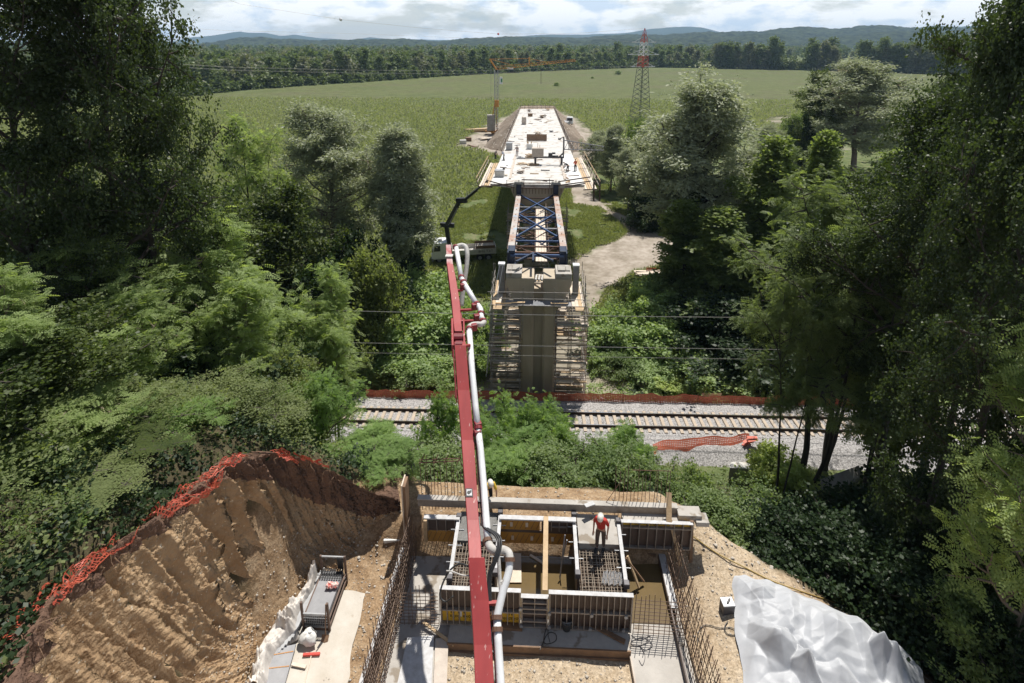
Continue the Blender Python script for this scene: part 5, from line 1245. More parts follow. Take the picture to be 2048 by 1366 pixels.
fb_ = thing('formwork_panel', 'back left formwork panel with orange striped board low down', 'formwork', (-3.55, YB - .1, 10.9), 'formwork panels of the abutment')
m = MB(); m.box((-3.5, YB, 11.2), (1.4, .03, .5)); p1 = m.build('plywood', 'orange_ply', fb_)
m = MB()
for x in np.arange(-4.1, -3.0, .2): m.bar((x, YB - .02, 11.0), (x + .17, YB - .02, 11.4), .015, .012)
m.build('print_stripe', 'form_ply', p1)
m = MB(); m.box((-3.5, YB + .02, 11.78), (1.4, .03, .62)); m.build('plywood', 'form_ply', fb_)
m = MB(); m.box((-3.5, YB - .02, 12.12), (1.4, .2, .05)); m.build('top_edge', 'form_edge', fb_)
for x in (-4.05, -3.7, -3.35, -3.0):
    m = MB(); m.box((x, YB - .04, 11.8), (.03, .09, .6)); m.build('rib', 'form_frame', fb_)
form_panel('back right formwork panel with yellow lettering along its top, reaching past the corner', 3.42, 6.12, 17.8, 11.0, 12.2, 9, split=11.98, ply2='form_ply', ply='yellow_ply')
o_ = bpy.data.objects['formwork_panel.005'].children[1]
text('DOKA  DOKA  DOKA', 'lettering', .17, 'letter_black', o_, (4.75, 17.775, 12.09), (R(90), 0, 0), .002)
# long back beam and fresh concrete behind
m = MB(); m.box((.55, 18.32, 12.22), (10.2, .16, .3)); m.build('back_beam', 'form_frame', None, 'long dark shutter beam along the whole back of the abutment', 'beam', bevel=.01)
m = MB(); m.box((.55, 18.36, 12.395), (10.25, .24, .04)); m.build('beam_cap', 'grey_concrete', None, 'pale plank lying on top of the long back beam', 'plank')
slab('fresh_concrete', 1.75, 3.36, 16.9, 18.24, 10.6, 11.98, 'grey_concrete')
slab('fresh_concrete', -2.82, -1.3, 16.9, 18.24, 10.6, 11.9, 'wet_concrete')
slab('fresh_concrete', 3.5, 5.9, 17.86, 18.24, 11.0, 12.1, 'grey_concrete')
m = MB(); m.box((6.1, 18.25, 12.15), (.9, .5, .3)); m.box((6.55, 18.1, 12.05), (.5, .5, .2)); m.build('steel_box', 'grey_concrete', None, 'grey concrete block end at the right back corner of the abutment', 'block', bevel=.02)
def zz5(a, b): return (840 + a / 4.2696, 1000 + b / 4.2696)
# channel side boards
for a, b, lb in (((335, 130), (250, 690), 'outer left side board of the left reinforcement channel'), ((688, 95), (640, 640), 'board between the left channel and the water basin'), ((1312, 110), (1348, 655), 'white edged board between the water basin and the right channel'), ((1690, 170), (1765, 745), 'outer right side board of the right channel, next to timber stakes')):
    p, q = at_z(*zz5(*a), 12.05), at_z(*zz5(*b), 12.0)
    t = thing('side_form', lb, 'formwork', p)
    m = MB(); m.bar(p - Vector((0, 0, .62)), q - Vector((0, 0, .62)), .05, 1.2); m.build('board', 'form_ply', t)
    m = MB(); m.bar(p, q, .13, .03); m.build('top_edge', 'form_edge', t)
    for f in (.03, .97):
        c = p.lerp(q, f); m = MB(); m.box((c.x, c.y, c.z + .02), (.2, .2, .2)); m.build('corner_clamp', 'dark_steel', t, bevel=.02)
    for f in (.2, .45, .7):
        c = p.lerp(q, f); m = MB(); m.tube([c + Vector((-.25, 0, -.12)), c + Vector((.25, 0, -.12))], .018, 6); m.build('tie_rod', 'pale_steel', t)
# reinforcement mats
def rebar_mat(label, x0, x1, y0, y1, z, mt='rebar_pale'):
    t = thing('rebar_mat', label, 'reinforcement', (x0, y0, z))
    for lay in range(3):
        zl = z - lay * .28
        m = MB()
        for x in np.arange(x0, x1, .11): xx = x + rnd.uniform(-.025, .025); m.tube([(xx, y0, zl + .02), (xx + rnd.uniform(-.03, .03), y1, zl + .02 + rnd.uniform(-.02, .03))], .013, 5)
        m.build('long_bars', mt if lay == 0 else 'rebar_steel', t, kind='stuff')
        m = MB()
        for y in np.arange(y0, y1, .12): yy = y + rnd.uniform(-.03, .03); m.tube([(x0, yy, zl), (x1, yy + rnd.uniform(-.03, .03), zl + rnd.uniform(-.02, .02))], .013, 5)
        m.build('cross_bars', mt if lay == 0 else 'rebar_steel', t, kind='stuff')
    m = MB()
    for i in range(60): x = rnd.uniform(x0, x1); y = rnd.uniform(y0, y1); m.tube([(x, y, z - .9), (x + rnd.uniform(-.04, .04), y + rnd.uniform(-.04, .04), z + rnd.uniform(0, .1))], .011, 5)
    m.build('stirrups', 'rebar_steel', t, kind='stuff')
rebar_mat('tight grid of reinforcement bars in the left channel under the boom', -2.78, -1.36, 15.06, 17.0, 11.78)
rebar_mat('tight grid of reinforcement bars in the right channel under the red worker', 1.78, 3.22, 15.06, 17.2, 11.72)
slab('concrete_fill', -2.8, -1.34, 15.05, 16.88, 10.48, 11.0, 'wet_concrete'); slab('concrete_fill', 1.75, 3.3, 15.05, 16.88, 10.48, 11.0, 'wet_concrete')
m = MB()
for k in range(16):
    x = 2.45 + .045 * k; m.tube([(x, 15.45 + rnd.uniform(-.05, .05), 11.8), (x + .12, 15.95 + rnd.uniform(-.05, .05), 11.83)], .012, 5)
m.build('tie_wire_bundle', 'pale_steel', None, 'shiny bundle of new bars lying on the right reinforcement mat', 'bars')
# standing meshes
def mesh_wall(label, p, q, z0, h, sv, sh, mt='rebar_steel', r=.012, lean=(0, 0), ragged=.25, nm='rebar_mesh'):
    t = thing(nm, label, 'reinforcement', p)
    p, q = Vector(p), Vector(q); L = (q - p).length; n = int(L / sv)
    m = MB()
    for k in range(n + 1):
        c = p.lerp(q, k / n); z = z0 - .05; e = Vector((lean[0] + rnd.uniform(-.06, .06), lean[1] + rnd.uniform(-.05, .05), h + rnd.uniform(-ragged, ragged)))
        m.tube([(c.x, c.y, z), (c.x + e.x, c.y + e.y, z + e.z)], r, 5)
    m.build('upright_bars', mt, t, kind='stuff')
    if sh:
        m = MB(); nh = int(h * .9 / sh)
        for k in range(nh):
            f = (k + .5) / nh; m.tube([p + Vector((lean[0] * f, lean[1] * f, z0 + h * f * .92 - p.z)), q + Vector((lean[0] * f, lean[1] * f, z0 + h * f * .92 - q.z + rnd.uniform(-.03, .03)))], r, 5)
        m.build('level_bars', mt, t, kind='stuff')
    return t
mesh_wall('long rusty reinforcement mesh standing along the left edge of the pit', (-4.78, 18.0, 10.3), (-4.95, 12.3, 10.3), 10.3, 1.75, .09, .16, lean=(-.05, 0))
mesh_wall('second layer of reinforcement bars just inside the left pit mesh', (-4.55, 17.8, 10.3), (-4.6, 12.3, 10.3), 10.3, 1.45, .15, .2, lean=(-.08, 0))
mesh_wall('long rusty reinforcement mesh standing along the right edge of the pit', (5.32, 17.7, 10.3), (5.42, 12.3, 10.3), 10.3, 1.65, .13, .26, lean=(.22, 0))
mesh_wall('loose row of reinforcement bars just inside the right pit mesh', (5.1, 17.4, 10.3), (5.15, 12.6, 10.3), 10.3, 1.3, .2, .35, lean=(.1, 0))
mesh_wall('square rebar grid standing left of the front formwork', (-4.7, 14.9, 10.3), (-3.2, 14.95, 10.3), 10.3, 1.6, .15, .14)
mesh_wall('square rebar grid standing right of the front formwork', (3.5, 14.95, 10.3), (5.25, 14.9, 10.3), 10.3, 1.7, .17, .15, ragged=.15)
t = mesh_wall('tall rusty starter bars with a looped top behind the left back corner', (-4.45, 18.6, 11.6), (-2.75, 18.75, 11.6), 11.6, 2.2, .13, 0, r=.014, ragged=.5, nm='starter_bars')
m = MB(); m.tube([(-4.5, 18.6, 13.95), (-2.9, 18.75, 13.95)], .02, 6); m.tube([(-4.5, 18.5, 13.9), (-2.9, 18.65, 13.92)], .02, 6)
for x in (-4.45, -3.9, -3.5, -3.0): m.tube([(x, 18.5, 13.85), (x + .15, 18.7, 14.15)], .02, 6)
m.tube([(-2.9, 18.7, 13.95), (-2.2, 18.4, 12.4)], .02, 6); m.build('top_loop', 'rust_steel', t)
t = mesh_wall('tall thin starter bars behind the right back corner', (3.3, 18.65, 11.6), (5.4, 18.6, 11.6), 11.6, 2.15, .15, 0, r=.012, ragged=.4, nm='starter_bars')
m = MB(); m.tube([(3.9, 18.65, 13.75), (5.4, 18.6, 13.8)], .014, 6); m.tube([(3.3, 18.6, 12), (2.9, 18.4, 12.4), (3.5, 18.6, 13.3)], .014, 6); m.build('top_loop', 'rust_steel', t)
# side walls of the pit
t = thing('low_wall', 'low pale topped shutter wall along the left side of the pit', 'wall', (-5.1, 15, 10.2))
p, q = at_z(806, 1096, 10.95), at_z(722, 1366, 10.95); q = q + (q - p) * .3
m = MB(); m.bar(p - Vector((0, 0, .42)), q - Vector((0, 0, .42)), .06, .84); m.build('board', 'form_ply', t)
m = MB(); m.bar(p, q, .14, .03); m.build('top_edge', 'form_edge', t)
t = thing('low_wall', 'narrow shutter board along the right side of the pit', 'wall', (5.3, 15, 10.2))
p, q = at_z(1313, 1090, 10.6), at_z(1376, 1366, 10.6); q = q + (q - p) * .3
m = MB(); m.bar(p - Vector((0, 0, .2)), q - Vector((0, 0, .2)), .05, .42); m.build('board', 'form_ply', t)
m = MB(); m.bar(p + Vector((.12, 0, .02)), p.lerp(q, .4) + Vector((.12, 0, .02)), .25, .03); m.build('top_edge', 'form_edge', t)
t = thing('post_board', 'tall upright shuttering board at the left back corner', 'board', at_z(815, 1085, 10.3))
a = at_z(815, 1080, 10.4)
m = MB(); m.box((a.x + .02, a.y + .1, 11.75), (.1, .55, 2.8)); m.build('board', 'timber_brown', t)
m = MB(); m.box((a.x - .06, a.y + .1, 11.78), (.05, .6, 2.86)); m.build('facing', 'timber_pale', t)
def plank(a, za, b, zb_, w, mt, lb, th=.04, nm='plank', cat='plank'):
    m = MB(); m.bar(at_z(*a, za), at_z(*b, zb_), w, th); return m.build(nm, mt, None, lb, cat)
plank((1092, 1033), 12.2, (1090, 1181), 11.82, .18, 'timber', 'fresh timber plank spanning the water basin from back to front')
plank((1341, 1040), 12.25, (1361, 1132), 10.5, .13, 'timber', 'pale timber strut leaning at the right back corner', .06, 'strut', 'strut')
plank((1384, 1042), 12.25, (1381, 1128), 10.4, .12, 'timber_brown', 'brown upright stake at the right end of the back panel', .08, 'stake', 'stake')
plank((1255, 1112), 11.6, (1278, 1175), 10.5, .08, 'timber', 'pale stake leaning against the right channel, left of two', .06, 'stake', 'stake')
plank((1252, 1116), 11.6, (1288, 1163), 10.5, .07, 'timber_brown', 'brown stake crossing the pale one right of the channel', .05, 'stake', 'stake')
plank((1262, 1092), 10.6, (1312, 1110), 10.6, .2, 'timber_brown', 'brown board floating in the right puddle', .06)
plank((1165, 1240), 10.52, (1250, 1284), 10.52, .16, 'timber_brown', 'brown plank lying on the slab below the right front panel', .05)
plank((846, 1244), 10.5, (908, 1290), 10.4, .09, 'timber', 'long thin batten lying on the slab left of the front wall', .05)
plank((950, 1247), 10.55, (1045, 1255), 10.5, .22, 'timber_brown', 'short brown board below the yellow formwork', .1)
plank((1092, 1130), 10.5, (1060, 1110), 10.5, .1, 'timber_pale', 'small light offcut floating in the basin', .04, 'offcut', 'offcut')
plank((1338, 985), 13.0, (1338, 1045), 12.2, .2, 'timber', 'pointed light board standing at the right back corner', .05, 'board', 'board')
plank((850, 1040), 12.1, (852, 1082), 11.0, .14, 'timber', 'short pale post beside the back left panel', .1, 'post', 'post')
plank((1170, 1012), 12.5, (1188, 1006), 12.45, .18, 'form_edge', 'small white board lying on the soil behind the back beam', .04)
plank((1130, 1070), 12.0, (1120, 1155), 10.6, .05, 'pale_steel', 'thin steel prop leaning inside the water basin', .05, 'prop', 'prop')
plank((1134, 1080), 11.9, (1123, 1125), 10.9, .04, 'pale_steel', 'shorter steel prop beside the thin one in the basin', .04, 'prop', 'prop')
def sheet(name, pts, z, mt, lb, cat, th=.03, **k):
    P_ = [at_z(a, b, z if not isinstance(z, (list, tuple)) else z[i]) for i, (a, b) in enumerate(pts)]
    m = MB(); m.prism(P_[::-1], (0, 0, th)); return m.build(name, mt, None, lb, cat, **k)
sheet('plywood_sheet', [(1015, 1092), (1042, 1090), (1043, 1166), (1012, 1166)], 10.5, 'timber_pale', 'pale plywood sheet lying on the floor of the basin', 'plywood')
sheet('steel_sheet', [(815, 1276), (868, 1272), (862, 1390), (790, 1390)], 10.38, 'form_edge', 'big light grey sheet lying at the bottom left of the pit', 'sheet')
sheet('plywood_sheet', [(871, 1278), (897, 1276), (893, 1390), (866, 1390)], 10.36, 'timber_grey', 'brownish board lying beside the light grey sheet', 'plywood')
# bucket, cables, small things
p = at_z(1133, 1256, 10.47); t = thing('bucket', 'black bucket standing on the slab before the right front panel', 'bucket', p)
m = MB(); m.tube([p, p + Vector((0, 0, .34))], [.15, .2], 16, caps=False); m.build('body', 'rubber', t)
m = MB(); m.tube([p + Vector((0, 0, .2)), p + Vector((0, 0, .22))], .17, 16); m.build('filling', 'concrete', t)
m = MB(); m.tube(smooth_path([p + Vector((-.2, 0, .33)), p + Vector((-.1, -.12, .38)), p + Vector((.1, -.12, .38)), p + Vector((.2, 0, .33))]), .008, 5); m.build('handle', 'pale_steel', t)
def cable(pts, z, r, mt, lb, nm='cable', cat='cable'):
    P_ = []
    for i, (a, b) in enumerate(pts):
        zz_ = z
        if z is None:
            zz_ = 10.4
            for _ in range(8): q = at_z(a, b, zz_); zz_ = gz(q.x, q.y) + .04
        P_.append(at_z(a, b, zz_))
    m = MB(); m.tube(smooth_path(P_, 8), r, 6); return m.build(nm, mt, None, lb, cat)
cable([(1098, 1242), (1090, 1265), (1088, 1285), (1100, 1287), (1112, 1280), (1111, 1268), (1100, 1265), (1092, 1272), (1084, 1290), (1080, 1300)], 10.49, .012, 'rubber', 'black cable looped on the slab in the middle')
cable([(1105, 1240), (1096, 1262), (1100, 1285)], 10.49, .01, 'rubber', 'thin black cable hanging down beside the looped one')
cable([(1262, 1270), (1280, 1280), (1300, 1272), (1295, 1285), (1272, 1292), (1262, 1284), (1285, 1275), (1305, 1290), (1290, 1300), (1278, 1290), (1290, 1310), (1285, 1330), (1278, 1320)], 10.34, .01, 'dark_steel', 'tangle of thin wire on the right slab strip', 'wire', 'wire')
cable([(1395, 1290), (1398, 1262), (1412, 1250), (1440, 1256), (1462, 1255), (1473, 1262), (1470, 1270), (1455, 1268), (1449, 1255), (1456, 1242)], None, .014, 'rubber', 'black cable running from the grey box over the gravel')
cable([(1385, 1072), (1410, 1090), (1440, 1110), (1490, 1135), (1540, 1160), (1600, 1182), (1680, 1210), (1760, 1252), (1850, 1305), (1950, 1372)], None, .025, 'cable_yellow', 'long yellow hose running along the edge of the bare earth', 'hose', 'hose')
cable([(1590, 1150), (1660, 1180), (1740, 1215), (1830, 1262), (1900, 1310)], None, .014, 'timber_pale', 'thin pale rope above the yellow hose', 'rope', 'rope')
cable([(940, 1330), (955, 1345), (975, 1350), (985, 1340), (970, 1325), (955, 1338)], None, .009, 'rubber', 'thin dark wire curled on the soil at the bottom', 'wire', 'wire')
p = at_z(1453, 1222, 10.35); t = thing('power_box', 'small grey distribution box standing on gravel beside the white tarpaulin', 'box', p)
m = MB(); m.box((p.x, p.y, p.z + .2), (.42, .34, .4), .1); m.build('body', 'dark_steel', t, bevel=.02)
m = MB(); m.box((p.x, p.y, p.z + .41), (.44, .36, .05), .1); m.build('lid', 'pale_steel', t, bevel=.015)
m = MB(); m.box((p.x + .03, p.y, p.z + .46), (.22, .06, .05), .9); m.build('handle', 'black_paint', t, bevel=.01)
p = at_z(786, 1092, 10.3); t = thing('mortar_tub', 'small cream coloured tub at the foot of the earth bank by the pit corner', 'tub', p)
m = MB(); m.box((p.x, p.y, p.z + .3), (.62, .3, .3), .1, 0, 1.1); m.build('body', 'bag_white', t, bevel=.03)
m = MB(); m.box((p.x, p.y, p.z + .08), (.5, .22, .16), .1); m.build('foot', 'dark_steel', t)
# stones
for k in range(46):
    if k < 30: px, py = rnd.uniform(640, 800), rnd.uniform(1090, 1250)
    else: px, py = rnd.uniform(1395, 1560), rnd.uniform(1065, 1130)
    if k == 45: px, py = 990, 1340
    q = at_z(px, py, 10.35); z = gz(q.x, q.y); r0 = rnd.uniform(.03, .09) if k < 45 else .28
    if px < 745 and py > 1175: continue
    m = MB(); n = 7
    vs = [(q.x + r0 * (1 + rnd.uniform(-.3, .3)) * math.sin(math.pi * i / 4) * math.cos(2 * math.pi * j / n), q.y + r0 * (1 + rnd.uniform(-.3, .3)) * math.sin(math.pi * i / 4) * math.sin(2 * math.pi * j / n), z + r0 * .5 * (math.cos(math.pi * i / 4) + .3)) for i in range(5) for j in range(n)]
    m.add(vs, [(i * n + j, i * n + (j + 1) % n, (i + 1) * n + (j + 1) % n, (i + 1) * n + j) for i in range(4) for j in range(n)])
    m.build('stone', 'stone' if k < 45 else 'grey_concrete', None, 'loose stone lying on the bare earth beside the pit' if k < 45 else 'pale lump of spilled concrete on soil in front of slab', 'stone', 'stones on the bare earth' if k < 45 else None, smooth=True)

# ------------------------------------------------------------------ tarpaulins
def tarp(name, label, Lc, Rc, zfun, nu, nv, mt, parent=None, jitter=None):
    Lp = np.array([tuple(at_z(*a)) for a in Lc]); Rp = np.array([tuple(at_z(*a)) for a in Rc])
    v = np.linspace(0, 1, nv)
    def rs(P): 
        t_ = np.linspace(0, 1, len(P)); return np.stack([np.interp(v, t_, P[:, k]) for k in range(3)], -1)
    l, r_ = rs(Lp), rs(Rp); u = np.linspace(0, 1, nu)
    P = l[:, None, :] * (1 - u)[None, :, None] + r_[:, None, :] * u[None, :, None]
    U, V_ = np.meshgrid(u, v)
    P[..., 2] += zfun(P[..., 0], P[..., 1], U, V_)
    edge = np.clip(np.minimum(np.minimum(U, 1 - U) * nu / 6, 1), 0, 1)
    P[..., 0] += (fbm(P[..., 0] * 1.2, P[..., 1] * 1.2, 2, 61) - .5) * .25; P[..., 1] += (fbm(P[..., 0] * 1.2 + 9, P[..., 1] * 1.2, 2, 62) - .5) * .25
    idx = np.arange(nu * nv).reshape(nv, nu); q = np.stack([idx[:-1, :-1], idx[:-1, 1:], idx[1:, 1:], idx[1:, :-1]], -1).reshape(-1, 4)
    return np_obj(name, np_mesh(name, P.reshape(-1, 3), q, mt, True), parent, label=label, cat='tarpaulin')
pk = [(tuple(at_z(a, b, 11.0)[:2]), h, s) for a, b, h, s in ((1545, 1278, .62, .42), (1508, 1295, .45, .3), (1612, 1322, .6, .36), (1672, 1262, .55, .8), (1680, 1335, .38, .3), (1765, 1290, .75, .5), (1795, 1300, .6, .4), (1585, 1225, .3, .8), (1530, 1180, .22, .5), (1640, 1240, .3, .6), (1720, 1262, .55, .7), (1828, 1330, .35, .3))]
def zt(x, y, U, V_):
    e = np.clip(np.minimum(U, 1 - U) * 5, 0, 1) * np.clip(V_ * 6, 0, 1)
    z = np.zeros_like(x)
    for (cx_, cy_), h, s in pk:
        d = np.hypot(x - cx_, (y - cy_)); z = np.maximum(z, h * np.exp(-d / s))
    z = np.zeros_like(x)
    wx_ = x + .25 * (fbm(x * 1.3, y * 1.3, 2, 5) - .5); wy_ = y + .25 * (fbm(x * 1.3, y * 1.3, 2, 6) - .5)
    for i, ((cx_, cy_), h, s) in enumerate(pk):
        dx_, dy_ = wx_ - cx_, wy_ - cy_; th_ = np.arctan2(dy_, dx_); d = np.hypot(dx_, dy_) * (1 + .28 * np.abs(np.sin(th_ * (1.5 + .5 * (i % 3)) + i)))
        z = np.maximum(z, h * 1.25 - d * (.62 + .1 * (i % 3)) * h / max(s, .45))
    cre = np.zeros_like(x)
    for i, (ax_, wl, am) in enumerate(((.3, .9, .10), (1.15, .7, .08), (2.0, .55, .06), (2.7, .8, .08), (.8, .37, .04), (1.7, .3, .03))):
        q_ = (wx_ * math.cos(ax_) + wy_ * math.sin(ax_)) / wl + .6 * fbm(x * .6, y * .6, 2, 90 + i)
        cre += am * (1 - 2 * np.abs(q_ % 1 - .5)) * np.clip(fbm(x * .8 + 7 * i, y * .8, 2, 80 + i) * 3.2 - 1.25, 0, 1)
    return .05 + e * (z * 1.15 + .42 * np.sin(np.clip(V_, 0, 1) * 2.2) + cre * 1.25 + (fbm(x * .9, y * .9, 2, 67) - .5) * .2)
tarp('tarpaulin', 'large white tarpaulin draped over a heap on the right of the pit', [(1458, 1143, 10.45), (1464, 1200, 10.4), (1470, 1270, 10.35), (1484, 1345, 10.3), (1500, 1480, 10.3)],
     [(1470, 1142, 10.5), (1600, 1188, 10.3), (1700, 1236, 10.1), (1800, 1292, 9.9), (1846, 1345, 9.8), (1880, 1480, 9.7)], zt, 240, 240, 'tarp_white')
def zl(x, y, U, V_): return .03 + .02 * fbm(x * 3, y * 3, 3, 70)
tarp('ground_cloth', 'pale dusty cloth sheet spread on the ground under the mesh crate', [(640, 1180, 10.22), (598, 1260, 10.2), (565, 1330, 10.2), (530, 1450, 10.2)], [(733, 1187, 10.25), (722, 1230, 10.22), (707, 1290, 10.22), (680, 1450, 10.2)], zl, 60, 60, 'fabric_pale')
def zc_(x, y, U, V_):
    e = np.clip(np.minimum(U, 1 - U) * 4, 0, 1)
    rid = (1 - np.abs(fbm(x * 2.2, y * 2.2, 4, 76) - .5) * 5).clip(0, 1) ** 1.5
    return .04 + e * (.22 + .34 * rid + .3 * (fbm(x * 1.3, y * 1.3, 3, 77)) + (fbm(x * 8, y * 8, 3, 78) - .5) * .12)
tarp('tarpaulin', 'crumpled grey white tarpaulin bunched up on the left of the mesh crate', [(632, 1150, 10.5), (600, 1190, 10.4), (568, 1235, 10.4), (540, 1270, 10.4), (515, 1310, 10.4), (495, 1400, 10.3)], [(640, 1148, 10.6), (622, 1195, 10.4), (606, 1240, 10.3), (597, 1278, 10.3), (560, 1308, 10.3), (528, 1400, 10.3)], zc_, 50, 120, 'tarp_dirty')
# mesh crate with stacked panels
cx0, cx1, cy0, cy1, zb_ = -7.85, -6.95, 14.62, 16.42, 10.24
t = thing('mesh_crate', 'steel stillage crate stacked with grey panels on the pale cloth', 'crate', ((cx0 + cx1) / 2, cy0, zb_))
for x in (cx0, cx1):
    for y in (cy0, cy1):
        m = MB(); m.box((x, y, zb_ + .62), (.07, .07, 1.24)); m.build('post', 'tube_brown', t)
for y in (cy0, cy1):
    for z in ((.2, .75) if y == cy0 else (.2, 1.2)):
        m = MB(); m.box(((cx0 + cx1) / 2, y, zb_ + z), (cx1 - cx0, .05, .05)); m.build('rail', 'pale_steel', t)
for x in (cx0, cx1):
    m = MB(); m.box((x, (cy0 + cy1) / 2, zb_ + .2), (.05, cy1 - cy0, .06)); m.box((x, (cy0 + cy1) / 2, zb_ + .5), (.05, cy1 - cy0, .04)); m.build('rail', 'tube_brown', t)
m = MB()
for k in range(14): x = cx0 + (k + .5) * (cx1 - cx0) / 14; m.box((x, cy0 - .01, zb_ + .48), (.012, .012, .55))
for k in range(5): m.box(((cx0 + cx1) / 2, cy0 - .015, zb_ + .25 + k * .11), (cx1 - cx0, .01, .01))
m.build('wire_mesh', 'pale_steel', t)
for k in range(6):
    m = MB(); m.box(((cx0 + cx1) / 2, (cy0 + cy1) / 2 - .02, zb_ + .22 + k * .075), (cx1 - cx0 - .1 - rnd.uniform(0, .03), cy1 - cy0 - .1, .06)); m.build('panel', 'dark_steel' if k < 5 else 'grey_paint', t, bevel=.008)
m = MB()
for i in range(9):
    for j in range(5): m.box((cx0 + .09 + i * .09, cy1 - .42 + j * .085, zb_ + .69), (.06, .06, .02))
m.build('grating', 'black_paint', t)
m = MB(); m.box(((cx0 + cx1) / 2, (cy0 + cy1) / 2, zb_ + .08), (cx1 - cx0, cy1 - cy0, .1)); m.build('pallet_base', 'tube_brown', t)
m = MB(); m.box((cx1 - .17, cy1 - .03, zb_ + .95), (.22, .06, .5)); m.build('cover_pad', 'black_paint', t, bevel=.02)
for k in range(5):
    m = MB(); m.box((cx0 - .1 - .075 * k, 15.4 - .1 * k, 10.55 - .03 * k), (.06, 2.6, .13), -.04); m.build('channel_rail', 'pale_steel', None, 'galvanised channel section lying beside the mesh crate', 'channel', 'galvanised channels beside the mesh crate')
m = MB()
for k in range(16):
    m.tube([(cx1 - .42 + rnd.uniform(0, .4), cy1 - .75 + rnd.uniform(-.1, .12), zb_ + .72 + rnd.uniform(0, .06)), (cx1 - .42 + rnd.uniform(0, .4), cy1 - .75 + rnd.uniform(-.1, .12), zb_ + .74 + rnd.uniform(0, .06))], .05, 6)
m.build('checked_cloth', 'cloth_check', None, 'red and white barrier tape bundle lying on the crate panels', 'tape')
p = at_z(618, 1284, 10.25); m = MB(); n = 12
vs = []
for i in range(8):
    th = math.pi * i / 7
    for j in range(n):
        ph = 2 * math.pi * j / n; r = .27 * (1 + .2 * math.sin(3 * ph + i) + rnd.uniform(-.12, .12)); vs.append((p.x + r * math.sin(th) * math.cos(ph) * 1.15, p.y + r * math.sin(th) * math.sin(ph), p.z + .2 + .2 * math.cos(th) + (.08 if i < 3 and j % 3 == 0 else 0)))
m.add(vs, [(i * n + j, i * n + (j + 1) % n, (i + 1) * n + (j + 1) % n, (i + 1) * n + j) for i in range(7) for j in range(n)])
m.build('plastic_bag', 'bag_white', None, 'full white plastic bag in front of the mesh crate', 'bag', smooth=True)
t = thing('shovel', 'shovel with wooden handle standing against the mesh crate', 'shovel', at_z(650, 1286, 10.25))
a, b = at_z(651, 1272, 10.35), at_z(654, 1200, 11.5); b = Vector((a.x + .05, a.y + .15, 11.55))
m = MB(); m.tube([a, b], .02, 8); m.build('handle', 'timber_brown', t)
m = MB(); m.prism([a + Vector((-.13, 0, .02)), a + Vector((.13, 0, .02)), a + Vector((.11, -.12, -.1)), a + Vector((0, -.18, -.12)), a + Vector((-.11, -.12, -.1))], (0, .02, .02)); m.build('blade', 'timber_brown', t)
t = thing('push_broom', 'red push broom with a long handle lying on the pale cloth', 'broom', at_z(622, 1308, 10.3))
a, b = at_z(606, 1310, 10.3), at_z(640, 1308, 10.3); m = MB(); m.bar(a, b, .09, .08); m.build('brush_head', 'red_plain', t, bevel=.01)
m = MB(); m.bar(a - Vector((0, 0, .05)), b - Vector((0, 0, .05)), .1, .05); m.build('bristles', 'timber_grey', t)
m = MB(); m.tube([(a + b) / 2, at_z(604, 1385, 10.32)], .018, 8); m.build('handle', 'timber_pale', t)
plank((584, 1328), 10.3, (612, 1334), 10.3, .1, 'timber_pale', 'short pale board lying on cloth beside the broom', .04)
t = thing('rubber_mat', 'dark grey mat with two yellow dotted lines lying in front of the tarpaulin', 'mat', at_z(560, 1330, 10.4))
Q4 = [at_z(549, 1297, 10.5), at_z(592, 1288, 10.45), at_z(566, 1380, 10.4), at_z(520, 1380, 10.45)]
m = MB(); m.prism(Q4[::-1], (0, 0, -.06)); m.build('sheet', 'grey_paint', t)
for f in (.17, .5):
    a, b = Q4[0].lerp(Q4[3], f), Q4[1].lerp(Q4[2], f); m = MB()
    for k in range(16): c = a.lerp(b, .05 + .9 * k / 15); m.box((c.x, c.y, c.z + .008), (.03, .03, .014))
    m.build('dotted_line', 'crane_orange', t)
# ------------------------------------------------------------------ orange nets
def net(label, fn, L, Hh, du, dv, w, mt, name='safety_net', su=3, sv=2):
    """open mesh of flat strips on the surface fn(u in metres, v in 0..1)"""
    m = MB(); nu = max(2, int(L / du)); nv = max(2, int(Hh / dv))
    for i in range(nu + 1):
        u = L * i / nu; P_ = [Vector(fn(u, k / (nv * 1))) for k in range(nv + 1)]; Q_ = [Vector(fn(min(L, u + w), k / nv)) for k in range(nv + 1)]
        m.add(P_ + Q_, [(k, k + 1, nv + 2 + k, nv + 1 + k) for k in range(nv)])
    for j in range(nv + 1):
        v = j / nv; v2 = min(1, v + w / Hh) if j < nv else v - w / Hh
        P_ = [Vector(fn(L * i / nu, v)) for i in range(nu + 1)]; Q_ = [Vector(fn(L * i / nu, v2)) for i in range(nu + 1)]
        m.add(P_ + Q_, [(k, k + 1, nu + 2 + k, nu + 1 + k) for k in range(nu)])
    return m.build(name, mt, None, label, 'safety net')
xa, xb = -14.2, 27.0
t = thing('net_fence', 'long faded orange mesh fence on thin stakes along the far side of the railway', 'fence', (6, 41.2, .4))
def ff(u, v):
    x = xa + u; sag = .12 * abs(math.sin(u * .9 + .4)) * v + .06 * math.sin(u * 2.3) * v
    return (x, 41.25 + .014 * x + .06 * math.sin(u * 1.7) * v + .05 * math.sin(u * 5), .3 + (1.25 - sag) * v)
o = net('x', ff, xb - xa, 1.0, .14, .125, .085, 'net_faded', 'mesh'); o.parent = t; o.location = -t.location
del o['label'], o['category']
for x in np.arange(xa, xb, 3.1):
    m = MB(); m.tube([(x, 41.28 + .014 * x, .1), (x + rnd.uniform(-.06, .06), 41.28 + .014 * x, 1.5 + rnd.uniform(-.1, .25))], .018, 5); m.build('stake', 'rust_steel', t)
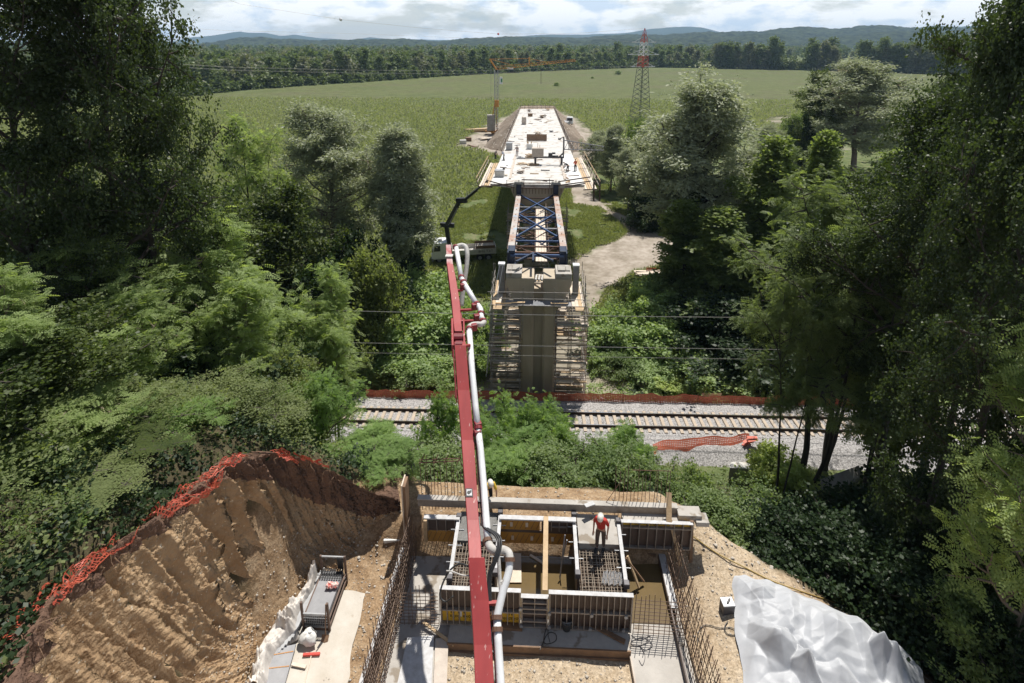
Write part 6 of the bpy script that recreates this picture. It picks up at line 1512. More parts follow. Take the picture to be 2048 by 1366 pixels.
p, q = at_z(1308, 908, .5), at_z(1502, 896, .5)
def fn2(u, v): f = u / 7.2; c = p.lerp(q, f); return (c.x, c.y + .55 * v + .1 * math.sin(u * 2), c.z + .75 * v * (1 - .5 * math.exp(-((u) / .9) ** 2)) + .06 * math.sin(u * 3) * v)
net('reddish mesh net leaning on the near ballast edge right of the bushes', fn2, 7.2, 1.0, .13, .12, .07, 'net_faded')
m = MB(); c = at_z(1500, 897, .5)
for k in range(5): m.bar(c + Vector((-.5 + rnd.uniform(-.1, .3), rnd.uniform(-.2, .2), .3 + .15 * k)), c + Vector((.1 + .35 * (k > 2), rnd.uniform(-.1, .3), .55 + .1 * k)), .25, .03)
m.build('net_roll', 'net_orange', None, 'bright orange crumpled end of the net on a stake by the ballast', 'safety net')
m = MB(); m.tube([c + Vector((.15, 0, -.3)), c + Vector((.2, 0, 1.0))], .02, 5); m.build('stake', 'dark_steel', None, 'thin dark stake holding the net end by the near ballast', 'stake')
def bank_pt(f):
    x = f * (len(BANK_TOP) - 1); i = min(int(x), len(BANK_TOP) - 2); return Vector(BANK_TOP[i]).lerp(Vector(BANK_TOP[i + 1]), x - i), Vector((*(nrm[i]), 0))
def bank_net(label, f0, f1, Hh, off, drop, seed, mt='net_orange', amp=.18):
    a, _ = bank_pt(f0); b, _ = bank_pt(f1); L = (b - a).length * 1.15
    def fn(u, v):
        f = f0 + (f1 - f0) * u / L; c, n_ = bank_pt(f)
        ww = float(fbm(np.array([u * 1.6 + seed]), np.array([v * 2.0]), 3, seed)[0]) - .5
        w2 = float(fbm(np.array([u * 2.3 + seed * 3]), np.array([v * 2.6 + 5]), 3, seed + 3)[0]) - .5
        return c + n_ * (off + (v - .5) * Hh * .75 + w2 * amp * 2) + Vector((0, 0, .2 - drop * v + (abs(ww) - .12) * amp * 5 + .12 * math.sin(v * 3.1) * math.sin(u * 1.9 + seed)))
    return net(label, fn, L, Hh, .085, .075, .024, mt)
def fpx(px, py):
    """fraction along the bank top nearest to the pixel"""
    best = min(range(len(BANK_TOP)), key=lambda i: (Vector(BANK_TOP[i]) - at_z(px, py, BANK_TOP[i][2])).length); return best / (len(BANK_TOP) - 1)
bank_net('crumpled orange net on the crest of the earth bank nearest the bushes', fpx(655, 938), fpx(605, 918), .3, -.1, .1, 3)
bank_net('orange net heap hanging over the highest point of the earth bank', fpx(585, 910), fpx(548, 905), .75, .15, .45, 5)
bank_net('orange net strip running up to the top of the earth bank', fpx(492, 918), fpx(420, 960), .45, -.05, .15, 7)
bank_net('reddish crumpled net in shade on the middle of the bank crest', fpx(430, 955), fpx(318, 1030), .9, .05, .5, 9, 'net_orange', .25)
bank_net('wide bright orange net spread along the left crest of the bank', fpx(270, 1068), fpx(95, 1205), .8, -.15, .35, 11)
bank_net('second orange net strip behind the wide one at the far left', fpx(240, 1085), fpx(20, 1240), .35, -.75, .15, 13)
bank_net('narrow orange net end hanging low on the left bank edge', fpx(130, 1180), fpx(70, 1225), .3, .35, .3, 15)
# roots and twigs hanging from the bank crest, gravel on the soil
for k in range(60):
    f = rnd.uniform(.2, .85); c, n_ = bank_pt(f); c = c + n_ * rnd.uniform(-.2, .5) + Vector((0, 0, rnd.uniform(-.5, .25))); d = Vector((rnd.uniform(-.5, .5), rnd.uniform(-.5, .5), rnd.uniform(-.7, .3)))
    m = MB() if k % 12 == 0 else m
    L_ = rnd.uniform(.3, 1.1); m.tube([c, c + d * L_ * .5 + Vector((rnd.uniform(-.1, .1), 0, .05)), c + d * L_], [.018, .012, .005], 4)
    if k % 12 == 11: m.build('root_tangle', 'timber_brown', None, 'bare roots and twigs sticking out along the crest of the earth bank', 'roots', 'roots along the bank crest', kind='stuff')
rg0 = np.random.default_rng(77); n = 5200
gxx = np.r_[rg0.uniform(-9.5, -5.2, 1500), rg0.uniform(5.6, 14, 2300), rg0.uniform(-2.7, 3.2, 700), rg0.uniform(-5, 9, 700)]; gyy = np.r_[rg0.uniform(12.5, 18, 1500), rg0.uniform(12, 20, 2300), rg0.uniform(12.3, 14.1, 700), rg0.uniform(18.6, 21, 700)]
k_ = pad_mask(gxx, gyy) > .5; gxx, gyy = gxx[k_], gyy[k_]; gzz = ground_z(gxx, gyy)
bi = rg0.integers(0, NU, 2600); bv = (rg0.uniform(.25, 1, 2600) ** .6 * (NV - 1)).astype(int); bp_ = P[bi, bv + 1]
gxx = np.r_[gxx, bp_[:, 0]]; gyy = np.r_[gyy, bp_[:, 1]]; gzz = np.r_[gzz, bp_[:, 2]]
n = len(gxx); r0 = (.014 + .05 * rg0.uniform(0, 1, n) ** 4) * np.where(np.arange(n) > n - 2600, .8, 1)
oct_ = np.array([(1, 0, 0), (0, 1, 0), (-1, 0, 0), (0, -1, 0), (0, 0, .7), (0, 0, -.7)], float); jt = 1 + rg0.uniform(-.35, .35, (n, 6, 1))
Vg = np.stack([gxx, gyy, gzz + r0 * .2], 1)[:, None] + oct_[None] * jt * r0[:, None, None]
Fg = np.array([(0, 1, 4), (1, 2, 4), (2, 3, 4), (3, 0, 4), (1, 0, 5), (2, 1, 5), (3, 2, 5), (0, 3, 5)])
np_obj('gravel', np_mesh('gravel', Vg.reshape(-1, 3), (Fg[None] + np.arange(n)[:, None, None] * 6).reshape(-1, 3), 'stone'), kind='stuff', label='loose pebbles scattered over the bare earth')
# near-track concrete pieces
t = thing('concrete_culvert', 'weathered sloping concrete slab wall beside the near edge of the railway', 'wall', at_z(1640, 970, .8))
P4 = [at_z(1565, 986, 1.0), at_z(1718, 930, 1.2), at_z(1728, 952, .55), at_z(1590, 1014, .3)]
m = MB(); m.prism(P4[::-1], (0, -.05, -.35)); m.build('slab', 'concrete', t, bevel=.03)
t = thing('concrete_block', 'concrete block with its sunlit top painted pale, standing in weeds near the railway', 'block', at_z(1483, 945, .8))
P4 = [at_z(1459, 938, 1.55), at_z(1503, 940, 1.55), at_z(1501, 926, 1.55), at_z(1462, 926, 1.55)]
m = MB(); m.prism(P4, (0, 0, -.85)); m.build('block', 'concrete', t, bevel=.03)
m = MB(); m.prism([p + Vector((0, 0, .02)) for p in P4], (0, 0, .08)); m.build('cap', 'deck_concrete', t, bevel=.02)  # paler concrete paints the sunlit top of the block
P4 = [at_z(1402, 786, .9), at_z(1444, 786, .9), at_z(1440, 796, .5), at_z(1408, 796, .5)]
m = MB(); m.prism(P4[::-1], (0, 0, -.08)); m.build('board', 'timber_pale', None, 'pinkish board lying against the orange fence across the railway', 'board')
m = MB(); p = at_z(1203, 799, .6); m.box((p.x, p.y, p.z), (.28, .2, .35)); m.build('marker_stone', 'white_paint', None, 'small white marker stone at the far ballast edge', 'marker', bevel=.02)
for a, b, lb in (((682, 872), (682, 905), 'thin dark stake in the bushes at left of the boom'), ((905 / 2.4 + 1270, 905), (1647, 880), 'dark stake standing right of the yellow bush')):
    pass
for k in range(9):
    x = -3.2 + k * .85 + rnd.uniform(-.3, .3); y = 40.9 + rnd.uniform(-.3, .2); r0 = rnd.uniform(.2, .38); m = MB(); n = 7
    vs = [(x + 1.6 * r0 * (1 + rnd.uniform(-.25, .25)) * math.sin(math.pi * i / 4) * math.cos(2 * math.pi * j / n), y + r0 * (1 + rnd.uniform(-.25, .25)) * math.sin(math.pi * i / 4) * math.sin(2 * math.pi * j / n), .25 + r0 * .8 * (math.cos(math.pi * i / 4))) for i in range(5) for j in range(n)]
    m.add(vs, [(i * n + j, i * n + (j + 1) % n, (i + 1) * n + (j + 1) % n, (i + 1) * n + j) for i in range(4) for j in range(n)])
    m.build('boulder', 'concrete', None, 'grey boulder in a row at the foot of the railway pier', 'boulder', 'boulders at the foot of the pier', smooth=True)
# ------------------------------------------------------------------ vegetation
def unit(a): return a / np.maximum(np.linalg.norm(a, axis=-1, keepdims=True), 1e-9)
class Tree:
    """limbs grown from a trunk, twigs on the limbs, leaves on the twigs"""
    def __init__(s, seed): s.r = np.random.default_rng(seed); s.tubes = []; s.tw = []
    def limb(s, p, d, L, n, up, wob, r0, r1):
        P = [np.array(p, float)]; d = unit(np.array(d, float))
        for i in range(n):
            d = unit(d + np.array([0, 0, up]) / n + s.r.normal(0, wob, 3)); P.append(P[-1] + d * L / n)
        P = np.array(P); s.tubes.append((P, np.linspace(r0, r1, n + 1))); return P
    def grow(s, H, cb, Rr, env, n1, n2, n3, th=(80, 25), up=.5, tw=.8, tr=.2, up2=.2, up3=0, lean=(0, 0), wob=.05, l2=.42, stems=1, spread=0, sub_up=0):
        r = s.r
        for st in range(stems):
            a0 = r.uniform(0, 6.28)
            d0 = np.array([lean[0] + spread * math.cos(a0 + st * 6.28 / stems), lean[1] + spread * math.sin(a0 + st * 6.28 / stems), 1.])
            hh = H * (1 if st == 0 else r.uniform(.75, .97)); T = s.limb((r.normal(0, .05), r.normal(0, .05), -.6), d0, hh + .6, 14, .15, wob, tr * (1 if st == 0 else .7), tr * .1)
            N1 = max(3, int(n1 / stems)); az = r.uniform(0, 6.28)
            for i in range(N1):
                f = cb + (1 - cb) * (i + r.uniform(0, .8)) / N1; g = (f - cb) / (1 - cb); az += 2.4 + r.normal(0, .4)
                q = f * 14; k = min(13, int(q)); p = T[k] + (T[k + 1] - T[k]) * (q - k)
                L1 = max(.3, Rr * env(g) * r.uniform(.5, 1.3)); t_ = R(th[0] + (th[1] - th[0]) * g) * r.uniform(.85, 1.15)
                P = s.limb(p, (math.sin(t_) * math.cos(az), math.sin(t_) * math.sin(az), math.cos(t_)), L1, 6, up, .12, tr * .42 * (1 - .7 * g) * (L1 / Rr) ** .5 + .012, .012)
                for j in range(n2):
                    u = .28 + .72 * (j + r.uniform(0, 1)) / n2; q2 = u * 6; k2 = min(5, int(q2)); p2 = P[k2] + (P[k2 + 1] - P[k2]) * (q2 - k2)
                    tg = unit(P[k2 + 1] - P[k2]); d2 = unit(tg * .55 + unit(r.normal(0, 1, 3) * np.array([1, 1, .75])) * .95 + np.array([0, 0, sub_up]))
                    L2 = L1 * l2 * r.uniform(.5, 1.15) * (1.25 - .6 * u) + .25
                    P2 = s.limb(p2, d2, L2, 3, up2, .14, .022 + .012 * L2, .006)
                    uu_ = r.uniform(.15, 1, n3) * 3; kk = np.minimum(2, uu_.astype(int)); b = P2[kk] + (P2[kk + 1] - P2[kk]) * (uu_ - kk)[:, None]
                    dd_ = unit((P2[kk + 1] - P2[kk])); dd_ = unit(unit(dd_) * .5 + r.normal(0, .55, (n3, 3)) + np.array([0, 0, up3]))
                    e = b + dd_ * (tw * r.uniform(.5, 1.2, n3))[:, None]
                    s.tw.append(np.stack([b, e], 1))
        return s
    def twigs(s): return np.concatenate(s.tw)
    def leaves(s, per, L, W, droop=.2, flat=.8, jit=.08, tip=False):
        T = s.twigs(); r = s.r; n = len(T) * per
        t = np.repeat(T, per, 0); u = r.uniform(0 if not tip else .4, 1.05, n)
        c = t[:, 0] + (t[:, 1] - t[:, 0]) * u[:, None] + r.normal(0, jit, (n, 3))
        al = unit(unit(t[:, 1] - t[:, 0]) * .6 + r.normal(0, .6, (n, 3)) - np.array([0, 0, droop]))
        nm = unit(np.array([0, 0, flat * .75]) + r.normal(0, .7, (n, 3)))
        sd = unit(np.cross(al, nm)); sc = r.uniform(.65, 1.25, n)[:, None]
        return np.stack([c, c + al * L * .5 * sc + sd * W * .5 * sc, c + al * L * sc, c + al * L * .5 * sc - sd * W * .5 * sc], 1)
    def pinnate(s, per, L, W, pairs=5, droop=.25, flat=1.0, jit=.05):
        """feather leaves: pairs of leaflets on a stalk"""
        T = s.twigs(); r = s.r; n = len(T) * per
        t = np.repeat(T, per, 0); u = r.uniform(0, 1.05, n)
        c = t[:, 0] + (t[:, 1] - t[:, 0]) * u[:, None] + r.normal(0, jit, (n, 3))
        h = r.normal(0, 1, (n, 3)) * np.array([1, 1, .25])
        al = unit(unit(t[:, 1] - t[:, 0]) * .5 + unit(h) * .8 - np.array([0, 0, droop * .5]))
        nm = unit(np.array([0, 0, flat * .8]) + r.normal(0, .5, (n, 3))); sd = unit(np.cross(al, nm)); up = np.cross(sd, al)
        sc = r.uniform(.7, 1.25, n); out = []
        for k in range(pairs):
            f = (k + .6) / pairs; b = c + al * (L * f * sc)[:, None] - np.array([0, 0, 1]) * (droop * L * f * f * sc)[:, None]
            ll = W * (1 - .35 * abs(f - .45) * 2)
            for e in (-1, 1):
                dv = unit(sd * e + al * .35 - up * .15) * (ll * sc)[:, None]; wv = al * (L / pairs * .42 * sc)[:, None]
                out.append(np.stack([b, b + dv * .5 + wv, b + dv, b + dv * .5 - wv], 1))
        return np.concatenate(out)
    def trunk(s, minr=.0, sides=6):
        vs, fs = [], []; o = 0
        for P, rr in s.tubes:
            if rr[0] < minr: continue
            n = sides if rr[0] > .05 else 4
            d = unit(np.gradient(P, axis=0)); ref = np.where(np.abs(d[:, 2:3]) > .9, np.array([[0, 1., 0]]), np.array([[0, 0, 1.]]))
            a = unit(np.cross(d, ref)); b = np.cross(d, a); th = np.arange(n) * 2 * math.pi / n
            V = P[:, None] + (a[:, None] * np.cos(th)[None, :, None] + b[:, None] * np.sin(th)[None, :, None]) * rr[:, None, None]
            m_ = len(P); vs.append(V.reshape(-1, 3)); i = np.arange(m_ - 1)[:, None] * n; k = np.arange(n)[None]; k2 = (k + 1) % n
            fs.append(np.stack([i + k, i + k2, i + n + k2, i + n + k], -1).reshape(-1, 4) + o); o += m_ * n
        return np.concatenate(vs), np.concatenate(fs)
def leaf_mesh(name, Q, mt):
    n = len(Q); return np_mesh(name, Q.reshape(-1, 3), np.arange(4 * n).reshape(n, 4), mt)
PROTO = {}
def proto(kind, name, tree, Q, leaf, bark='bark', minr=.0, ivy=None):
    ce = Q.reshape(-1, 3).mean(0)
    def shear(A): A = A.copy(); A[..., 0] -= ce[0] * A[..., 2] / ce[2]; A[..., 1] -= ce[1] * A[..., 2] / ce[2]; return A
    Q = shear(Q); ivy = shear(ivy) if ivy is not None else None
    v, f = tree.trunk(minr); v = shear(v); tm = np_mesh('trunk', v, f, bark, True); cm = leaf_mesh('crown', Q, leaf)
    allp = Q.reshape(-1, 3); lo, hi = np.percentile(allp, 1.0, 0), np.percentile(allp, 99.0, 0)
    im = leaf_mesh('ivy', ivy, 'leaf_ivy') if ivy is not None else None
    PROTO.setdefault(kind, []).append(dict(name=name, trunk=tm, crown=cm, ivy=im, w=float(((hi - lo)[:2]).mean()), top=float(np.percentile(allp[:, 2], 99.7)), n=len(Q)))
def ivy_on(tree, h0, h1, n, rad, seed):
    P, rr = tree.tubes[0]; r = np.random.default_rng(seed)
    z = r.uniform(h0, h1, n); x = np.interp(z, P[:, 2], P[:, 0]); y = np.interp(z, P[:, 2], P[:, 1]); a = r.uniform(0, 6.28, n)
    lump = .6 + .8 * vnoise(z * .7, a * 1.1, seed); rd = rad * lump * np.sqrt(r.uniform(.35, 1, n)) * (1 - .45 * (z - h0) / (h1 - h0))
    c = np.stack([x + rd * np.cos(a), y + rd * np.sin(a), z], 1)
    al = unit(r.normal(0, .5, (n, 3)) - np.array([0, 0, .8])); nm = unit(np.stack([np.cos(a), np.sin(a), .3 + 0 * a], 1) + r.normal(0, .4, (n, 3))); sd = unit(np.cross(al, nm)); L = .26 * r.uniform(.7, 1.3, n)[:, None]
    return np.stack([c, c + al * L * .5 + sd * L * .42, c + al * L, c + al * L * .5 - sd * L * .42], 1)
round_ = lambda g: (math.sin(math.pi * min(1, g * .82 + .18))) ** .6
dome = lambda g: max(.12, (1 - g ** 2.2)) ** .6
cone = lambda g: max(.1, 1 - g) ** .75
vase = lambda g: .55 + .6 * g if g < .6 else .91 * max(.15, 1.6 - 1.0 * g - .25)
for sd_ in (1, 2):
    T = Tree(10 + sd_).grow(24, .22, 6.2, round_, 34, 9, 8, (95, 25), .35, .9, .34, .1, -.1, wob=.03); proto('oak', 'oak_tree', T, T.leaves(27, .17, .13, .25, .9, .18), 'leaf_oak')
    T = Tree(20 + sd_).grow(20, .25, 5.6, round_, 38, 9, 9, (75, 15), .7, 1.0, .26, .1, -.15, wob=.03); proto('willow', 'willow_tree', T, T.leaves(22, .30, .10, .45, .5, .16), 'leaf_willow', 'bark_pale')
    T = Tree(30 + sd_).grow(10, .38, 3.2, vase, 18, 7, 6, (58, 12), .75, .7, .10, .15, .05, wob=.05, stems=2, spread=.12, sub_up=.1); proto('robinia', 'robinia_tree', T, T.pinnate(7, .30, .10), 'leaf_robinia', 'bark_pale')
    T = Tree(40 + sd_).grow(16, .18, 3.0, cone, 38, 7, 7, (75, 35), .3, .6, .17, .05, 0, wob=.025); proto('alder', 'alder_tree', T, T.leaves(15, .22, .18, .2, .8, .14), 'leaf_alder')
    T = Tree(50 + sd_).grow(14, .14, 4.4, round_, 34, 8, 8, (85, 25), .4, .8, .2, .05, 0, wob=.04, stems=2, spread=.1); proto('maple', 'maple_tree', T, T.leaves(14, .22, .19, .2, .9, .16), 'leaf_maple')
    T = Tree(60 + sd_).grow(3.4, .06, 2.0, dome, 26, 7, 6, (85, 15), .4, .45, .04, .1, .1, wob=.08, stems=3, spread=.3); proto('bush', 'robinia_bush', T, T.pinnate(5, .26, .085, 4), 'leaf_robinia_bright')
    T = Tree(70 + sd_).grow(3.2, .05, 2.1, dome, 30, 7, 6, (88, 15), .35, .45, .04, .1, .1, wob=.08, stems=3, spread=.3); proto('shrub', 'shrub', T, T.leaves(12, .13, .09, .15, .9, .1), 'leaf_shrub')
    T = Tree(80 + sd_).grow(1.9, .04, 2.1, dome, 36, 7, 6, (92, 10), .3, .42, .03, .0, .1, wob=.1, stems=4, spread=.5); proto('bramble', 'bramble_thicket', T, T.leaves(12, .17, .14, .1, 1.2, .1), 'leaf_bramble')
    T = Tree(90 + sd_).grow(3.6, .05, 2.2, dome, 30, 7, 6, (88, 15), .35, .5, .05, .1, .1, wob=.08, stems=3, spread=.3); proto('dry', 'hazel_shrub', T, T.leaves(13, .13, .10, .15, .9, .11), 'leaf_dry')
    T = Tree(100 + sd_).grow(3.2, .05, 2.2, dome, 30, 7, 6, (88, 15), .3, .5, .05, .1, .1, wob=.08, stems=3, spread=.3); proto('deep', 'dark_shrub', T, T.leaves(12, .16, .12, .2, .9, .11), 'leaf_shaded')
for sd_ in (1, 2):
    T = Tree(110 + sd_).grow(6, .08, 3.0, dome, 36, 8, 8, (85, 15), .4, .6, .07, .1, .05, wob=.07, stems=3, spread=.25); proto('hazel', 'hazel_shrub', T, T.leaves(17, .125, .095, .2, .7, .12), 'leaf_dry')
    T = Tree(120 + sd_).grow(7, .12, 3.0, round_, 34, 8, 8, (85, 20), .4, .6, .09, .1, 0, wob=.06, stems=2, spread=.15); proto('sapling', 'maple_sapling', T, T.leaves(17, .14, .12, .2, .7, .12), 'leaf_maple')
    T = Tree(130 + sd_).grow(26, .42, 6.2, round_, 34, 9, 8, (90, 25), .35, .9, .32, .1, -.1, wob=.03); proto('talloak', 'oak_tree', T, T.leaves(27, .17, .13, .25, .8, .18), 'leaf_oak')
    T = Tree(140 + sd_).grow(13, .5, 4.2, vase, 22, 8, 7, (75, 25), .3, .8, .16, .0, -.05, wob=.06, stems=2, spread=.2); proto('highrobinia', 'robinia_tree', T, T.pinnate(9, .30, .10, 5), 'leaf_robinia_mid', 'bark')
T = Tree(25).grow(20, .30, 3.6, round_, 34, 9, 9, (70, 15), .6, .9, .3, .1, -.15, wob=.03); proto('ivywillow', 'ivy_willow_tree', T, T.leaves(22, .28, .10, .45, .5, .16), 'leaf_willow', 'bark', ivy=ivy_on(T, .3, 14, 9000, 1.35, 4))
T = Tree(26).grow(20, .34, 5.2, round_, 30, 9, 9, (60, 10), .6, 1.0, .3, .1, -.15, wob=.04); proto('ivywillow2', 'ivy_willow_tree', T, T.leaves(22, .28, .10, .45, .5, .16), 'leaf_willow', 'bark', ivy=ivy_on(T, .3, 12, 6000, 1.0, 5))
T = Tree(35).grow(13, .3, 4.6, vase, 22, 8, 7, (70, 25), .3, .8, .16, .0, -.05, wob=.05, stems=2, spread=.15); proto('bigrobinia', 'robinia_tree', T, T.pinnate(8, .30, .10, 5), 'leaf_robinia', 'bark')
T = Tree(66).grow(2.6, .04, 1.7, dome, 30, 7, 7, (80, 15), .4, .42, .03, .1, .1, wob=.08, stems=4, spread=.3); proto('pale', 'yellow_green_bush', T, T.leaves(14, .17, .13, .1, 1.1, .1), 'leaf_pale')
USED = {}
def plant(kind, px, D, top, w, label, group=None, cat=None, var=None, zb=None, name=None):
    v = PROTO[kind]; k = USED.get(kind, 0); USED[kind] = k + 1; p = v[k % len(v) if var is None else var]
    q = at_d(px, top, D); z0 = gz(q.x, q.y) - .05 if zb is None else zb
    Hh = q.z - z0; Zd = D * cp + (HCAM - (q.z + z0) / 2) * sp
    s_z = Hh / p['top']; s_x = (w * Zd / F) / p['w']
    o = thing(name or p['name'], label, cat or ('tree' if Hh > 5 else 'bush'), (q.x, q.y, z0), group)
    o.rotation_euler.z = rnd.uniform(0, 6.28); o.scale = (s_x, s_x, s_z)
    for nm in ('trunk', 'crown', 'ivy'):
        if p[nm] is not None: np_obj(nm, p[nm], o)
    return o
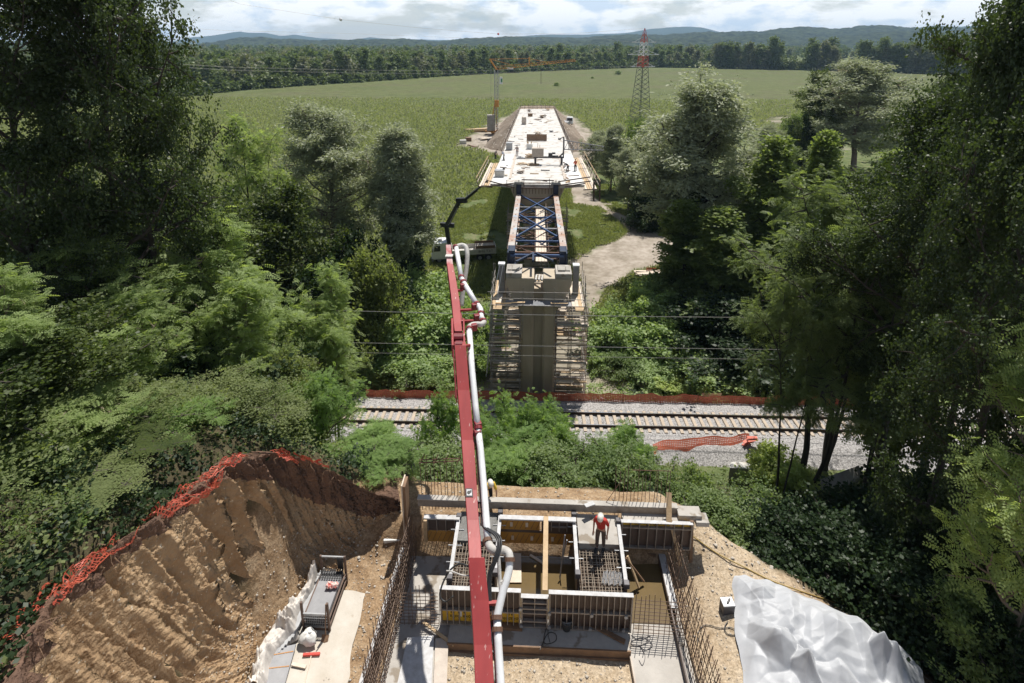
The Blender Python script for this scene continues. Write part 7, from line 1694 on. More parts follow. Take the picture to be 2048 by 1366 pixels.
LB = [
 # big near trees, left
 ('oak', 118, 26, -170, 330, 'huge dark broadleaf tree with left trunk at the top left corner'),
 ('oak', 188, 27, -150, 310, 'huge dark broadleaf tree with right trunk and long branches over the field at top left'),
 ('oak', -70, 24, -120, 380, 'dark broadleaf tree cut by the left picture edge'),
 ('maple', 60, 38, 300, 330, 'dark maple behind the two big trunks at the far left'),
 ('maple', 300, 42, 330, 260, 'dark maple just right of the two big trunks'),
 ('maple', 180, 34, 400, 300, 'dark maple low between the two big trunks'),
 ('maple', 410, 46, 395, 200, 'dark maple at the left edge of the cornfield'),
 # plain, left
 ('willow', 648, 66, 212, 205, 'large grey green willow left of the bridge, widest of the trees there'),
 ('ivywillow', 797, 62, 253, 125, 'slim silver topped willow with ivy covered trunk beside the cornfield'),
 ('bigrobinia', 492, 57, 234, 135, 'tall light green robinia rising left of the big grey willow'),
 ('maple', 555, 52, 372, 190, 'dark olive tree between the tall robinia and grey willow'),
 ('maple', 470, 49, 430, 190, 'dark tree below the tall light green robinia'),
 ('dry', 742, 48, 498, 165, 'grey green rounded shrub in front of the ivy clad willow'),
 ('deep', 680, 55, 470, 150, 'dark thicket at the foot of the big grey willow'),
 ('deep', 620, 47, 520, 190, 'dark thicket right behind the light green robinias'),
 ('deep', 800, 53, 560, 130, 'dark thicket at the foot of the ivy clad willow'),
 # robinias on the near left slope
 ('robinia', 170, 23, 498, 290, 'feathery young robinia with bare thin stems, leftmost of the row'),
 ('robinia', 410, 27, 438, 260, 'tallest light green robinia at the middle of the left slope'),
 ('robinia', 525, 29, 520, 200, 'light green robinia right of the tallest on the left slope'),
 ('robinia', 640, 31, 548, 170, 'small light green robinia standing left of the railway wires'),
 ('robinia', 320, 25, 545, 220, 'light green robinia between the leftmost and the tallest'),
 ('robinia', -30, 16, 560, 260, 'robinia reaching in from the left picture edge'),
 ('sapling', 40, 16, 655, 330, 'pale green maple sapling at the left picture edge above the bank'),
 ('hazel', 215, 17.5, 800, 210, 'yellowish hazel shrub on the left slope above the earth bank'),
 ('hazel', 450, 20, 775, 220, 'yellowish hazel shrub behind the highest part of the earth bank'),
 ('hazel', 110, 15, 870, 190, 'hazel shrub in half shade at the far left behind the nets'),
 ('deep', 300, 19, 840, 260, 'dark shrub in shade between two yellowish hazels'),
 ('deep', 20, 13.5, 960, 260, 'dark shrub at the left picture edge behind orange netting'),
 ('deep', 130, 21, 690, 300, 'dark shrub under the leftmost robinia'),
 ('deep', 330, 24, 690, 300, 'dark shrub under the middle robinias'),
 ('deep', 520, 27, 700, 250, 'dark shrub under the right robinias'),
 ('deep', -40, 19, 740, 300, 'dark shrub under trees at the left picture edge'),
 ('shrub', 40, 11.5, 1120, 190, 'green shrub at the left picture edge in front of orange netting'),
 ('shrub', 15, 10.5, 1250, 160, 'green shrub in the lower left corner of the picture'),
 ('bush', 180, 15, 1000, 200, 'small feathery robinia bush hanging over the left nets'),
 ('bush', 290, 17, 900, 230, 'feathery robinia bush with light leaves over the middle nets'),
 ('bush', 615, 23, 762, 175, 'deep green robinia bush right of the earth bank crest'),
 ('bush', 728, 23.8, 858, 150, 'bright green robinia bush left of the pump boom'),
 ('bush', 700, 21.5, 880, 190, 'bright green bush hanging over the end of the earth bank'),
 ('bush', 760, 20.8, 905, 130, 'low bright bush beside the tall shutter board'),
 ('bush', 878, 26.3, 800, 115, 'bright robinia bush directly left of the boom'),
 ('shrub', 860, 23.2, 905, 200, 'low green shrub behind the looped starter bars'),
 ('bush', 985, 26.5, 815, 150, 'bright robinia bush directly right of the boom'),
 ('bush', 1060, 26.3, 822, 140, 'bright robinia bush with two tips in front of the track'),
 ('bush', 1125, 26.8, 826, 140, 'bright robinia bush hiding the near rail'),
 ('bush', 1010, 23.4, 880, 220, 'broad deep green bush behind the middle of the abutment'),
 ('shrub', 1110, 22.6, 905, 210, 'rounded green shrub at the middle of the soil edge'),
 ('bush', 1225, 26.5, 862, 160, 'bright robinia bush at the right end of the bush row'),
 ('shrub', 1215, 22.8, 905, 190, 'rounded green shrub left of the right starter bars'),
 ('bush', 1295, 25, 905, 130, 'low bright bush beside the reddish mesh net'),
 ('shrub', 1300, 22.4, 935, 150, 'green shrub behind the right starter bars'),
 ('shrub', 1395, 22.2, 955, 150, 'dense green shrub right of the abutment corner'),
 ('shrub', 1480, 21.0, 998, 200, 'dark green shrub on the shoulder right of the bare earth'),
 ('shrub', 1440, 20.0, 1000, 170, 'dense green shrub at the top edge of the right slope'),
 ('pale', 1563, 31.5, 912, 112, 'bright yellow green bush standing near the track'),
 ('hazel', 320, 19.5, 800, 180, 'olive hazel shrub between the two larger ones on the left slope'),
 ('hazel', 530, 21.5, 800, 170, 'olive hazel shrub just left of the deep green robinia bush'),
 ('deep', 380, 18.6, 880, 160, 'dark shrub at the crest behind the reddish net'),
 ('deep', 160, 16, 880, 200, 'dark shrub between hazels above the wide net'),
 ('hazel', 60, 13.5, 930, 180, 'hazel shrub at the far left over the second net strip'),
 ('hazel', 120, 12.6, 985, 220, 'hazel shrub in half shade just above the far left orange net'),
 ('sapling', 200, 14.8, 905, 230, 'maple sapling leaning over the wide orange net'),
 ('hazel', 330, 18.2, 880, 170, 'small yellowish shrub right above the reddish shaded net'),
 ('robinia', 70, 14.3, 830, 260, 'low robinia sapling with bare stem near the left picture edge'),
 ('hazel', 20, 12, 1060, 170, 'small hazel shrub at the left edge between the nets'),
 ('bush', 100, 11.6, 1075, 130, 'light feathery bush growing through the far left nets'),
 ('deep', 60, 27, 480, 300, 'dark shrub low behind the leftmost robinia stems'),
 ('deep', 240, 22, 760, 260, 'dark shrub at the foot of the leftmost robinia'),
 ('robinia', 480, 25.5, 590, 170, 'small light robinia in front of the tallest one'),
 ('robinia', 250, 21.5, 600, 170, 'small light robinia in front of the leftmost pair'),
 ('hazel', 560, 25, 720, 190, 'olive hazel shrub between robinias and the bright bush'),
 ('sapling', 300, 18.3, 850, 200, 'olive maple sapling over the middle of the bank crest'),
 # right hand slope in shade
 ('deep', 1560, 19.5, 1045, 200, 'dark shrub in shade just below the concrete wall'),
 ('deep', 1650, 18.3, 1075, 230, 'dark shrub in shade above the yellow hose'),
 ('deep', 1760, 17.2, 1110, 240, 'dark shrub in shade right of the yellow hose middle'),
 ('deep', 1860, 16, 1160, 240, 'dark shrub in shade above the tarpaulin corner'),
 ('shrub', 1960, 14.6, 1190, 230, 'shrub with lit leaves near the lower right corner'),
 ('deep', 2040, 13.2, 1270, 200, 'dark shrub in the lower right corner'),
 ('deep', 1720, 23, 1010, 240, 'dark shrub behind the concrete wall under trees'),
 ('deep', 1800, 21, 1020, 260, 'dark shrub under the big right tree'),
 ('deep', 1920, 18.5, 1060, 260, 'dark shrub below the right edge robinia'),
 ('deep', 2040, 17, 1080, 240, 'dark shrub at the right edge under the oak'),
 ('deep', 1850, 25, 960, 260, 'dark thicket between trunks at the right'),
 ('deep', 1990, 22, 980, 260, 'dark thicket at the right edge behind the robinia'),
 # right trees
 ('talloak', 2100, 21.5, -60, 310, 'big glossy dark tree at the right edge reaching the top of the picture'),
 ('talloak', 1905, 27, 175, 320, 'glossy leaved dark tree with a heavy bare limb right of the willow'),
 ('oak', 2150, 18, 120, 360, 'dark tree cut by the right picture edge'),
 ('talloak', 2020, 32, 150, 260, 'dark tree added behind the big glossy tree at right to shade the slope'),  # added behind the others to deepen the shade on the slope
 ('talloak', 2230, 27, -120, 360, 'added tall tree unseen beyond the right picture edge, put there to shade the slope'),  # unseen tree, added only to throw shade on the right slope
 ('maple', 1875, 33, 420, 200, 'dark maple behind the feathery robinia at right'),
 ('highrobinia', 1700, 31, 385, 360, 'large feathery robinia standing before the railway at right'),
 ('highrobinia', 1735, 34, 440, 260, 'feathery robinia close behind the large one at right'),
 ('highrobinia', 1618, 29.5, 570, 150, 'lower feathery robinia overhanging the track from the right'),
 ('robinia', 2235, 14.5, 530, 380, 'feathery robinia reaching in from the right picture edge'),
 ('highrobinia', 1800, 28.5, 600, 170, 'thin dark stemmed robinia by the concrete wall'),
 ('ivywillow2', 1405, 64, 152, 220, 'tall silver green willow with dark ivy trunk right of the bridge'),
 ('alder', 1545, 58, 278, 150, 'slender alder left of two beside the gravel yard'),
 ('alder', 1668, 60, 268, 140, 'slender alder right of two in front of the big far willow'),
 ('alder', 1378, 58, 400, 130, 'olive green alder at the edge of the gravel track'),
 ('alder', 1460, 54, 420, 190, 'dark alder under the tall silver willow'),
 ('alder', 1590, 52, 450, 180, 'dark alder between the slender alders'),
 ('deep', 1420, 50, 590, 200, 'dark thicket under the silver willow'),
 ('deep', 1530, 49, 600, 200, 'dark thicket in the shade under the alders'),
 ('deep', 1490, 46, 680, 230, 'dark low thicket right of the vine covered slope'),
 ('deep', 1600, 45, 690, 200, 'dark low thicket behind the overhanging robinia'),
 ('maple', 1740, 62, 330, 200, 'dark tree behind the feathery robinia top'),
 ('alder', 1800, 70, 300, 180, 'dull green tree at the back of the gravel yard'),
 ('willow', 1738, 130, 122, 180, 'big pale willow standing alone beyond the right trees'),
 ('maple', 1655, 135, 142, 95, 'dark narrow tree on the left of the big pale willow'),
 ('maple', 1835, 140, 165, 110, 'dark tree on the right of the big pale willow'),
 ('maple', 1905, 150, 150, 90, 'dark tree at far right before the brown field'),
 ('deep', 1625, 138, 225, 60, 'dark bush beside the bend of the pale path'),
 ('shrub', 1590, 150, 228, 60, 'low hedge bush along the pale path'),
 ('willow', 1195, 122, 262, 52, 'small yellow green willow beside the right embankment'),
 ('willow', 1228, 112, 250, 66, 'grey willow bush nearest the pylon foot'),
 ('shrub', 1275, 112, 240, 80, 'bright green bush right below the pylon'),
 ('willow', 1262, 98, 295, 70, 'silver willow bush on the far side of the gravel track'),
 ('willow', 1318, 92, 285, 85, 'silver willow bush left of the tall silver willow'),
 ('willow', 1345, 98, 262, 70, 'grey willow behind the tall silver willow'),
 ('maple', 1305, 104, 268, 70, 'green tree among the silver willow bushes'),
 ('deep', 1295, 88, 390, 70, 'dark foot thicket along the gravel track'),
 ('willow', 1482, 84, 300, 120, 'grey green willow bush right of the tall silver willow'),
 ('willow', 1540, 108, 250, 62, 'small silver tree standing below the pale path'),
 ('maple', 1610, 95, 300, 110, 'green tree between the alders and far willow'),
 ('shrub', 1500, 70, 420, 160, 'leafy shrub behind the dark alder'),
]
for k, px, D, top, w, lb in LB: plant(k, px, D, top, w, lb)
# bramble and vine thickets
BR = [('bramble', 830, 58, 548, 150, 'vine thicket just below the white truck cab'), ('bramble', 900, 55, 575, 150, 'vine thicket left of the scaffold, behind the boom tip'),
 ('bramble', 955, 50, 612, 100, 'dark vine thicket close to the left scaffold'), ('bramble', 850, 50, 620, 180, 'leafy vine mound left of the boom joint'), ('bramble', 780, 51, 600, 150, 'vine mound under the grey rounded shrub'),
 ('bramble', 950, 46.5, 680, 90, 'green mound between the boom and left scaffold'), ('bramble', 720, 45.3, 698, 130, 'pale knotweed clump at the left end of the orange fence'), ('bramble', 790, 45.5, 705, 140, 'pale knotweed clump second from the left behind the fence'),
 ('bramble', 860, 45.3, 712, 130, 'pale knotweed clump right behind the boom'), ('shrub', 830, 44, 735, 140, 'green bush in front of the knotweed clumps'), ('bramble', 690, 49, 660, 130, 'dark vine mound at the left under the wires'),
 ('bramble', 740, 47.5, 640, 160, 'shaded vine mound below the lowest wire at left'),
 ('bramble', 1290, 58, 560, 90, 'vine mound at the edge of the gravel slope'), ('bramble', 1345, 59, 545, 110, 'vine mound under the plank stack'), ('bramble', 1238, 52, 612, 100, 'light vine mound right of the scaffold'),
 ('bramble', 1305, 54, 585, 140, 'broad light vine mound on the right slope'), ('bramble', 1225, 49.5, 640, 130, 'light vine mound above the topmost wire'), ('bramble', 1310, 50, 640, 150, 'dark vine mound under the right trees'),
 ('bramble', 1200, 47, 705, 60, 'small round green bush at the right scaffold foot'), ('shrub', 1245, 46.5, 705, 90, 'small grey green bush right of the round one'), ('bramble', 1300, 46, 722, 110, 'green leafy clump crossing the lowest wire'),
 ('pale', 1335, 44.6, 748, 75, 'bright yellow green clump close behind the orange fence'), ('bramble', 1400, 45.5, 712, 150, 'dark leafy clump in shade behind the fence'), ('bramble', 1480, 44.5, 730, 130, 'dark leafy clump at the right end of the fence'),
 ('shrub', 1540, 43.3, 762, 90, 'grey green bush hiding the orange fence at right'), ('deep', 1345, 43.0, 785, 60, 'small dark weed clump growing through the fence'), ('deep', 1270, 43, 788, 50, 'tiny dark weed clump at the fence foot')]
for k, px, D, top, w, lb in BR: plant(k, px, D, top, w, lb, cat='bush')
for a in ((1148, 164, 600), (1240, 141, 700), (1185, 155, 600), (1400, 146, 600)):   # lone field bushes
    pass
for px, py, hpx, lb in ((1113, 172, 7, 'small dark bush alone in the middle of the cornfield'), (1237, 149, 8, 'small dark bush alone left of the pylon top'), (1185, 157, 4, 'tiny bush between the other two in the cornfield'), (578, 235, 6, 'little dark bush in the field above the grey willow')):
    b = at_z(px, py, 0); Dp = -b.x * sy + b.y * cy; plant('shrub', px, Dp, py - hpx, hpx * 1.7, lb)
for px, py, top, lb in ((1082, 168, 141, 'thin wooden pole standing in the cornfield behind the deck'),):
    b = at_z(px, py, 0); Dp = -b.x * sy + b.y * cy; e = at_d(px, top, Dp); m = MB(); m.tube([b, e], .16, 6); m.build('utility_pole', 'tube_brown', None, lb, 'pole')

pa, pb = at_z(1292, 549, .1), at_z(1580, 520, .1); Lp = (pb - pa).length
def fn3(u, v): c = pa.lerp(pb, u / Lp); return (c.x + .1 * math.sin(u * 1.3), c.y + .12 * math.sin(u * .9) * v, .05 + 1.05 * v * (1 - .25 * abs(math.sin(u * .8))))
net('drooping orange mesh fence under the alders at the edge of the gravel track', fn3, Lp, 1.0, .2, .16, .1, 'net_orange')
# ---- forest belts far away: separate trees along the edge, the rest as one mass
FARP = []
for k, (lf, H, Rr, cb, envf) in enumerate((('leaf_far', 20, 5.5, .08, round_), ('leaf_far_grey', 18, 6, .06, round_), ('leaf_far_light', 14, 5, .05, round_), ('leaf_far', 24, 4.6, .08, round_), ('leaf_far', 5.5, 4.5, .02, dome), ('leaf_far_light', 4.5, 5, .02, dome))):
    T = Tree(200 + k).grow(H, cb, Rr, envf, 22, 5, 3, (85, 20), .4, 1.3, .3, .1, 0, wob=.03)
    v, f = T.trunk(.06, 5); Q = T.leaves(3, 1.35, 1.0, .1, .7, .5); n = len(Q)
    vv_ = np.concatenate([v, Q.reshape(-1, 3)]); ff_ = np.concatenate([f, np.arange(4 * n).reshape(n, 4) + len(v)])
    FARP.append(np_mesh('forest_tree', vv_, ff_, ['bark', lf], False, None, np.r_[np.zeros(len(f), int), np.ones(n, int)]))
def far_tree(k, x, y, s, sz, label, group, name='forest_tree'):
    o = np_obj(name, FARP[k], None, label=label, cat='tree' if k < 4 else 'bush', group=group); o.location = (x, y, -.3); o.rotation_euler.z = rnd.uniform(0, 6.28); o.scale = (s * 1.35, s * 1.35, s * sz); return o
edge = [(-700, 262), (200, 214), (380, 192), (520, 177), (700, 166), (900, 152), (1080, 142.5), (1280, 135), (1430, 136)]
E3 = np.array([tuple(at_z(a, b, 0)[:2]) for a, b in edge]); dl = np.r_[0, np.cumsum(np.linalg.norm(np.diff(E3, axis=0), axis=1))]
def along(s): return np.array([np.interp(s, dl, E3[:, 0]), np.interp(s, dl, E3[:, 1])])
s_ = 60
KN = {0: 'rounded dark', 1: 'rounded greyish', 2: 'light green', 3: 'tall dark', 4: 'low dark', 5: 'low light'}
while s_ < dl[-1]:
    p = along(s_); t_ = along(min(dl[-1], s_ + 2)) - along(max(0, s_ - 2)); t_ /= np.linalg.norm(t_) + 1e-9; nrm_ = np.array([-t_[1], t_[0]])
    k = rnd.choice([4, 4, 5]); q = p + nrm_ * rnd.uniform(1, 5); far_tree(k, q[0], q[1], rnd.uniform(.7, 1.15), 1, 'one of the %s bushes hemming the far cornfield edge' % KN[k], 'hedge bushes along the far cornfield, ' + KN[k], 'hedge_bush')
    for row in range(2):
        k = rnd.choice([0, 0, 1, 1, 2, 3]); q = p + nrm_ * (rnd.uniform(9, 15) + row * 13) + t_ * rnd.uniform(-4, 4)
        far_tree(k, q[0], q[1], rnd.uniform(.75, 1.15), rnd.uniform(.8, 1.1), 'one of the %s trees in the forest edge beyond the cornfield' % KN[k], 'forest edge trees, ' + KN[k])
    s_ += rnd.uniform(8, 12)
for px in list(np.arange(1432, 1640, 9)) + list(np.arange(1652, 1668, 7)) + list(np.arange(1722, 1950, 9)):
    py = np.interp(px, [1430, 1700, 1910], [137, 142, 150]); k = rnd.choice([0, 3, 3, 3, 1]) if not 1565 < px < 1610 else 5
    for j in range(2 if k != 5 else 1):
        q = at_z(px + rnd.uniform(-3, 3), py - j * 1.2 - .3, 0)
        far_tree(k, q.x, q.y, rnd.uniform(.95, 1.25), rnd.uniform(.95, 1.25), 'one of the %s trees in the row right of the pylon' % KN[k], 'tree row right of the pylon, ' + KN[k])
# the mass of the forest behind
r_ = np.random.default_rng(5); NB = 3600
xs = []; 
T = Tree(300).grow(17, .05, 6.5, round_, 14, 3, 2, (85, 20), .4, 1.6, .3, .1, 0); Q0 = T.leaves(3, 2.6, 2.0, .1, .7, .8); print('mass leaf', len(Q0))
px_ = r_.uniform(-500, 2600, NB * 6); ue = r_.uniform(0, 1, NB * 6)
Y_ = 380 + 1500 * ue ** 1.3; Xl = (px_ - 1024) / F; X_ = Xl * Y_ * 1.0
wx = X_ * cy - Y_ * sy; wy = X_ * sy + Y_ * cy
yb = np.interp(wx, np.r_[-1200, E3[:, 0], 350, 500, 900], np.r_[E3[0, 1] - 200, E3[:, 1], 640, 620, 600])
ok = (wy > yb + 38) & ~((px_ > 1430) & (wy < 900)) & (wy < 1900)
wx, wy = wx[ok][:NB], wy[ok][:NB]; n = len(wx)
sc = r_.uniform(.75, 1.2, n); an = r_.uniform(0, 6.28, n); c, s = np.cos(an), np.sin(an)
QQ = Q0.reshape(-1, 3)
V = np.empty((n, len(QQ), 3), np.float32)
V[..., 0] = (QQ[None, :, 0] * c[:, None] - QQ[None, :, 1] * s[:, None]) * sc[:, None] + wx[:, None]
V[..., 1] = (QQ[None, :, 0] * s[:, None] + QQ[None, :, 1] * c[:, None]) * sc[:, None] + wy[:, None]
V[..., 2] = QQ[None, :, 2] * (sc * r_.uniform(.8, 1.15, n))[:, None]
nf = n * len(Q0); print('forest mass quads', nf)
np_obj('forest', np_mesh('forest', V.reshape(-1, 3), np.arange(4 * nf).reshape(nf, 4), ['leaf_far', 'leaf_far_grey'], False, None, np.repeat((r_.uniform(0, 1, n) < .3).astype(int), len(Q0))), kind='stuff', label='dense far floodplain forest')
# ---- corn, grass and weeds
def blades(X, Y, Z, per, L, W, rg, mt, name, up=1.0, label=None):
    n = len(X); b = np.repeat(np.stack([X, Y, Z], 1), per, 0); N = n * per
    a = rg.uniform(0, 6.28, N); tilt = rg.uniform(.15, .95, N); al = unit(np.stack([np.cos(a) * tilt, np.sin(a) * tilt, up * np.ones(N)], 1)); sd = unit(np.cross(al, np.array([0, 0, 1.]) + rg.normal(0, .2, (N, 3))))
    l = (L * rg.uniform(.6, 1.2, N))[:, None]; wv = sd * W * .5
    tip = b + al * l; tip[:, 2] -= (l[:, 0] * .25 * tilt)
    Q = np.stack([b - wv * .5, b + al * l * .55 + wv, tip, b + al * l * .55 - wv], 1)
    return np_obj(name, leaf_mesh(name, Q, mt), kind='stuff', label=label)
rg = np.random.default_rng(11)
rows = np.arange(-230, 230, .8); al_ = np.arange(0, 420, .55)
ang = R(24); RX, RY = np.meshgrid(rows, al_)
CX = RX * math.cos(ang) - (RY) * math.sin(ang) + 30; CY_ = RX * math.sin(ang) + RY * math.cos(ang) + 30
CX = CX.ravel() + rg.normal(0, .08, CX.size); CY_ = CY_.ravel() + rg.normal(0, .1, CY_.size)
ins = in_poly(CX, CY_, FIELD_OUT) > .4
vis = (np.abs(CX + CY_ * .04) < CY_ * .98 + 8) & (CY_ < 300) & ~((CX > -5.5) & (CX < 7) & (CY_ > 60) & (CY_ < 150)) & (rg.uniform(0, 1, CX.size) < np.interp(CY_, [60, 110, 220, 340], [1, .75, .3, .04]))
ins &= vis & (in_poly(CX, CY_, YARD) < -1) & (in_poly(CX, CY_, PATH) < -1); CX, CY_ = CX[ins], CY_[ins]; print('corn', len(CX))
blades(CX, CY_, np.zeros_like(CX) + .45, 5, 1.3, .28, rg, 'leaf_corn', 'corn_crop', .7, 'cornfield plants in rows')
n = 130000; X = rg.uniform(-22, 26, n); Y = rg.uniform(43, 118, n)
g1 = (in_poly(X, Y, FIELD_OUT) < .5) & (in_poly(X, Y, ROAD) < .6 - 1.6 * rg.uniform(0, 1, n) ** 3) & (in_poly(X, Y, SITE) < .5) & ~((np.abs(X) < 1.5) & (Y < 76)) & (fbm(X * .3, Y * .3, 3, 91) > .36)
X, Y = X[g1], Y[g1]; blades(X, Y, np.zeros_like(X) - .05, 3, .55, .10, rg, 'leaf_grass', 'tall_grass', .75, 'rough tall grass beside the bridge')
bx = lambda Y: np.interp(Y, BANK_TOP[::-1, 1], BANK_TOP[::-1, 0])
def scrub(X, Y, hmax, L, W, mt, name, label, seed):
    """loose leafy ground cover with lumps and gaps"""
    Zc = np.interp(Y, BANK_TOP[::-1, 1], BANK_TOP[::-1, 2]); near = (X > bx(Y) - 1.9) & (Y < 18.8) & (X < bx(Y) + .4)
    n = len(X); lump = np.clip((fbm(X * .55, Y * .55, 3, seed) - .38) * 3.2, 0.02, 1); Z = np.where(near, np.maximum(Zc - .15, ground_z(X, Y)), ground_z(X, Y)) - .05 + hmax * np.where(near, .4, 1) * lump * np.sqrt(rg.uniform(0, 1, n))
    al = unit(rg.normal(0, 1, (n, 3)) * np.array([1, 1, .5])); nm = unit(rg.normal(0, .6, (n, 3)) + np.array([0, 0, 1.])); sd = unit(np.cross(al, nm)); l = (L * rg.uniform(.6, 1.3, n))[:, None]
    c = np.stack([X, Y, Z], 1)
    return np_obj(name, leaf_mesh(name, np.stack([c, c + al * l * .5 + sd * l * W * .5, c + al * l, c + al * l * .5 - sd * l * W * .5], 1), mt), kind='stuff', label=label)
n = 70000; X = rg.uniform(-24, 30, n); Y = rg.uniform(20.5, 34.3, n); g1 = (pad_mask(X, Y) < .2); X, Y = X[g1], Y[g1]
k_ = (X < 8.5) | (rg.uniform(0, 1, len(X)) < .35); X, Y = X[k_], Y[k_]
scrub(X, Y, .8, .16, .7, 'leaf_shrub', 'weeds', 'low weeds on the slope down to the track', 41)
n = 12000; X = rg.uniform(-20, 34, n); Y = rg.uniform(33.4, 35.0, n); k_ = fbm(X * .5, Y * .5, 3, 95) > .42
scrub(X[k_], Y[k_], .55, .16, .5, 'leaf_dry', 'weeds', 'dry weeds along the near ballast edge', 51)
n = 12000; X = rg.uniform(-14, 28, n); Y = 42 + rg.uniform(-.9, 3, n); g1 = (fbm(X * .6, Y * .6, 3, 94) > .48) & ~((np.abs(X - .3) < 4.3)); X, Y = X[g1], Y[g1]
scrub(X, Y, .9, .2, .6, 'leaf_bramble', 'weeds', 'weeds along the orange fence', 43)
n = 90000; X = rg.uniform(5, 36, n); Y = rg.uniform(6, 26, n); g1 = (pad_mask(X, Y) < .15); X, Y = X[g1], Y[g1]
scrub(X, Y, 1.1, .17, .75, 'leaf_shaded', 'undergrowth', 'dark undergrowth on the shaded right slope', 45)
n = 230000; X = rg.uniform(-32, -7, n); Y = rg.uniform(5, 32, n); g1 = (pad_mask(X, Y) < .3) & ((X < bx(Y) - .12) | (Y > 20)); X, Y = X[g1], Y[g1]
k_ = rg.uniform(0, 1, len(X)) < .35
scrub(X[~k_], Y[~k_], 1.5, .15, .75, 'leaf_shaded', 'undergrowth', 'dark undergrowth on the left slope', 47)
scrub(X[k_], Y[k_], 1.8, .12, .7, 'leaf_dry', 'undergrowth', 'lighter leafy undergrowth on the left slope', 48)
n = 60000; X = rg.uniform(-45, 40, n); Y = rg.uniform(42.5, 64, n); g1 = (in_poly(X, Y, ROAD) < -.6) & (in_poly(X, Y, SITE) < .2) & ~((np.abs(X) < 4.5) & (Y < 64)) & ~((X > -15.5) & (X < -5) & (Y > 60)); X, Y = X[g1], Y[g1]
scrub(X, Y, 1.2, .28, .7, 'leaf_bramble', 'ground_cover', 'leafy ground cover beyond the railway', 49)

# ---- hills
mat('hill_forest', (.008, .014, .010), (.058, .076, .036), .045, .95, 0, detail=10, spread=.28, c3=(.13, .15, .07), s3=.004, t3=.68, spec=.05)
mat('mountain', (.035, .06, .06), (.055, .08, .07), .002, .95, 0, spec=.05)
def ridge(name, prof, D, depth, mt, nz_amp, nz_s, seed, bump):
    """prof: pixel skyline; a ridge whose crest stands at distance D"""
    pxs = np.arange(-700, 2760, 3.5); pys = np.interp(pxs, [a for a, _ in prof], [b for _, b in prof])
    pys = pys + (fbm(pxs * nz_s, pxs * 0 + seed, 4, seed) - .5) * nz_amp
    n = 80 if mt == 'hill_forest' else 26; f = np.linspace(0, 1, n); V = []
    for a, b in zip(pxs, pys):
        c = at_d(a, b, D); V.append((c.x, c.y, c.z))
    V = np.array(V); dirs = V[:, :2] / np.linalg.norm(V[:, :2], axis=1)[:, None]
    G = np.empty((len(V), n, 3)); off = -depth * (1 - f)
    G[..., :2] = V[:, None, :2] + dirs[:, None] * off[None, :, None]
    hgt = (np.sin(f * math.pi / 2) ** .8)
    G[..., 2] = -20 + (V[:, None, 2] + 20) * hgt[None]
    G[..., 2] += (fbm(G[..., 0] / bump * .01, G[..., 1] / bump * .01, 4, seed) - .5) * (V[:, None, 2] + 20) * .7 * (np.sin(f * math.pi))[None]
    G[..., 2] += (vnoise(G[..., 0] / 26, G[..., 1] / 26, seed + 5) + vnoise(G[..., 0] / 13, G[..., 1] / 13, seed + 6) * .6) * (D / 380) * (mt == 'hill_forest')
    back = G[:, -1:].copy(); back[..., :2] += dirs[:, None] * depth * .6; back[..., 2] = -30
    G = np.concatenate([G, back], 1)
    idx = np.arange(G.shape[0] * G.shape[1]).reshape(G.shape[:2]); q = np.stack([idx[:-1, :-1], idx[1:, :-1], idx[1:, 1:], idx[:-1, 1:]], -1).reshape(-1, 4)
    np_obj(name, np_mesh(name, G.reshape(-1, 3), q, mt, True), kind='structure')
ridge('hills', [(-700, 84), (330, 86), (380, 90), (470, 82), (520, 78), (620, 84), (760, 83), (880, 86), (930, 80), (1000, 78), (1150, 76), (1200, 75), (1300, 74), (1380, 70), (1440, 66), (1520, 68), (1600, 58), (1700, 60), (1760, 54), (1850, 56), (1950, 58), (2760, 62)], 3100, 800, 'hill_forest', 7, .018, 3, 3)
ridge('hills', [(-700, 92), (700, 92), (1000, 88), (1150, 84), (1300, 82), (1420, 78), (1500, 72), (1560, 70), (1600, 78), (1700, 72), (1830, 66), (1960, 70), (2760, 75)], 2450, 500, 'hill_forest', 6, .02, 8, 3)
ridge('mountains', [(-700, 80), (340, 84), (390, 74), (430, 71), (480, 64), (530, 67), (560, 73), (590, 69), (640, 76), (700, 79), (740, 74), (790, 79), (900, 80), (1000, 76), (1060, 72), (1100, 69), (1150, 70), (1250, 66), (1300, 58), (1350, 55), (1400, 57), (1440, 66), (1600, 74), (1850, 70), (1900, 56), (1950, 52), (2000, 58), (2760, 72)], 6500, 1400, 'mountain', 3, .02, 12, 9)
for k, (px, py, w_, h_, lb) in enumerate(((1563, 61, 16, 9, 'tall dark church tower on the crest of the right hills'), (1618, 58, 26, 12, 'pale hilltop house on the right hills'), (1592, 62, 26, 9, 'pale house left of the hilltop house'), (800, 86, 30, 10, 'pale farmhouse on the low left hills'), (944, 80, 40, 12, 'white farm building on the middle hills'))):
    c = at_d(px, py + 3, 2980); t = thing('far_house', lb, 'house', c)
    m = MB(); m.box((c.x, c.y, c.z), (w_, 14, h_ * 1.6)); m.build('wall', 'dirty_white' if k else 'dark_steel', t)
    m = MB(); zt_ = c.z + h_ * .8; m.prism([(c.x - w_ * .6, c.y - 8, zt_), (c.x + w_ * .6, c.y - 8, zt_), (c.x, c.y - 8, zt_ + h_ * .7)], (0, 16, 0)); m.build('roof', 'rust_steel', t)
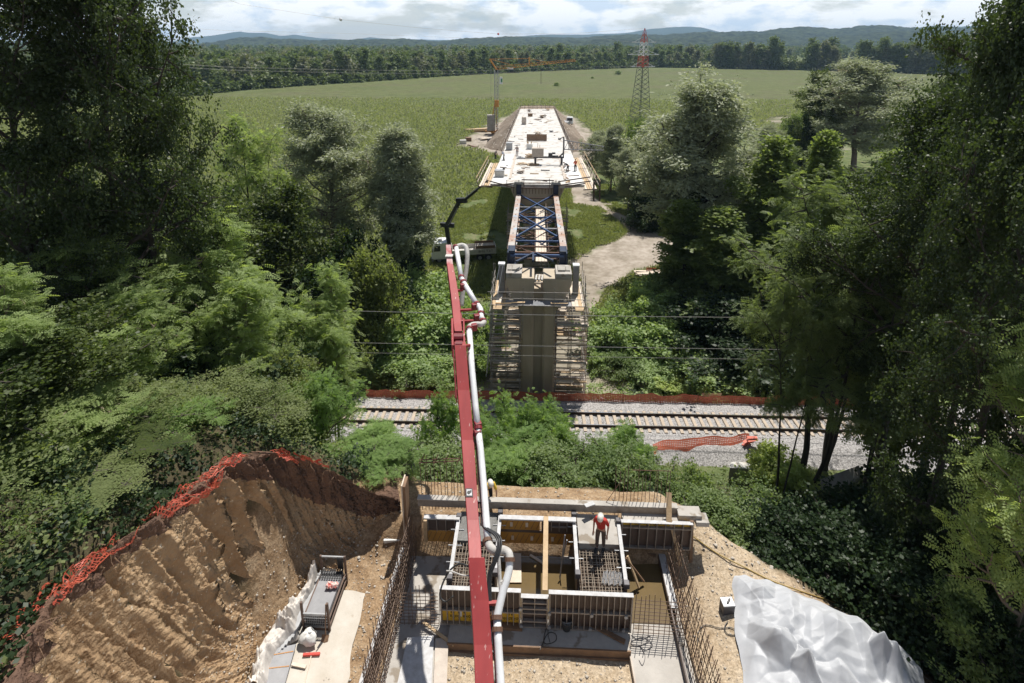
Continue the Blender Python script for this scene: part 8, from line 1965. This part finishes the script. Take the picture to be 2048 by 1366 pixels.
# ------------------------------------------------------------------ light, sky, haze
SUN_EL, SUN_AZ = R(65), R(20)       # azimuth measured from +Y towards +X
sd = bpy.data.lights.new('sun', 'SUN'); sd.energy = 4.8; sd.angle = R(.53); sd.color = (1, .955, .88)
so = bpy.data.objects.new('sun', sd); COL.objects.link(so)
dirv = Vector((math.cos(SUN_EL) * math.sin(SUN_AZ), math.cos(SUN_EL) * math.cos(SUN_AZ), math.sin(SUN_EL)))
so.rotation_euler = dirv.to_track_quat('Z', 'Y').to_euler(); so.location = (30, 60, 120)
w = bpy.data.worlds.new('World'); SC.world = w; w.use_nodes = True
nt = w.node_tree; L = nt.links.new
bg = nt.nodes['Background']
sky = nd(nt, 'ShaderNodeTexSky'); sky.sky_type = 'NISHITA'; sky.sun_disc = False
sky.sun_elevation = SUN_EL; sky.sun_rotation = SUN_AZ; sky.air_density = 1.0; sky.dust_density = .4
L(sky.outputs[0], bg.inputs['Color']); bg.inputs['Strength'].default_value = .055
tc = nd(nt, 'ShaderNodeTexCoord'); sx = nd(nt, 'ShaderNodeSeparateXYZ'); L(tc.outputs['Generated'], sx.inputs[0])
mp = nd(nt, 'ShaderNodeMapping'); mp.inputs['Scale'].default_value = (5.5, 5.5, 17); mp.inputs['Location'].default_value = (3.1, .7, 1.9); L(tc.outputs['Generated'], mp.inputs['Vector'])
n1 = nd(nt, 'ShaderNodeTexNoise'); n1.inputs['Scale'].default_value = 1.0; n1.inputs['Detail'].default_value = 9; n1.inputs['Roughness'].default_value = .58
L(mp.outputs[0], n1.inputs['Vector'])
r1 = nd(nt, 'ShaderNodeMapRange'); r1.inputs['From Min'].default_value = .41; r1.inputs['From Max'].default_value = .49; r1.inputs['To Min'].default_value = .4; L(n1.outputs['Fac'], r1.inputs['Value'])
mp2 = nd(nt, 'ShaderNodeMapping'); mp2.inputs['Scale'].default_value = (15, 15, 34); mp2.inputs['Location'].default_value = (1.1, .2, .35); L(tc.outputs['Generated'], mp2.inputs['Vector'])
n2 = nd(nt, 'ShaderNodeTexNoise'); n2.inputs['Scale'].default_value = 1.0; n2.inputs['Detail'].default_value = 8; n2.inputs['Roughness'].default_value = .55
L(mp2.outputs[0], n2.inputs['Vector'])
cr = nd(nt, 'ShaderNodeValToRGB'); cr.color_ramp.elements[0].position = .36; cr.color_ramp.elements[0].color = (.60, .71, .84, 1); cr.color_ramp.elements[1].position = .5; cr.color_ramp.elements[1].color = (.95, .97, .98, 1)
L(n2.outputs['Fac'], cr.inputs[0])
bg2 = nd(nt, 'ShaderNodeBackground'); L(cr.outputs[0], bg2.inputs['Color']); bg2.inputs['Strength'].default_value = .98
mxs = nd(nt, 'ShaderNodeMixShader'); hm = nd(nt, 'ShaderNodeMapRange'); hm.inputs['From Min'].default_value = .12; hm.inputs['From Max'].default_value = .32; hm.inputs['To Min'].default_value = 1; hm.inputs['To Max'].default_value = .12; L(sx.outputs['Z'], hm.inputs['Value'])
hm2 = nd(nt, 'ShaderNodeMath', operation='MULTIPLY'); L(r1.outputs[0], hm2.inputs[0]); L(hm.outputs[0], hm2.inputs[1]); L(hm2.outputs[0], mxs.inputs[0]); L(bg.outputs[0], mxs.inputs[1]); L(bg2.outputs[0], mxs.inputs[2])
L(mxs.outputs[0], nt.nodes['World Output'].inputs['Surface'])

hz = bpy.data.materials.new('haze'); hz.use_nodes = True; nt = hz.node_tree
nt.nodes.remove(nt.nodes['Principled BSDF'])
pv = nd(nt, 'ShaderNodeVolumePrincipled'); pv.inputs['Color'].default_value = (.50, .73, 1, 1); pv.inputs['Density'].default_value = HAZE if 'HAZE' in globals() else 0.95e-4; pv.inputs['Anisotropy'].default_value = .1
nt.links.new(pv.outputs[0], nt.nodes['Material Output'].inputs['Volume'])
MATS['haze'] = hz
m = MB(); m.box((0, 3900, 108), (20000, 8200, 224)); m.build('haze', 'haze', None, kind='stuff')
SC.view_settings.view_transform = 'Standard'; SC.view_settings.look = 'None'; SC.view_settings.exposure = .32; SC.view_settings.gamma = 1
SC.cycles.max_bounces = 6; SC.cycles.diffuse_bounces = 3; SC.cycles.glossy_bounces = 2; SC.cycles.transmission_bounces = 3; SC.cycles.transparent_max_bounces = 6; SC.cycles.volume_bounces = 0
SC.cycles.caustics_reflective = False; SC.cycles.caustics_refractive = False
